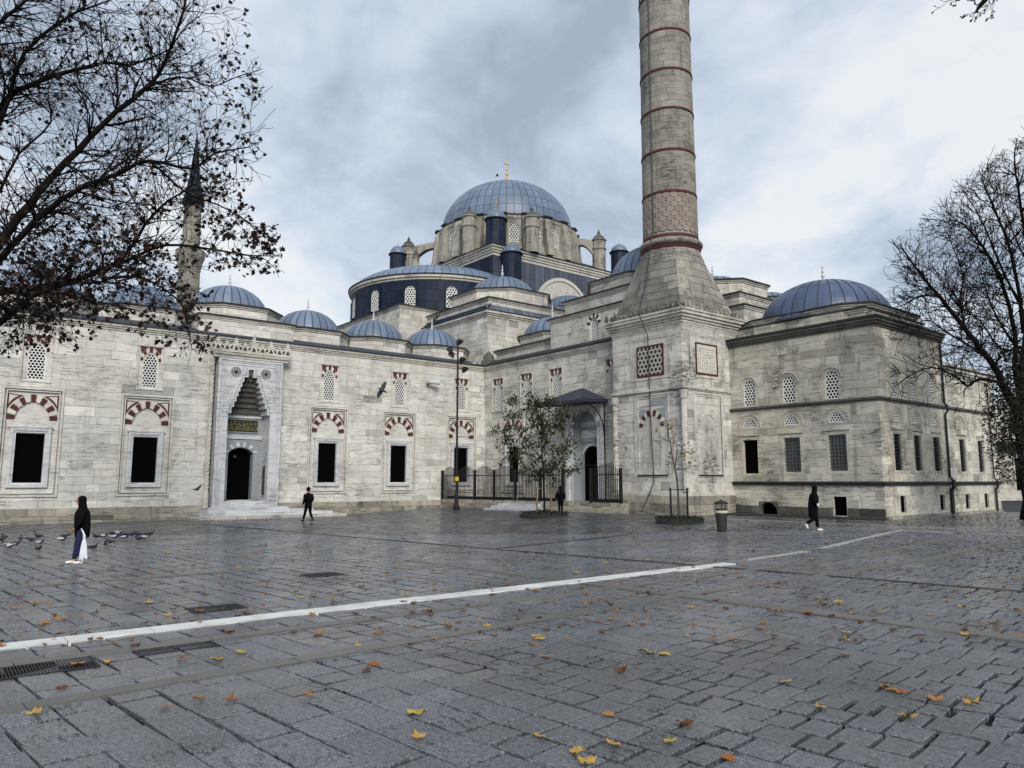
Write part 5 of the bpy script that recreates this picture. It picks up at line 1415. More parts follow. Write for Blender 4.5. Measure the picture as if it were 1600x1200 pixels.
def lib_fan(pl, uc, blind=False, wd=.78, a=.43):
    q = MB(); zs = 5.06
    if blind: pl.sheet(q, uc-wd, uc+wd, 4.98, 5.92, -.02, [])
    else:
        pl.quad(q, uc-wd, uc+wd, 4.98, zs, 0); arch_fill(pl, q, uc, uc-wd, uc+wd, zs, 5.92, zs+.02, a, .50, 0); arch_reveal(pl, q, uc, zs, zs+.02, a, .5, -.2, 0)
    for (A_, B_, dd) in ((.68, .74, .03), (.60, .66, .02)):
        A_ = min(A_, wd-.08); B_ = A_+.05
        L0 = arch_line(uc, zs, A_, A_*1.08, 14); L1 = arch_line(uc, zs, B_, B_*1.08, 14)
        for p, r_, p2, r2 in zip(L0, L0[1:], L1, L1[1:]): pl.poly(q, [p, r_, r2, p2][::-1], -.03, dd)
    o_ = q.build('fanlight', 'stone_lib', lib)
    if not blind: lattice(o_, pl, uc, zs, zs+.03, a, .48, -.05, .15, .064); pane(o_, pl, uc-a, uc+a, zs, zs+.6, -.08, 'void', 'dark_opening')
for u, a in UPL: lib_up(PLF, u, a)
for u, *_ in LOW: lib_fan(PLF, u)
for u in (5.27, 7.38, 9.62): lib_up(PLR, u); lib_fan(PLR, u, wd=.72)
for u in (13.0, 15.65): lib_fan(PLR, u, True, .72)
def vent(pl, u0, u1, z0, z1):
    q = MB(); pl.frame(q, u0-.06, u1+.06, z0-.06, z1+.06, .06, -.05, .03); 
    for u in (u0, u1): pl.box(q, u-.01, u+.01, z0, z1, -.4, 0)
    o_ = q.build('cellar_window', 'stone_lib', lib); pane(o_, pl, u0, u1, z0, z1, -.07, 'void', 'dark_opening')
vent(PLF, 24.96, 25.64, .38, 1.32)
for u in (5.33, 9.87, 13.2, 15.93): vent(PLR, u-.30, u+.30, .58, 1.37)
q = MB(); arch_fill(PLF, q, 21.24, 20.66, 21.82, 0, .98, .45, .52, .50, 0); arch_reveal(PLF, q, 21.24, 0, .45, .52, .5, -.4, 0); o_ = q.build('cellar_arch', 'stone_dark', lib); pane(o_, PLF, 20.6, 21.8, 0, 1, -.35, 'void', 'dark_opening')
for y_, z1_, rr in ((10.85, 9.6, .075), (17.1, 7.9, .05)):
    q = MB(); q.path([(LX+.10, y_, z1_), (LX+.10, y_, 6.3), (LX+.24, y_, 6.1), (LX+.24, y_, 5.9), (LX+.10, y_, 5.7), (LX+.10, y_, 2.3), (LX+.26, y_, 2.1), (LX+.26, y_, 1.8), (LX+.14, y_, 1.6), (LX+.14, y_, .35)], [rr*.75]*5+[rr*.85]+[rr*1.25]*4, 8); q.build('downpipe', 'iron', lib)
# blackened strip where the building meets the minaret
st.finish(300)

# more domes seen behind, right of the minaret: rear wing
rear = thing('rear_wing', 'rear wing roof with two small lead domes between the minaret and the library', 'building', (14, 16, 0))
st = Stones(rear, 'stone_b')
def rbox(x0, x1, y0, y1, z0, z1):
    drum(rear, st, [Vector((x0, y0, 0)), Vector((x1, y0, 0)), Vector((x1, y1, 0)), Vector((x0, y1, 0))], z0, z1, 'stone_b')
rbox(12.5, 18.6, 6.0, 12.4, 8, 12.6); rbox(12.9, 17.9, 6.6, 12.0, 12.8, 13.6)
drum(rear, st, chamfered(14.5, 9.4, 2.7, 2.6, 1.4), 13.7, 14.85, 'stone_b'); dm = dome(rear, (14.2, 9.0, 15.0), 2.1, .95, 24); finial(dm, (14.2, 9.0, 15.9), 1.0)
rbox(11, 17.4, 13.0, 19, 8, 13.4); drum(rear, st, chamfered(14.0, 16.2, 2.5, 2.5, 1.4), 13.5, 14.9, 'stone_b'); dm = dome(rear, (13.8, 16.2, 15.1), 1.95, 1.0, 24); finial(dm, (13.8, 16.2, 16.0), 1.0)
st.finish(300)

# far minaret behind the left tree
fc = at(293, 470, 104); fc.z = 0
fm = thing('minaret', 'distant stone minaret with a dark pointed spire behind the left tree', 'minaret', (fc.x, fc.y, 0))
mb = MB(); mb.lathe(fc, [(1.9, 10), (1.6, 24), (1.45, 33)], 16); mb.build('shaft', 'stone_min', fm)
mb = MB(); mb.lathe(fc, [(1.45, 32), (1.7, 33.4), (2.0, 34.2), (2.0, 35.2), (1.9, 35.2), (1.9, 34.4), (1.2, 34.4), (1.2, 41.6), (1.4, 42.2)], 20); mb.build('balcony', 'stone_min', fm)
mb = MB(); mb.lathe(fc, [(1.55, 42.2), (.75, 46.5), (.04, 53.5)], 16); mb.build('spire', 'lead_dark', fm)
# ================================================================== trees
class Tree:
    def __init__(s, seed, rmin=.0045): s.rmin = rmin; s.ok = None; s.r = random.Random(seed); s.wood = MB(); s.tips = []; s.count = 0
    def rv(s): return Vector((s.r.gauss(0, 1), s.r.gauss(0, 1), s.r.gauss(0, 1)))
    def limb(s, pts, r0, r1, n=7, sub=3):
        """smooth limb through points, returns dense list of (pos, dir, radius)"""
        pts = [Vector(p) for p in pts]; dense = []
        P = [pts[0]*2-pts[1]]+pts+[pts[-1]*2-pts[-2]]
        for i in range(1, len(P)-2):
            for k_ in range(sub):
                t = k_/sub; a, b, c, d = P[i-1], P[i], P[i+1], P[i+2]
                dense.append(.5*((2*b)+(c-a)*t+(2*a-5*b+4*c-d)*t*t+(3*b-a-3*c+d)*t**3))
        dense.append(pts[-1]); m = len(dense); rs = [r0+(r1-r0)*(i/(m-1))**.8 for i in range(m)]
        dense = [p+s.rv()*rs[i]*.25 for i, p in enumerate(dense)]
        s.wood.path(dense, rs, n, s.r.uniform(.85, 1.15))
        return [(dense[i], (dense[min(i+1, m-1)]-dense[max(i-1, 0)]).normalized(), rs[i]) for i in range(m)]
    def branch(s, p, d, ln, r, level, maxl, up=.06, spread=.75, dens=1.0, kink=.22, flat=None):
        if s.ok and not s.ok(p+d*ln*.8): return
        segs = max(3, int(ln/(.42 if level < 2 else .26 if level == 2 else .20))); segs = min(segs, 9)
        pts = [p]; rs = [r]; dd = d.copy(); q = p.copy()
        for i in range(segs):
            dd = (dd+s.rv()*kink+Vector((0, 0, up))).normalized()
            if flat is not None: dd = (dd-flat*dd.dot(flat)*.25).normalized()
            q = q+dd*(ln/segs); pts.append(q); rs.append(max(r*(1-.72*(i+1)/segs), s.rmin))
        n = 6 if level <= 1 else 4 if level == 2 else 3
        s.wood.path(pts, rs, n, s.r.uniform(.8, 1.2)); s.count += 1
        if level >= maxl:
            s.tips.append((pts[-1], dd)); s.tips.append((pts[len(pts)//2], dd)); return
        kids = max(2, int(ln*(2.6 if level == 1 else 4.0)*dens))
        for k_ in range(kids):
            i = s.r.randint(1, segs) if segs > 1 else 1
            a = (pts[i]-pts[i-1]).normalized(); side = s.rv(); side = (side-a*side.dot(a)).normalized()
            nd_ = (a+side*s.r.uniform(spread*.6, spread*1.35)).normalized()
            s.branch(pts[i], nd_, ln*s.r.uniform(.36, .66), max(s.rmin*1.2, min(rs[i]*.7, .010*ln)), level+1, maxl, up, spread, dens, kink, flat)
    def clothe(s, lim, first, every, ln, maxl, level=1, **kw):
        m = len(lim)
        for i in range(int(m*first), m):
            for _ in range(every if isinstance(every, int) else (1 if s.r.random() < every else 0)):
                p, d, r = lim[i]; side = s.rv(); side = (side-d*side.dot(d)).normalized()
                s.branch(p, (d*.55+side*s.r.uniform(.5, 1)).normalized(), ln*s.r.uniform(.6, 1.25)*(1-.35*i/m), min(r*.5, .011*ln+.006), level, maxl, **kw)
def leaf_shape(mb, p, d, size, r, tone, lobes=True):
    """a small lobed, slightly folded leaf"""
    a = d.orthogonal().normalized(); rot = Matrix.Rotation(r.uniform(0, 6.28), 3, d); a = rot @ a; b = d.cross(a)
    nrm = (a*r.gauss(0, 1)+b*r.gauss(0, 1)+d*r.gauss(0, .6)).normalized(); x = nrm.orthogonal().normalized(); x = Matrix.Rotation(r.uniform(0, 6.28), 3, nrm) @ x; y = nrm.cross(x)
    if lobes: prof = [(0, 0), (.28, -.08), (.55, .20), (.36, .34), (.52, .66), (.20, .58), (0, 1.0), (-.20, .58), (-.52, .66), (-.36, .34), (-.55, .20), (-.28, -.08)]
    else: prof = [(0, 0), (.15, .25), (.17, .5), (.10, .8), (0, 1), (-.10, .8), (-.17, .5), (-.15, .25)]
    cv = r.uniform(.1, .5)
    vs = [p+(x*u+y*v+nrm*(abs(u)*cv))*size for u, v in prof]; c = p+y*.4*size
    n = len(vs); mb.add(vs+[c], [(i, (i+1) % n, n) for i in range(n)], tone)

# ---- big plane tree at the left, trunk outside the picture
def to_px(p):
    v = p-CAM; f_ = rad(PITCH); fw = FH*math.cos(f_)+Vector((0, 0, math.sin(f_))); up = -FH*math.sin(f_)+Vector((0, 0, math.cos(f_))); z_ = v.dot(fw)
    return 800+1152.8*v.dot(RH)/z_, 600-1152.8*v.dot(up)/z_
T = Tree(5, .0062)
def inside_left(p):
    x, y = to_px(p); return x < (395 if y < 90 else 412 if y < 340 else 442 if y < 430 else 345 if y < 560 else 0)
T.ok = inside_left
D0 = 21.5
tb_ = at(-210, 800, D0); tb_.z = 0
lt = thing('plane_tree', 'large bare plane tree with withered brown leaves filling the upper left', 'tree', tuple(tb_))
A_ = lambda *pts: [at(x, y, D0+d) for x, y, d in pts]
trunk = T.limb([tb_, tb_+Vector((.1, 0, 2.2)), at(-170, 600, D0), at(-150, 500, D0)], .48, .34, 10)
hub = (-150, 500, 0)
lims = []
def L_(r0, r1, *pts): l = T.limb(A_(*pts), r0*.8, r1*.8, 7); lims.append(l); return l
l1 = L_(.24, .03, (-150, 500, 0), (-60, 440, .2), (0, 381, .4), (43, 321, .6), (100, 256, 1.0), (160, 195, 1.2), (225, 139, 1.3), (256, 100, 1.3), (286, 17, 1.2), (300, -60, 1.2))
l2 = L_(.17, .02, (-150, 500, 0), (-70, 460, -.4), (0, 403, -.6), (56, 347, -.8), (117, 299, -.8), (173, 277, -1.0), (234, 251, -1.2), (299, 264, -1.4), (335, 240, -1.5), (390, 230, -1.6))
l3 = L_(.19, .03, (-150, 500, 0), (-60, 470, .5), (0, 456, .8), (87, 446, .8), (143, 427, .6), (195, 399, .4), (243, 329, .3), (300, 290, .2))
l4 = L_(.18, .03, (-160, 480, 0), (-80, 260, .3), (0, 169, .4), (26, 143, .5), (87, 117, .8), (165, 98, 1.0), (204, 102, 1.2), (270, 75, 1.3))
l5 = L_(.15, .03, (-160, 480, 0), (-110, 200, -.5), (-40, 80, -.7), (0, 35, -.8), (39, 0, -.8), (90, -60, -.8))
l6 = L_(.12, .02, (-40, 230, .2), (0, 190, .3), (39, 82, .4), (108, 26, .6), (147, 9, .8), (230, -20, 1.0))
l7 = L_(.15, .02, (-150, 510, 0), (-60, 530, -.6), (0, 503, -1.0), (43, 468, -1.2), (108, 442, -1.3), (160, 440, -1.4), (230, 400, -1.6))
l8 = L_(.085, .015, (143, 427, .6), (195, 408, .3), (260, 383, 0), (330, 390, -.3), (390, 399, -.5), (436, 400, -.7))
l9 = L_(.06, .012, (160, 436, -1.4), (217, 433, -1.2), (277, 468, -1.3), (292, 505, -1.4), (300, 545, -1.4))
l10 = L_(.05, .012, (225, 139, 1.3), (280, 120, 1.0), (330, 135, .7), (370, 120, .5), (405, 110, .4))
l11 = L_(.05, .012, (234, 251, -1.2), (290, 300, -1.3), (340, 320, -1.2), (385, 345, -1.1), (405, 370, -1.1))
l12 = L_(.06, .012, (0, 300, .2), (30, 240, .1), (80, 190, 0), (75, 140, 0), (110, 70, 0))
l13 = L_(.05, .012, (-40, 500, -1.2), (20, 470, -1.5), (80, 480, -1.7), (140, 470, -1.9), (190, 480, -1.9))
FL = FH
for l, f, e_, ln in ((l1, .25, 1, 1.9), (l2, .25, 1, 1.6), (l3, .3, 1, 1.6), (l4, .2, 1, 1.6), (l5, .4, 1, 1.5), (l6, .2, 1, 1.3), (l7, .3, 1, 1.4), (l8, .15, 1, 1.0), (l9, .2, 1, .75), (l10, .15, 1, .95), (l11, .15, 1, .9), (l12, .2, 1, 1.2), (l13, .2, 1, .9)):
    T.clothe(l, f, 3, ln*1.05, 3, up=.02, dens=1.1, kink=.28)
for l in (l1, l2, l3, l4, l5, l6, l7): T.clothe(l, .2, 1, 2.6, 3, up=.07, dens=1.25, kink=.26)
mb_w = T.wood.build('trunk', 'bark', lt, True)
lm = MB(); r_ = random.Random(3)
for p, d in T.tips:
    v = p-CAM; dd = v.dot(FH); sx = v.dot(RH)/dd*1160+800; sy = 751-(p.z-2.1)/dd*1163
    dens_ = .06+.27*sm((sy-270)/150)+.22*sm((sx-270)/110)
    for _ in range(3):
        if r_.random() < dens_*.85: leaf_shape(lm, p+Vector((r_.gauss(0, .07), r_.gauss(0, .07), r_.gauss(-.04, .06))), d, r_.uniform(.07, .17), r_, r_.random())
lm.build('crown', 'leaf_dead', lt)
print('left tree', T.count, len(T.tips), len(lm.f))

# ---- bare tree at the right edge
T = Tree(9, .0095); D0 = 33.5
def inside_right(p):
    x, y = to_px(p); return y > 205+max(0, 1600-x)*.82 and x > 1385
T.ok = inside_right
tb_ = at(1604, 806, D0); tb_.z = .25
rt_ = thing('bare_tree', 'leafless dark tree leaning over the right end of the library', 'tree', tuple(tb_))
lims = []
A_ = lambda *pts: [at(x, y, D0+d) for x, y, d in pts]
T.limb([tb_]+A_((1600, 720, 0), (1594, 660, 0), (1596, 600, 0), (1606, 500, .3), (1625, 400, .5), (1640, 330, .5)), .25, .14, 10)
m1 = L_(.24, .03, (1586, 640, 0), (1560, 588, -.2), (1546, 562, -.3), (1509, 515, -.5), (1468, 464, -.8), (1447, 438, -.8), (1422, 407, -.9), (1405, 380, -1))
m2 = L_(.16, .02, (1590, 600, 0), (1585, 520, .2), (1572, 460, .3), (1545, 400, .4), (1520, 365, .5), (1495, 345, .6), (1470, 350, .7))
m3 = L_(.13, .02, (1600, 520, 0), (1590, 440, -.3), (1575, 380, -.6), (1555, 330, -.8), (1540, 295, -.9), (1530, 265, -.9))
m4 = L_(.12, .02, (1615, 430, .3), (1600, 350, .2), (1590, 290, .2), (1585, 245, .2), (1590, 215, .2))
m5 = L_(.10, .02, (1575, 600, -.2), (1530, 592, -.5), (1512, 603, -.7), (1492, 588, -.8), (1455, 574, -1), (1420, 588, -1.1), (1395, 606, -1.2))
m6 = L_(.08, .015, (1546, 562, -.3), (1515, 540, -.8), (1480, 520, -1.0), (1450, 500, -1.1), (1425, 510, -1.2))
m7 = L_(.08, .015, (1509, 515, -.5), (1500, 470, -.2), (1505, 430, 0), (1490, 390, .1), (1480, 365, .1))
m8 = L_(.07, .015, (1468, 464, -.8), (1440, 462, -1.0), (1415, 475, -1.2), (1398, 480, -1.2))
m9 = L_(.09, .015, (1600, 560, .4), (1560, 500, .6), (1540, 450, .8), (1530, 410, .8))
m11 = L_(.09, .015, (1606, 500, .3), (1570, 430, -.2), (1545, 370, -.5), (1520, 320, -.6), (1505, 300, -.7))
m12 = L_(.08, .015, (1600, 540, .3), (1565, 545, .6), (1530, 500, .8), (1490, 470, .9), (1460, 420, 1.0))
m13 = L_(.07, .015, (1620, 420, .4), (1600, 400, .8), (1570, 330, 1.0), (1560, 280, 1.0))
m10 = L_(.10, .02, (1625, 380, .4), (1640, 300, .2), (1620, 240, .1), (1615, 200, 0))
for l, f, e_, ln in ((m1, .2, 2, 2.1), (m2, .2, 2, 2.0), (m3, .2, 2, 2.0), (m4, .15, 2, 1.8), (m5, .2, 1, 1.4), (m6, .15, 1, 1.4), (m7, .15, 2, 1.5), (m8, .1, 1, 1.2), (m9, .1, 2, 1.8), (m10, .1, 2, 2.0), (m11, .1, 1, 1.9), (m12, .1, 1, 1.8), (m13, .1, 1, 1.7)):
    T.clothe(l, f, e_+2, ln, 3, up=.05, dens=1.05, kink=.22)
T.wood.build('trunk', 'bark', rt_, True)
lm = MB(); r_ = random.Random(4)
for i in range(9000):
    x = 1594+r_.gauss(0, 30); y = 648+r_.gauss(0, 55); dd = D0+r_.gauss(.2, .9)
    if x < 1537+max(0, abs(y-645)-55)*.5: continue
    p = at(x, y, dd)
    if p.z < 2.0: continue
    leaf_shape(lm, p, Vector((0, 0, 1)), r_.uniform(.10, .2), r_, r_.random(), False)
lm.build('crown', 'leaf_ivy', rt_)
print('right tree', T.count, len(T.tips))

# ---- twig tips of a tree at the top right, seen at the upper edge
T = Tree(21); D0 = 14
tw = thing('overhanging_tree', 'few bare twigs hanging into the top right corner', 'tree', tuple(at(1900, 800, 20)))
A_ = lambda *pts: [at(x, y, D0+d) for x, y, d in pts]
base_ = at(1900, 800, 20); base_.z = 0
k1 = T.limb([base_, base_+Vector((0, 0, 4)), at(1850, 200, 18), at(1780, -80, 16), at(1650, -60, 14.5), at(1560, -22, 14), at(1532, 8, 14), at(1522, 22, 14)], .3, .008, 7)
k2 = L_(.02, .006, (1600, -45, 0), (1540, -18, 0), (1500, -4, 0), (1475, 3, 0))
k3 = L_(.012, .005, (1560, -22, 0), (1552, 4, 0), (1546, 14, 0))
for l in (k2, k3): T.clothe(l, .4, 1, .35, 2, up=0, dens=.7)
T.clothe(k1[-8:], .3, 1, .3, 2, up=0, dens=.7)
T.wood.build('trunk', 'bark', tw, True)
lm = MB()
for p, d in T.tips: leaf_shape(lm, p, d, .05, T.r, T.r.random())
lm.build('crown', 'leaf_dead', tw)

# ---- saplings with stakes and ivy beds
def sapling(px_, py_, label, h, seed, spec, leafmat_, nleaf, bedr, stakes=True):
    b = ground_at(px_, py_); T = Tree(seed); root = thing('sapling', label, 'tree', tuple(b)); D = (b-CAM).dot(FH)
    l = T.limb([at(x, y, D+d) for x, y, d in spec[0]] if False else [b]+[at(x, y, D+d) for x, y, d in spec[0]], .065, .015, 7)
    ls = [l]
    for s_ in spec[1:]: ls.append(T.limb([at(x, y, D+d) for x, y, d in s_], .028, .006, 5))
    for i, q in enumerate(ls): T.clothe(q, .45 if i == 0 else .1, 2 if nleaf > 2 else 1, .8 if nleaf > 2 else .5, 2, up=.08, dens=1.3, kink=.2)
    T.wood.build('trunk', 'bark2' if nleaf < 2 else 'bark', root, True)
    lm = MB()
    for p, d in T.tips:
        for _ in range(nleaf):
            if T.r.random() < (.7 if nleaf > 2 else .35): leaf_shape(lm, p+Vector((T.r.gauss(0, .12), T.r.gauss(0, .12), T.r.gauss(0, .1))), d, T.r.uniform(.14, .25), T.r, T.r.random(), False)
    lm.build('crown', leafmat_, root)
    if stakes:
        st_ = []
        for sx, sy in ((-.38, -.15), (.38, .15)):
            q = MB(); q.box((b.x+sx*.62-.03, b.y+sx*.78-.03, b.z), (b.x+sx*.62+.03, b.y+sx*.78+.03, b.z+1.55)); q.build('stake', 'wood' if nleaf > 2 else 'iron', root)
        q = MB(); q.tube((b.x-.30, b.y-.36, b.z+1.46), (b.x+.30, b.y+.36, b.z+1.46), .022, .022, 6); q.build('crossbar', 'wood' if nleaf > 2 else 'iron', root)
    # planted bed: mound of ivy
    bed = thing('ivy_bed', 'low dark ivy bed under the '+('bushy green' if nleaf > 2 else 'thin yellow')+' sapling', 'plant bed', tuple(b), 'ivy beds round the saplings')
    q = MB(); n = 22
    q.lathe(b, [(bedr*1.05, -.02), (bedr, .10), (bedr*.9, .12), (bedr*.5, .18), (.01, .2)], n)
    q.build('soil', 'grime', bed)
    lm = MB(); rr = random.Random(seed+1)
    for _ in range(900):
        t_ = rr.uniform(0, 6.28); r2 = bedr*math.sqrt(rr.random())*1.05; p = b+Vector((math.cos(t_)*r2, math.sin(t_)*r2, .12+rr.uniform(0, .22)*(1-.5*r2/bedr)))
        leaf_shape(lm, p, Vector((0, 0, 1)), rr.uniform(.06, .13), rr, rr.random(), False)
    lm.build('ivy', 'leaf_ivy', bed, kind='stuff')
sapling(850, 806, 'bushy green sapling tied to wooden stakes before the side door', 6, 31,
        [[(850, 770, 0), (848, 730, 0), (846, 690, .1), (845, 650, .1), (842, 628, .1)], [(849, 740, 0), (875, 720, .3), (893, 705, .5)], [(848, 720, 0), (825, 690, -.3), (806, 678, -.5), (790, 682, -.5)], [(847, 690, 0), (822, 650, .2), (806, 630, .3)],
         [(849, 745, 0), (820, 730, -.4), (800, 720, -.6)], [(848, 700, 0), (868, 670, -.3), (880, 650, -.4)], [(849, 730, 0), (865, 735, -.5), (885, 728, -.8)], [(847, 680, .1), (858, 650, .2), (856, 634, .2)]], 'leaf_green', 9, 1.3)
sapling(1062, 816, 'thin young sapling with few yellow leaves beside the minaret base', 5, 37,
        [[(1060, 780, 0), (1057, 745, 0), (1054, 732, 0), (1050, 710, 0), (1045, 680, 0), (1043, 660, 0)], [(1054, 732, 0), (1058, 705, .1), (1055, 690, .1), (1050, 672, .1)], [(1054, 733, 0), (1068, 733, .1), (1082, 728, .2)], [(1045, 690, 0), (1036, 685, 0), (1030, 690, 0)], [(1052, 690, .1), (1066, 700, .2), (1075, 708, .2)]], 'leaf_yellow', 1, 1.05)

# ================================================================== street furniture
b = ground_at(713, 797); D = (b-CAM).dot(FH)
lamp = thing('lamp_post', 'tall thin black lamp post with four floodlights near the courtyard corner', 'lamp post', tuple(b))
topz = at(713, 521, D).z
q = MB(); q.lathe(b, [(.22, 0), (.22, .25), (.14, .35), (.11, 1.0), (.085, 1.1), (.072, 4.5), (.06, topz-b.z-1.2), (.05, topz-b.z-.9)], 10); q.build('pole', 'iron', lamp)
q = MB(); q.tube(b+Vector((0, 0, topz-b.z-.9)), b+Vector((0, 0, topz-b.z)), .02, .01, 6); q.build('aerial', 'iron', lamp)
def floodlight(z, dx, sc=1.0):
    a = b+Vector((0, 0, z)); e_ = a+RH*dx; q = MB(); q.tube(a, e_, .025, .025, 6)
    n = Vector((dx, 0, 0)).normalized(); tl = (RH*(1 if dx > 0 else -1)*.6+Vector((0, 0, -.8))-FH*.3).normalized(); s_ = tl.orthogonal().normalized(); u_ = tl.cross(s_)
    c = e_; vs = []
    for k_, w_ in ((0, .10), (.30, .26)):
        for sx, sy in ((-1, -1), (1, -1), (1, 1), (-1, 1)): vs.append(c+tl*(k_-.12)*sc+(s_*sx+u_*sy*.8)*w_*sc)
    q.add(vs, [(0, 1, 2, 3), (7, 6, 5, 4), (0, 4, 5, 1), (1, 5, 6, 2), (2, 6, 7, 3), (3, 7, 4, 0)]); q.build('floodlight', 'iron', lamp)
for yp, dx in ((533, .05), (546, -.45), (553, -.35), (561, .25), (576, .42)): floodlight(at(713, yp, D).z-b.z, dx, .9)
q = MB(); z_ = at(713, 748, D).z; q.box((b.x-.09, b.y-.09, z_-.14), (b.x+.09, b.y+.09, z_+.12)); q.build('tag', 'tape', lamp)
q = MB(); q.tube(b+Vector((0, 0, at(713, 682, D).z-b.z)), b+RH*1.0+Vector((0, 0, at(713, 683, D).z-b.z)), .02, .02, 5); q.build('arm', 'iron', lamp)
# wall camera
wc = thing('wall_camera', 'small pale security camera on a dark bracket high on the courtyard wall', 'camera', tuple(PA.P(-4.9, 9.0, 0)))
q = MB(); q.box((0, -5.10, 8.85), (.35, -5.0, 8.95)); q.build('bracket', 'iron', wc)
q = MB(); q.tube((.35, -5.25, 9.02), (.55, -4.35, 8.98), .13, .15, 8, caps=True); q.build('housing', 'marble', wc)
# litter bin
b = ground_at(1128, 829)
bin_ = thing('litter_bin', 'weathered green litter bin with a domed dark lid right of the sapling', 'bin', tuple(b)); bin_.scale = (.84,)*3
q = MB(); q.lathe(b, [(.20, 0), (.22, .05), (.29, 1.02), (.27, 1.02), (.2, .1)], 18); q.build('body', 'bin', bin_)
q = MB(); q.lathe(b, [(.28, .82), (.295, .84), (.30, .92), (.285, .94)], 18); q.build('rim_band', 'trim', bin_)
for k_ in range(3):
    t_ = 2.1*k_; c_ = b+Vector((math.cos(t_)*.24, math.sin(t_)*.24, 0)); q = MB(); q.tube(c_+Vector((0, 0, 1.0)), c_+Vector((0, 0, 1.26)), .018, .018, 5); q.build('support', 'iron', bin_)
q = MB(); q.lathe(b, [(.30, 1.24), (.33, 1.26), (.31, 1.30), (.22, 1.36), (.06, 1.40), (.05, 1.43), (.0, 1.44)], 18); q.build('lid', 'iron', bin_)
# ladder on the roof
ld = thing('ladder', 'dark metal ladder leaning on the upper roof behind the small domes', 'ladder', (-9.3, -1.2, 11.4))
for s_ in (-.22, .22):
    q = MB(); q.tube(Vector((-8.3+s_, -2.6, 11.5)), Vector((-7.2+s_, .45, 16.0)), .05, .05, 5); q.build('rail', 'iron', ld)
for i in range(13):
    t_ = i/13+.04; p = Vector((-8.3, -2.6, 11.5)).lerp(Vector((-7.2, .45, 16.0)), t_); q = MB(); q.tube(p-Vector((.22, 0, 0)), p+Vector((.22, 0, 0)), .03, .03, 5); q.build('rung', 'iron', ld)

# ---- background at the far right: garden wall with roofed gate
bw = at(1590, 780, 72); bw.z = 0
gw = thing('garden_wall', 'low stone garden wall with a tiled coping behind the right tree', 'wall', tuple(bw))
st = Stones(gw, 'stone_lib'); o0 = at(1520, 790, 70); o1 = at(1760, 790, 74); o0.z = o1.z = 0
pl_ = edge_plane(o0, o1); Ln = (o1-o0).length
opn = [(5.2+i*2.5, 6.4+i*2.5, 1.2, 4.2) for i in range(4)]
q = MB(); pl_.sheet(q, 0, Ln, 0, 5.2, -.03, opn); pl_.box(q, 0, Ln, 0, 5.2, -.6, -.5); w_ = q.build('wall', 'mortar', gw)
ashlar(st, w_, pl_, 0, Ln, 0, 5.2, opn, (.4, .5), (.7, 1.4), 0, .2, .15); st.finish()
for u0, u1, z0, z1 in opn: pane(gw, pl_, u0, u1, z0, z1, -.3, 'void', 'dark_opening')
q = MB(); a, c, d, e_ = pl_.P(0, 5.2, .7), pl_.P(Ln, 5.2, .7), pl_.P(Ln, 5.9, -.4), pl_.P(0, 5.9, -.4); q.add([a, c, d, e_], [(0, 1, 2, 3)]); q.add([x-Vector((0, 0, .14)) for x in (a, c)]+[a, c], [(0, 1, 3, 2)]); q.build('coping', 'grime', gw)
q = MB(); pl_.box(q, 0, Ln, 5.9, 9.4, -3.0, -2.5); q.build('rear_wall', 'stone_hall', gw)
# trees behind it, dark
for k_, (x, y, d, h, r) in enumerate(((1640, 800, 80, 11, 4.0), (1585, 800, 86, 9, 3.2))):
    c = at(x, y, d); c.z = 0
    t_ = thing('evergreen_tree', ('dark evergreen tree behind the garden wall at the right edge', 'smaller dark evergreen behind the garden wall, next to the library end')[k_], 'tree', tuple(c))
    q = MB(); q.path([c, c+Vector((.1, 0, h*.5)), c+Vector((0, .1, h*.8))], [.3, .22, .08], 8); q.build('trunk', 'bark', t_)
    lm = MB(); rr = random.Random(50+k_)
    for _ in range(2600):
        v = Vector((rr.gauss(0, 1), rr.gauss(0, 1), rr.gauss(0, 1))); v.normalize(); s_ = rr.random()**.4*(.75+.25*math.sin(v.x*7+v.z*5))
        leaf_shape(lm, c+Vector((v.x*r*s_, v.y*r*s_, h*.66+v.z*h*.36*s_)), Vector((0, 0, 1)), rr.uniform(.2, .4), rr, rr.random(), False)
    lm.build('crown', 'leaf_ivy', t_)

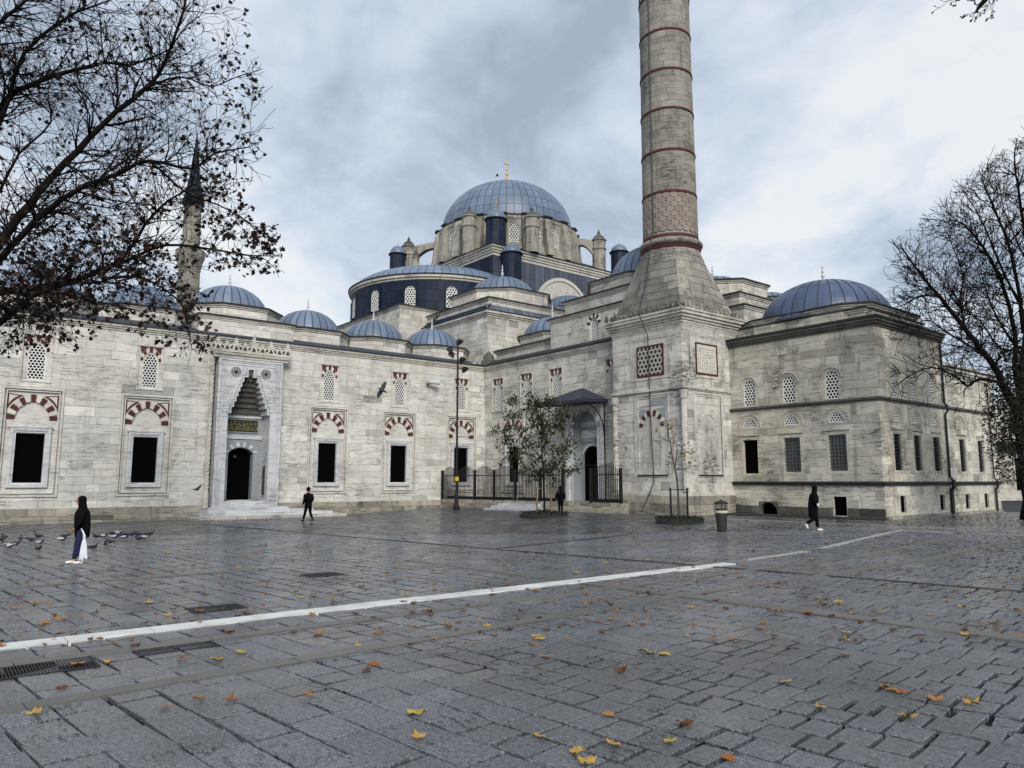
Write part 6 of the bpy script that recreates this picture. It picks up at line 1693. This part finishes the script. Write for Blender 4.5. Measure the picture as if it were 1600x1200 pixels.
# ================================================================== people
def skin_mesh(name, joints, bones, parent, mat, sub=2):
    """joints: name -> (pos, (rx, ry)); first joint is the root"""
    names_ = list(joints); idx = {n: i for i, n in enumerate(names_)}
    me = bpy.data.meshes.new(name); me.from_pydata([tuple(joints[n][0]) for n in names_], [(idx[a], idx[b]) for a, b in bones], [])
    o = bpy.data.objects.new(name, me); COL.objects.link(o); o.parent = parent
    me.materials.append(MT[mat])
    m = o.modifiers.new('skin', 'SKIN'); m.use_smooth_shade = True
    if not me.skin_vertices: 
        bpy.context.view_layer.objects.active = o
    for i, n in enumerate(names_):
        sv = me.skin_vertices[0].data[i]; sv.radius = joints[n][1]; sv.use_root = (i == 0)
    s_ = o.modifiers.new('sub', 'SUBSURF'); s_.levels = sub; s_.render_levels = sub
    return o
def V(*a): return Vector(a)
def person(root_loc, heading, scale, label, pose, jacket='cloth', trousers='cloth', shoes='white_shoe', hood=True, pack=False, coat=False, trim=None):
    """local frame: +x forward, +y left, z up; pose gives hip/knee/ankle and arm points in metres for a 1.70 m figure"""
    root = thing('person', label, 'person', tuple(root_loc)); root.rotation_euler = (0, 0, heading); root.scale = (scale,)*3
    ROOT[root.name] = Vector((0, 0, 0))
    J = {}; J['pelvis'] = (pose['pelvis'], (.125, .10)); p = pose['pelvis']; ln = pose.get('lean', 0)
    J['waist'] = (p+V(.01+ln*.2, 0, .14), (.125, .095)); J['chest'] = (p+V(.02+ln*.5, 0, .34), (.15, .105)); J['neck0'] = (p+V(.02+ln*.8, 0, .50), (.075, .07))
    hd = p+V(.05+ln+pose.get('headx', 0), 0, .70)
    J['neck'] = (p+V(.03+ln*.9, 0, .57), (.055, .055)); J['head0'] = (hd+V(.0, 0, -.05), (.075, .085)); J['head1'] = (hd+V(-.005, 0, .06), (.085, .095)); J['head2'] = (hd+V(-.01, 0, .125), (.055, .06))
    bones = [('pelvis', 'waist'), ('waist', 'chest'), ('chest', 'neck0'), ('neck0', 'neck'), ('neck', 'head0'), ('head0', 'head1'), ('head1', 'head2')]
    for s_, sg in (('l', 1), ('r', -1)):
        sh = p+V(.02+ln*.65, sg*.19, .43); el, wr = pose['arm_'+s_]; el = p+el; wr = p+wr; hn = wr+(wr-el).normalized()*.08
        J['sh'+s_] = (sh, (.070, .07)); J['el'+s_] = (el, (.045, .045)); J['wr'+s_] = (wr, (.032, .032)); J['hn'+s_] = (hn, (.038, .022))
        bones += [('chest', 'sh'+s_), ('sh'+s_, 'el'+s_), ('el'+s_, 'wr'+s_), ('wr'+s_, 'hn'+s_)]
        for k_, (a, l_) in enumerate(((-.026, .070), (-.009, .082), (.009, .078), (.026, .062))):
            dr = (hn-wr).normalized(); J['f%s%d' % (s_, k_)] = (hn+dr*.03+V(a, 0, 0), (.010, .010)); J['g%s%d' % (s_, k_)] = (hn+dr*l_+V(a+.012, 0, 0), (.008, .008))
            bones += [('hn'+s_, 'f%s%d' % (s_, k_)), ('f%s%d' % (s_, k_), 'g%s%d' % (s_, k_))]
        J['t'+s_] = (wr+(hn-wr)*.5+V(.045, 0, .0), (.011, .011)); bones.append(('wr'+s_, 't'+s_))
        hip = p+V(0, sg*.09, -.05); kn, an = pose['leg_'+s_]
        J['hip'+s_] = (hip, (.092, .09)); J['kn'+s_] = (kn, (.058, .058)); J['an'+s_] = (an, (.040, .042)); td = pose.get('toe_'+s_, V(1, 0, 0)); J['toe'+s_] = (an+td*.13+V(0, 0, -.045), (.035, .028))
        bones += [('pelvis', 'hip'+s_), ('hip'+s_, 'kn'+s_), ('kn'+s_, 'an'+s_), ('an'+s_, 'toe'+s_)]
    body = skin_mesh('body', J, bones, root, 'skin')
    # face: nose, brow, eyes, mouth, ears
    q = MB(); q.tube(hd+V(.085, 0, .02), hd+V(.112, 0, -.025), .010, .017, 6, caps=True)
    for sg in (() if hood else (-1, 1)): q.lathe(hd+V(-.005, sg*.088, -.01), [(.0, -.03), (.014, -.015), (.016, .015), (.0, .03)], 6)
    q.build('face_features', 'skin', root)
    q = MB()
    for sg in (-1, 1): q.lathe(hd+V(.080, sg*.034, .028), [(0, -.010), (.012, 0), (0, .010)], 6)
    q.tube(hd+V(.086, -.025, -.058), hd+V(.086, .025, -.058), .006, .006, 5); q.build('eyes_and_mouth', 'cloth', root)
    g = .030
    JJ = {k_: (v, (r[0]+g+.012, r[1]+g+.012)) for k_, (v, r) in J.items()}
    JJ['pelvis'] = (J['pelvis'][0], (.20, .19)); JJ['waist'] = (J['waist'][0], (.21, .20)); JJ['chest'] = (J['chest'][0], (.21, .20)); JJ['neck0'] = (J['neck0'][0], (.12, .115)); 
    jk = {'hem0': (p+V(0, 0, -.245 if not coat else -.42), (.18, .17)), 'hem': (p+V(0, 0, -.21 if not coat else -.38), (.19, .18)), 'pelvis': JJ['pelvis'], 'waist': JJ['waist'], 'chest': (J['chest'][0], (.205, .175)), 'yoke': (J['chest'][0]+V(.0, 0, .10), (.185, .14)), 'neck0': (J['neck0'][0]+V(0, 0, .0), (.125, .115)), 'neck1': (J['neck0'][0]+V(0, 0, .07), (.10, .10))}
    skin_mesh('jacket', jk, [('hem0', 'hem'), ('hem', 'pelvis'), ('pelvis', 'waist'), ('waist', 'chest'), ('chest', 'yoke'), ('yoke', 'neck0'), ('neck0', 'neck1')], root, jacket)
    for s_, sg in (('l', 1), ('r', -1)):
        sh = J['sh'+s_][0]; el = J['el'+s_][0]; wr = J['wr'+s_][0]
        slv = {'in': (sh+V(0, -sg*.09, .02), (.095, .095)), 'sh': (sh+V(0, sg*.0, .0), (.105, .105)), 'ua': (sh.lerp(el, .55), (.088, .088)), 'el': (el, (.080, .080)), 'wr': (wr, (.058, .058))}
        skin_mesh('sleeve', slv, [('in', 'sh'), ('sh', 'ua'), ('ua', 'el'), ('el', 'wr')], root, jacket)
    for s_ in 'lr':
        tr = {'hip'+s_: (J['hip'+s_][0]+V(0, 0, .06), (.115, .112)), 'mid': (J['hip'+s_][0].lerp(J['kn'+s_][0], .5), (.098, .098)), 'kn'+s_: (J['kn'+s_][0], (.082, .082)), 'cf': (J['kn'+s_][0].lerp(J['an'+s_][0], .5), (.072, .072)), 'an'+s_: (J['an'+s_][0]+V(0, 0, .03), (.062, .062))}
        skin_mesh('trouser_leg', tr, [('hip'+s_, 'mid'), ('mid', 'kn'+s_), ('kn'+s_, 'cf'), ('cf', 'an'+s_)], root, trousers)
        an = J['an'+s_][0]; td = pose.get('toe_'+s_, V(1, 0, 0)); dn = V(0, 0, -1) if td.z > -.3 else V(-.6, 0, -.5)
        sh = {'heel': (an-td*.06+dn*.030, (.056, .050)), 'a': (an+V(0, 0, .01), (.058, .058)), 'mid': (an+td*.08+dn*.032, (.058, .046)), 'toe': (an+td*.19+dn*.042, (.052, .036))}
        skin_mesh('shoe', sh, [('heel', 'a'), ('heel', 'mid'), ('mid', 'toe')], root, shoes)
        if trim:
            q = MB(); q.tube(an+td*.02+V(0, -.045, -.03), an+td*.12+V(0, -.040, -.045), .012, .012, 5, caps=True); q.tube(an+td*.02+V(0, .045, -.03), an+td*.12+V(0, .040, -.045), .012, .012, 5, caps=True); q.build('shoe_trim', trim, root)
    if hood:
        hj = {'n': (J['neck0'][0]+V(-.01, 0, -.05), (.14, .13)), 'n2': (J['neck'][0]+V(-.02, 0, -.02), (.115, .115)), 'h0': (hd+V(-.045, 0, -.04), (.098, .102)), 'h1': (hd+V(-.046, 0, .035), (.120, .120)), 'h2': (hd+V(-.042, 0, .10), (.108, .108)), 'h3': (hd+V(-.035, 0, .155), (.055, .055))}
        skin_mesh('hood', hj, [('n', 'n2'), ('n2', 'h0'), ('h0', 'h1'), ('h1', 'h2'), ('h2', 'h3')], root, jacket)
    else:
        q = MB(); q.lathe(hd+V(-.02, 0, .045), [(.088, -.10), (.108, -.04), (.112, .02), (.095, .07), (.055, .105), (.0, .115)], 14); q.build('hair', 'cloth', root, True)
    if pack:
        bj = {'a': (p+V(-.20, 0, .10), (.13, .15)), 'b': (p+V(-.20, 0, .30), (.13, .16)), 'c': (p+V(-.15, 0, .46), (.09, .12))}
        skin_mesh('backpack', bj, [('a', 'b'), ('b', 'c')], root, 'cloth')
    return root
face_left = math.atan2(-RH.y, -RH.x)
# child-sized figure in a black hooded jacket, standing turned to the left with a white bag
g1 = ground_at(125, 881)
P1 = person(g1, face_left+.40, .985, 'person in black hooded jacket and jeans holding a white plastic bag', dict(
    pelvis=V(0, 0, .90), lean=.02, headx=.03, arm_l=(V(.02, .26, .20), V(.16, .22, .02)), arm_r=(V(.0, -.27, .20), V(.16, -.22, .03)),
    leg_l=(V(.09, .10, .48), V(-.05, .10, .075)), leg_r=(V(.10, -.10, .48), V(.16, -.10, .075))), trousers='jeans', trim='red_shoe')
# the bag he holds: loose folds hanging from one fist
bagp = g1+Vector((0, 0, .92))-RH*(-.06)-FH*.30
bg_ = thing('plastic_bag', 'crumpled white plastic bag hanging from the hooded person\'s hand', 'bag', tuple(g1+Vector((0, 0, .1))))
q = MB(); n = 22; prof = [(.02, .74), (.03, .71), (.020, .66), (.042, .56), (.060, .42), (.072, .27), (.080, .14)]
o_ = len(q.v); rr = random.Random(2); ph = [rr.uniform(.55, 1.25) for _ in range(n)]; dp = [rr.uniform(-.10, .12) if i % 3 else -.02 for i in range(n)]
cb = g1+RH*.17-FH*.20
for j, (r, z) in enumerate(prof):
    for i in range(n):
        t_ = 6.28318*i/n; k_ = r*(1+(ph[i]-1)*min(1, j*.3)); q.v.append(cb+RH*math.cos(t_)*k_*1.25-FH*math.sin(t_)*k_*.55+Vector((0, 0, z-(dp[i] if j == len(prof)-1 else 0))))
for j in range(len(prof)-1):
    for i in range(n): q.f.append([o_+j*n+i, o_+j*n+(i+1) % n, o_+(j+1)*n+(i+1) % n, o_+(j+1)*n+i]); q.c.append(rr.uniform(.85, 1.05)); q.mi.append(0)
q.build('folds', 'bag', bg_)
q = MB(); q.path([cb+Vector((0, 0, .73)), cb+Vector((0, 0, .82))-RH*.04, cb+Vector((0, 0, .90))-RH*.09], [.025, .02, .012], 6); q.build('handle', 'bag', bg_)
# walking man with a backpack
g2 = ground_at(481, 815)
P2 = person(g2, math.atan2(FH.y, FH.x)+rad(42), 1.0, 'person in black walking with a backpack near the portal steps', dict(
    pelvis=V(0, 0, .93), lean=.03, arm_l=(V(-.10, .27, .20), V(.06, .28, -.02)), arm_r=(V(.06, -.27, .20), V(.22, -.24, .06)),
    leg_l=(V(.14, .09, .50), V(.36, .09, .085)), leg_r=(V(-.03, -.09, .49), V(-.34, -.09, .12))), hood=False, pack=True, shoes='cloth')
# hooded figure walking right along the library
g3 = ground_at(1272, 829)
P3 = person(g3, math.atan2(RH.y, RH.x)-.15, .97, 'person in long black hooded coat and white shoes walking before the library', dict(
    pelvis=V(0, 0, .92), lean=.07, headx=.03, arm_l=(V(.02, .26, .20), V(.20, .18, .12)), arm_r=(V(.0, -.27, .20), V(.18, -.22, .10)),
    leg_l=(V(.13, .09, .50), V(.17, .09, .075)), leg_r=(V(.02, -.09, .49), V(-.30, -.09, .26)), toe_r=V(.45, 0, -.85)), coat=True)
ph_ = thing('cup', 'small white cup held by the hooded walker', 'cup', tuple(g3+Vector((0, 0, 1.0))))
c_ = g3+RH*.06-FH*.34+Vector((0, 0, .98)); q = MB(); q.lathe(c_, [(.0, -.05), (.035, -.05), (.045, .05), (.0, .05)], 10); q.build('cup_body', 'bag', ph_)
# dark figure standing behind the bushy sapling
g4 = ground_at(877, 803)+FH*.5
P4 = person(g4, math.atan2(FH.y, FH.x)+.3, .88, 'person in dark clothes half hidden beside the bushy sapling', dict(
    pelvis=V(0, 0, .92), arm_l=(V(0, .27, .20), V(.04, .26, -.04)), arm_r=(V(0, -.27, .20), V(.04, -.26, -.04)), leg_l=(V(.02, .09, .49), V(0, .09, .075)), leg_r=(V(.02, -.09, .49), V(0, -.09, .075))), hood=True, shoes='cloth')

# ================================================================== pigeons
def pigeon_parts():
    def loft(mb, rings, n=8, c=1.0):
        o = len(mb.v)
        for (x, z, ry, rz) in rings:
            for i in range(n): t_ = 6.28318*i/n; mb.v.append(V(x, math.cos(t_)*ry, z+math.sin(t_)*rz))
        for j in range(len(rings)-1):
            for i in range(n): mb.f.append([o+j*n+i, o+j*n+(i+1) % n, o+(j+1)*n+(i+1) % n, o+(j+1)*n+i]); mb.c.append(c); mb.mi.append(0)
    body = MB(); loft(body, [(-.30, .115, .012, .006), (-.24, .12, .038, .010), (-.15, .13, .045, .030), (-.06, .14, .068, .060), (.03, .15, .072, .068), (.09, .175, .055, .055), (.115, .21, .034, .036), (.13, .245, .027, .028), (.15, .262, .026, .026), (.172, .258, .016, .016), (.185, .252, .006, .006), (.205, .246, .001, .001)])
    wing = MB()
    for sg in (-1, 1): loft(wing, [(-.22, .15, .002, .006), (-.12, .16, .012, .030), (-.02, .165, .018, .045), (.06, .17, .012, .030), (.08, .17, .002, .01)]); 
    n = len(wing.v)//2
    for i in range(n): wing.v[i] += V(0, -.058, 0)
    for i in range(n, 2*n): wing.v[i] += V(0, .058, 0)
    leg = MB(); leg.tube(V(0, 0, .10), V(.0, 0, .01), .008, .006, 5); leg.tube(V(0, 0, .008), V(.035, .0, .004), .006, .003, 4); leg.tube(V(0, 0, .008), V(.02, .02, .004), .006, .003, 4); leg.tube(V(0, 0, .008), V(-.02, 0, .004), .006, .003, 4)
    return body, wing, leg
pb, pw, pg = pigeon_parts()
PM = {'body': make_mesh('pigeon_body', pb.v, pb.f, pb.c, 'pigeon', True), 'wing': make_mesh('pigeon_wing', pw.v, pw.f, pw.c, 'pigeon', True), 'wingp': make_mesh('pigeon_wing_pale', pw.v, pw.f, pw.c, 'pigeon_pale', True), 'leg': make_mesh('pigeon_leg', pg.v, pg.f, pg.c, 'red_shoe', True)}
def link(name, me, par, loc=(0, 0, 0)):
    o = bpy.data.objects.new(name, me); COL.objects.link(o); o.parent = par; o.location = loc; return o
spots = [(15, 545, 0), (55, 600, 1), (100, 612, 1), (150, 590, 0), (195, 540, 0), (285, 545, 0), (360, 512, 0), (388, 572, 1), (600, 545, 1), (632, 508, 0), (920, 515, 0), (1000, 512, 1), (1012, 588, 1), (1048, 568, 0), (900, 622, 0), (1085, 480, 0), (1130, 482, 1), (1180, 498, 0), (1204, 520, 1), (1268, 494, 0), (1312, 494, 0), (1325, 535, 0), (1392, 520, 1), (1440, 490, 0), (370, 634, 0), (1108, 518, 1), (30, 520, 0)]
rr = random.Random(8)
for x, y, pale in spots:
    g = ground_at(x/6.154, 760+y/6.154)
    side = 'left of the hooded person' if x < 700 else 'right of the hooded person'
    lab = ('pale-winged pigeon on the ground ' if pale else 'dark grey pigeon on the ground ')+side
    rank = sorted(a for a, b_, c_ in spots if (a < 700) == (x < 700)).index(x)
    lab += ', '+['leftmost', 'second', 'third', 'fourth', 'fifth', 'sixth', 'seventh', 'eighth', 'ninth', 'tenth', 'eleventh', 'twelfth', 'thirteenth', 'fourteenth', 'fifteenth', 'sixteenth'][rank]+('' if rank == 0 else ' from the left')
    o = thing('pigeon', lab, 'pigeon', tuple(g), ('pale-winged' if pale else 'dark')+' pigeons '+side)
    o.rotation_euler = (0, rr.choice((0, 0, .35)), rr.choice((face_left, face_left+math.pi))+rr.gauss(0, .6)); s_ = rr.uniform(.78, .98); o.scale = (s_,)*3
    link('body', PM['body'], o); link('wings', PM['wingp' if pale else 'wing'], o); link('leg', PM['leg'], o, (0, -.03, 0)); link('leg', PM['leg'], o, (0, .03, 0))
def flying(p, label, size, rot):
    o = thing('pigeon', label, 'pigeon', tuple(p), 'flying pigeons'); o.rotation_euler = rot; o.scale = (size,)*3; ROOT[o.name] = V(0, 0, 0)
    link('body', PM['body'], o, (0, 0, -.14))
    for sg in (-1, 1):
        q = MB(); pts = [(.07, .04, .02), (.10, .20, .09), (.05, .40, .13), (-.06, .46, .12), (-.09, .30, .07), (-.13, .18, .04), (-.10, .05, .02)]
        if sg < 0: pts = pts[::-1]
        q.prism([V(x, sg*y, z) for x, y, z in pts], V(0, 0, -.012)); q.build('wing', 'pigeon', o)
flying(at(596, 609, 34), 'grey pigeon in flight with wings spread before the courtyard wall', .95, (rad(75), rad(-25), face_left+math.pi*.1))
flying(at(308, 765, 34), 'grey pigeon gliding low left of the portal', .85, (rad(15), rad(8), face_left+math.pi))
flying(at(777, 275, 70), 'tiny bird flying beside the main dome', .9, (rad(8), 0, face_left+math.pi))
flying(at(437, 697, 45.5), 'dark pigeon fluttering at the right edge of the portal', .7, (rad(10), rad(20), face_left))

# ================================================================== fallen leaves
MT['fallen'] = leafmat('fallen plane leaves', [(.27, .085, .015), (.27, .14, .045), (.10, .035, .015), (.36, .23, .06), (.34, .27, .06)])
def plane_leaf(mb, c, yaw, size, tone, r, curl, tilt):
    prof = [(0, -.05), (.14, -.16), (.34, -.06), (.62, -.02), (.46, .14), (.56, .30), (.80, .44), (.52, .48), (.36, .62), (.22, .56), (.12, .84), (0, 1.08), (-.12, .84), (-.22, .56), (-.36, .62), (-.52, .48), (-.80, .44), (-.56, .30), (-.46, .14), (-.62, -.02), (-.34, -.06), (-.14, -.16)]
    m = Matrix.Rotation(yaw, 3, 'Z') @ Matrix.Rotation(tilt, 3, 'X')
    vs = [];
    for u, v in prof:
        d = math.hypot(u, v-.35); z = curl*d*d*(1+.7*math.sin(6*u+4*v+yaw*3))+.10*math.sin(9*u+yaw*5)*d; vs.append(V(*c)+m @ V(u*size, (v-.35)*size, (z+.03)*size))
    n = len(vs); ctr = V(*c)+m @ V(0, 0, .06*size); a = len(mb.v); mb.add(vs+[ctr], [(i, (i+1) % n, n) for i in range(n)], tone)
    mb.tube(ctr+m @ V(0, -.35*size, 0), ctr+m @ V(.06*size, -.95*size, .02*size), .012*size*2, .008*size*2, 4, tone*.6)
big_leaves = [(55, 1118, 3), (170, 1036, 3), (120, 1040, 1), (97, 1078, 2), (95, 968, 1), (285, 1031, 0), (340, 1033, 3), (378, 1021, 4), (312, 1094, 0), (258, 1107, 1), (360, 1095, 0), (482, 1088, 1), (590, 992, 0), (585, 1040, 0), (572, 1050, 2), (650, 1117, 4), (652, 1154, 3), (845, 1000, 3), (838, 996, 4), (853, 1028, 1), (1015, 1022, 4), (1005, 1020, 2), (1040, 1024, 4), (952, 1120, 1), (970, 1050, 2), (842, 1154, 3), (902, 1178, 3), (957, 1166, 3), (1047, 1162, 4), (915, 1194, 3), (1138, 1188, 0), (1225, 1068, 3), (1282, 1108, 3), (1420, 1125, 3), (1385, 1075, 1), (1410, 1085, 0), (1395, 1080, 1), (1520, 1102, 3), (1462, 1096, 1), (1318, 1000, 1), (1322, 990, 3), (1320, 1027, 2), (1188, 983, 1), (1070, 1135, 2), (1115, 1000, 1), (285, 895, 0), (312, 958, 1), (288, 958, 4), (232, 943, 3), (262, 963, 3), (372, 888, 3), (30, 935, 2), (55, 945, 1), (27, 952, 1), (470, 935, 3), (490, 932, 3), (565, 918, 0), (633, 932, 4), (795, 915, 0), (790, 905, 1), (678, 922, 1), (700, 922, 1), (770, 930, 2), (838, 925, 1), (640, 905, 0), (1030, 888, 0), (1060, 890, 3), (935, 972, 1), (955, 970, 1), (1065, 953, 1), (1080, 952, 3), (1200, 917, 1), (1215, 918, 0), (1262, 961, 0), (1212, 955, 1), (1265, 900, 2), (1320, 890, 0), (1310, 942, 3), (1505, 951, 3), (1590, 955, 1), (1480, 940, 3), (985, 978, 1), (150, 858, 1), (400, 865, 0), (385, 868, 3), (425, 880, 1), (900, 897, 4), (640, 867, 1), (700, 868, 3), (810, 870, 0), (540, 900, 1), (620, 885, 3)]
rr = random.Random(12); SZ = {0: 'orange', 1: 'pinkish brown', 2: 'dark red-brown', 3: 'yellow', 4: 'pale yellow-green'}
for x, y, k_ in big_leaves:
    g = ground_at(x, y); d = (g-CAM).dot(FH); q = MB()
    tone = {0: .02, 1: .25, 2: .5, 3: .75, 4: .98}[k_]
    plane_leaf(q, g+V(0, 0, .018), rr.uniform(0, 6.28), rr.uniform(.085, .135)*(1 if d < 20 else 1.15), tone, rr, rr.uniform(.1, .55), rr.uniform(-.2, .25))
    row = 'in the lowest foreground' if y > 1110 else 'in the near foreground' if y > 1040 else 'on the middle paving' if y > 960 else 'by the white strip' if y > 900 else 'on the far paving'
    col_ = ['at the left edge', 'left', 'left of centre', 'centre', 'right of centre', 'right', 'at the right edge'][min(6, int(x/1600*7))]
    where = '%s, %s' % (row, col_)
    o = q.build('fallen_leaf', 'fallen', None); o.data.transform(Matrix.Translation(-g)); o.location = g
    tagp(o, 'curled %s plane leaf %s' % (SZ[k_], where), 'leaf', '%s leaves %s' % (SZ[k_], where))
q = MB()
for _ in range(800):
    x = rr.uniform(-20, 1620); y = 812+rr.random()**1.6*200
    g = ground_at(x, y)
    if g.x < 1.2 or (g.y > -2 and g.x < 19.5) or g.y > 3: continue
    plane_leaf(q, g+V(0, 0, .016), rr.uniform(0, 6.28), rr.uniform(.045, .10), rr.choice((.1, .25, .3, .5, .5, .5, .75)), rr, rr.uniform(.1, .7), rr.uniform(-.3, .4))
q.build('leaf_litter', 'fallen', None, kind='stuff')['label'] = 'small dry leaves scattered over the paving'
bpy.data.objects['leaf_litter']['category'] = 'leaves'
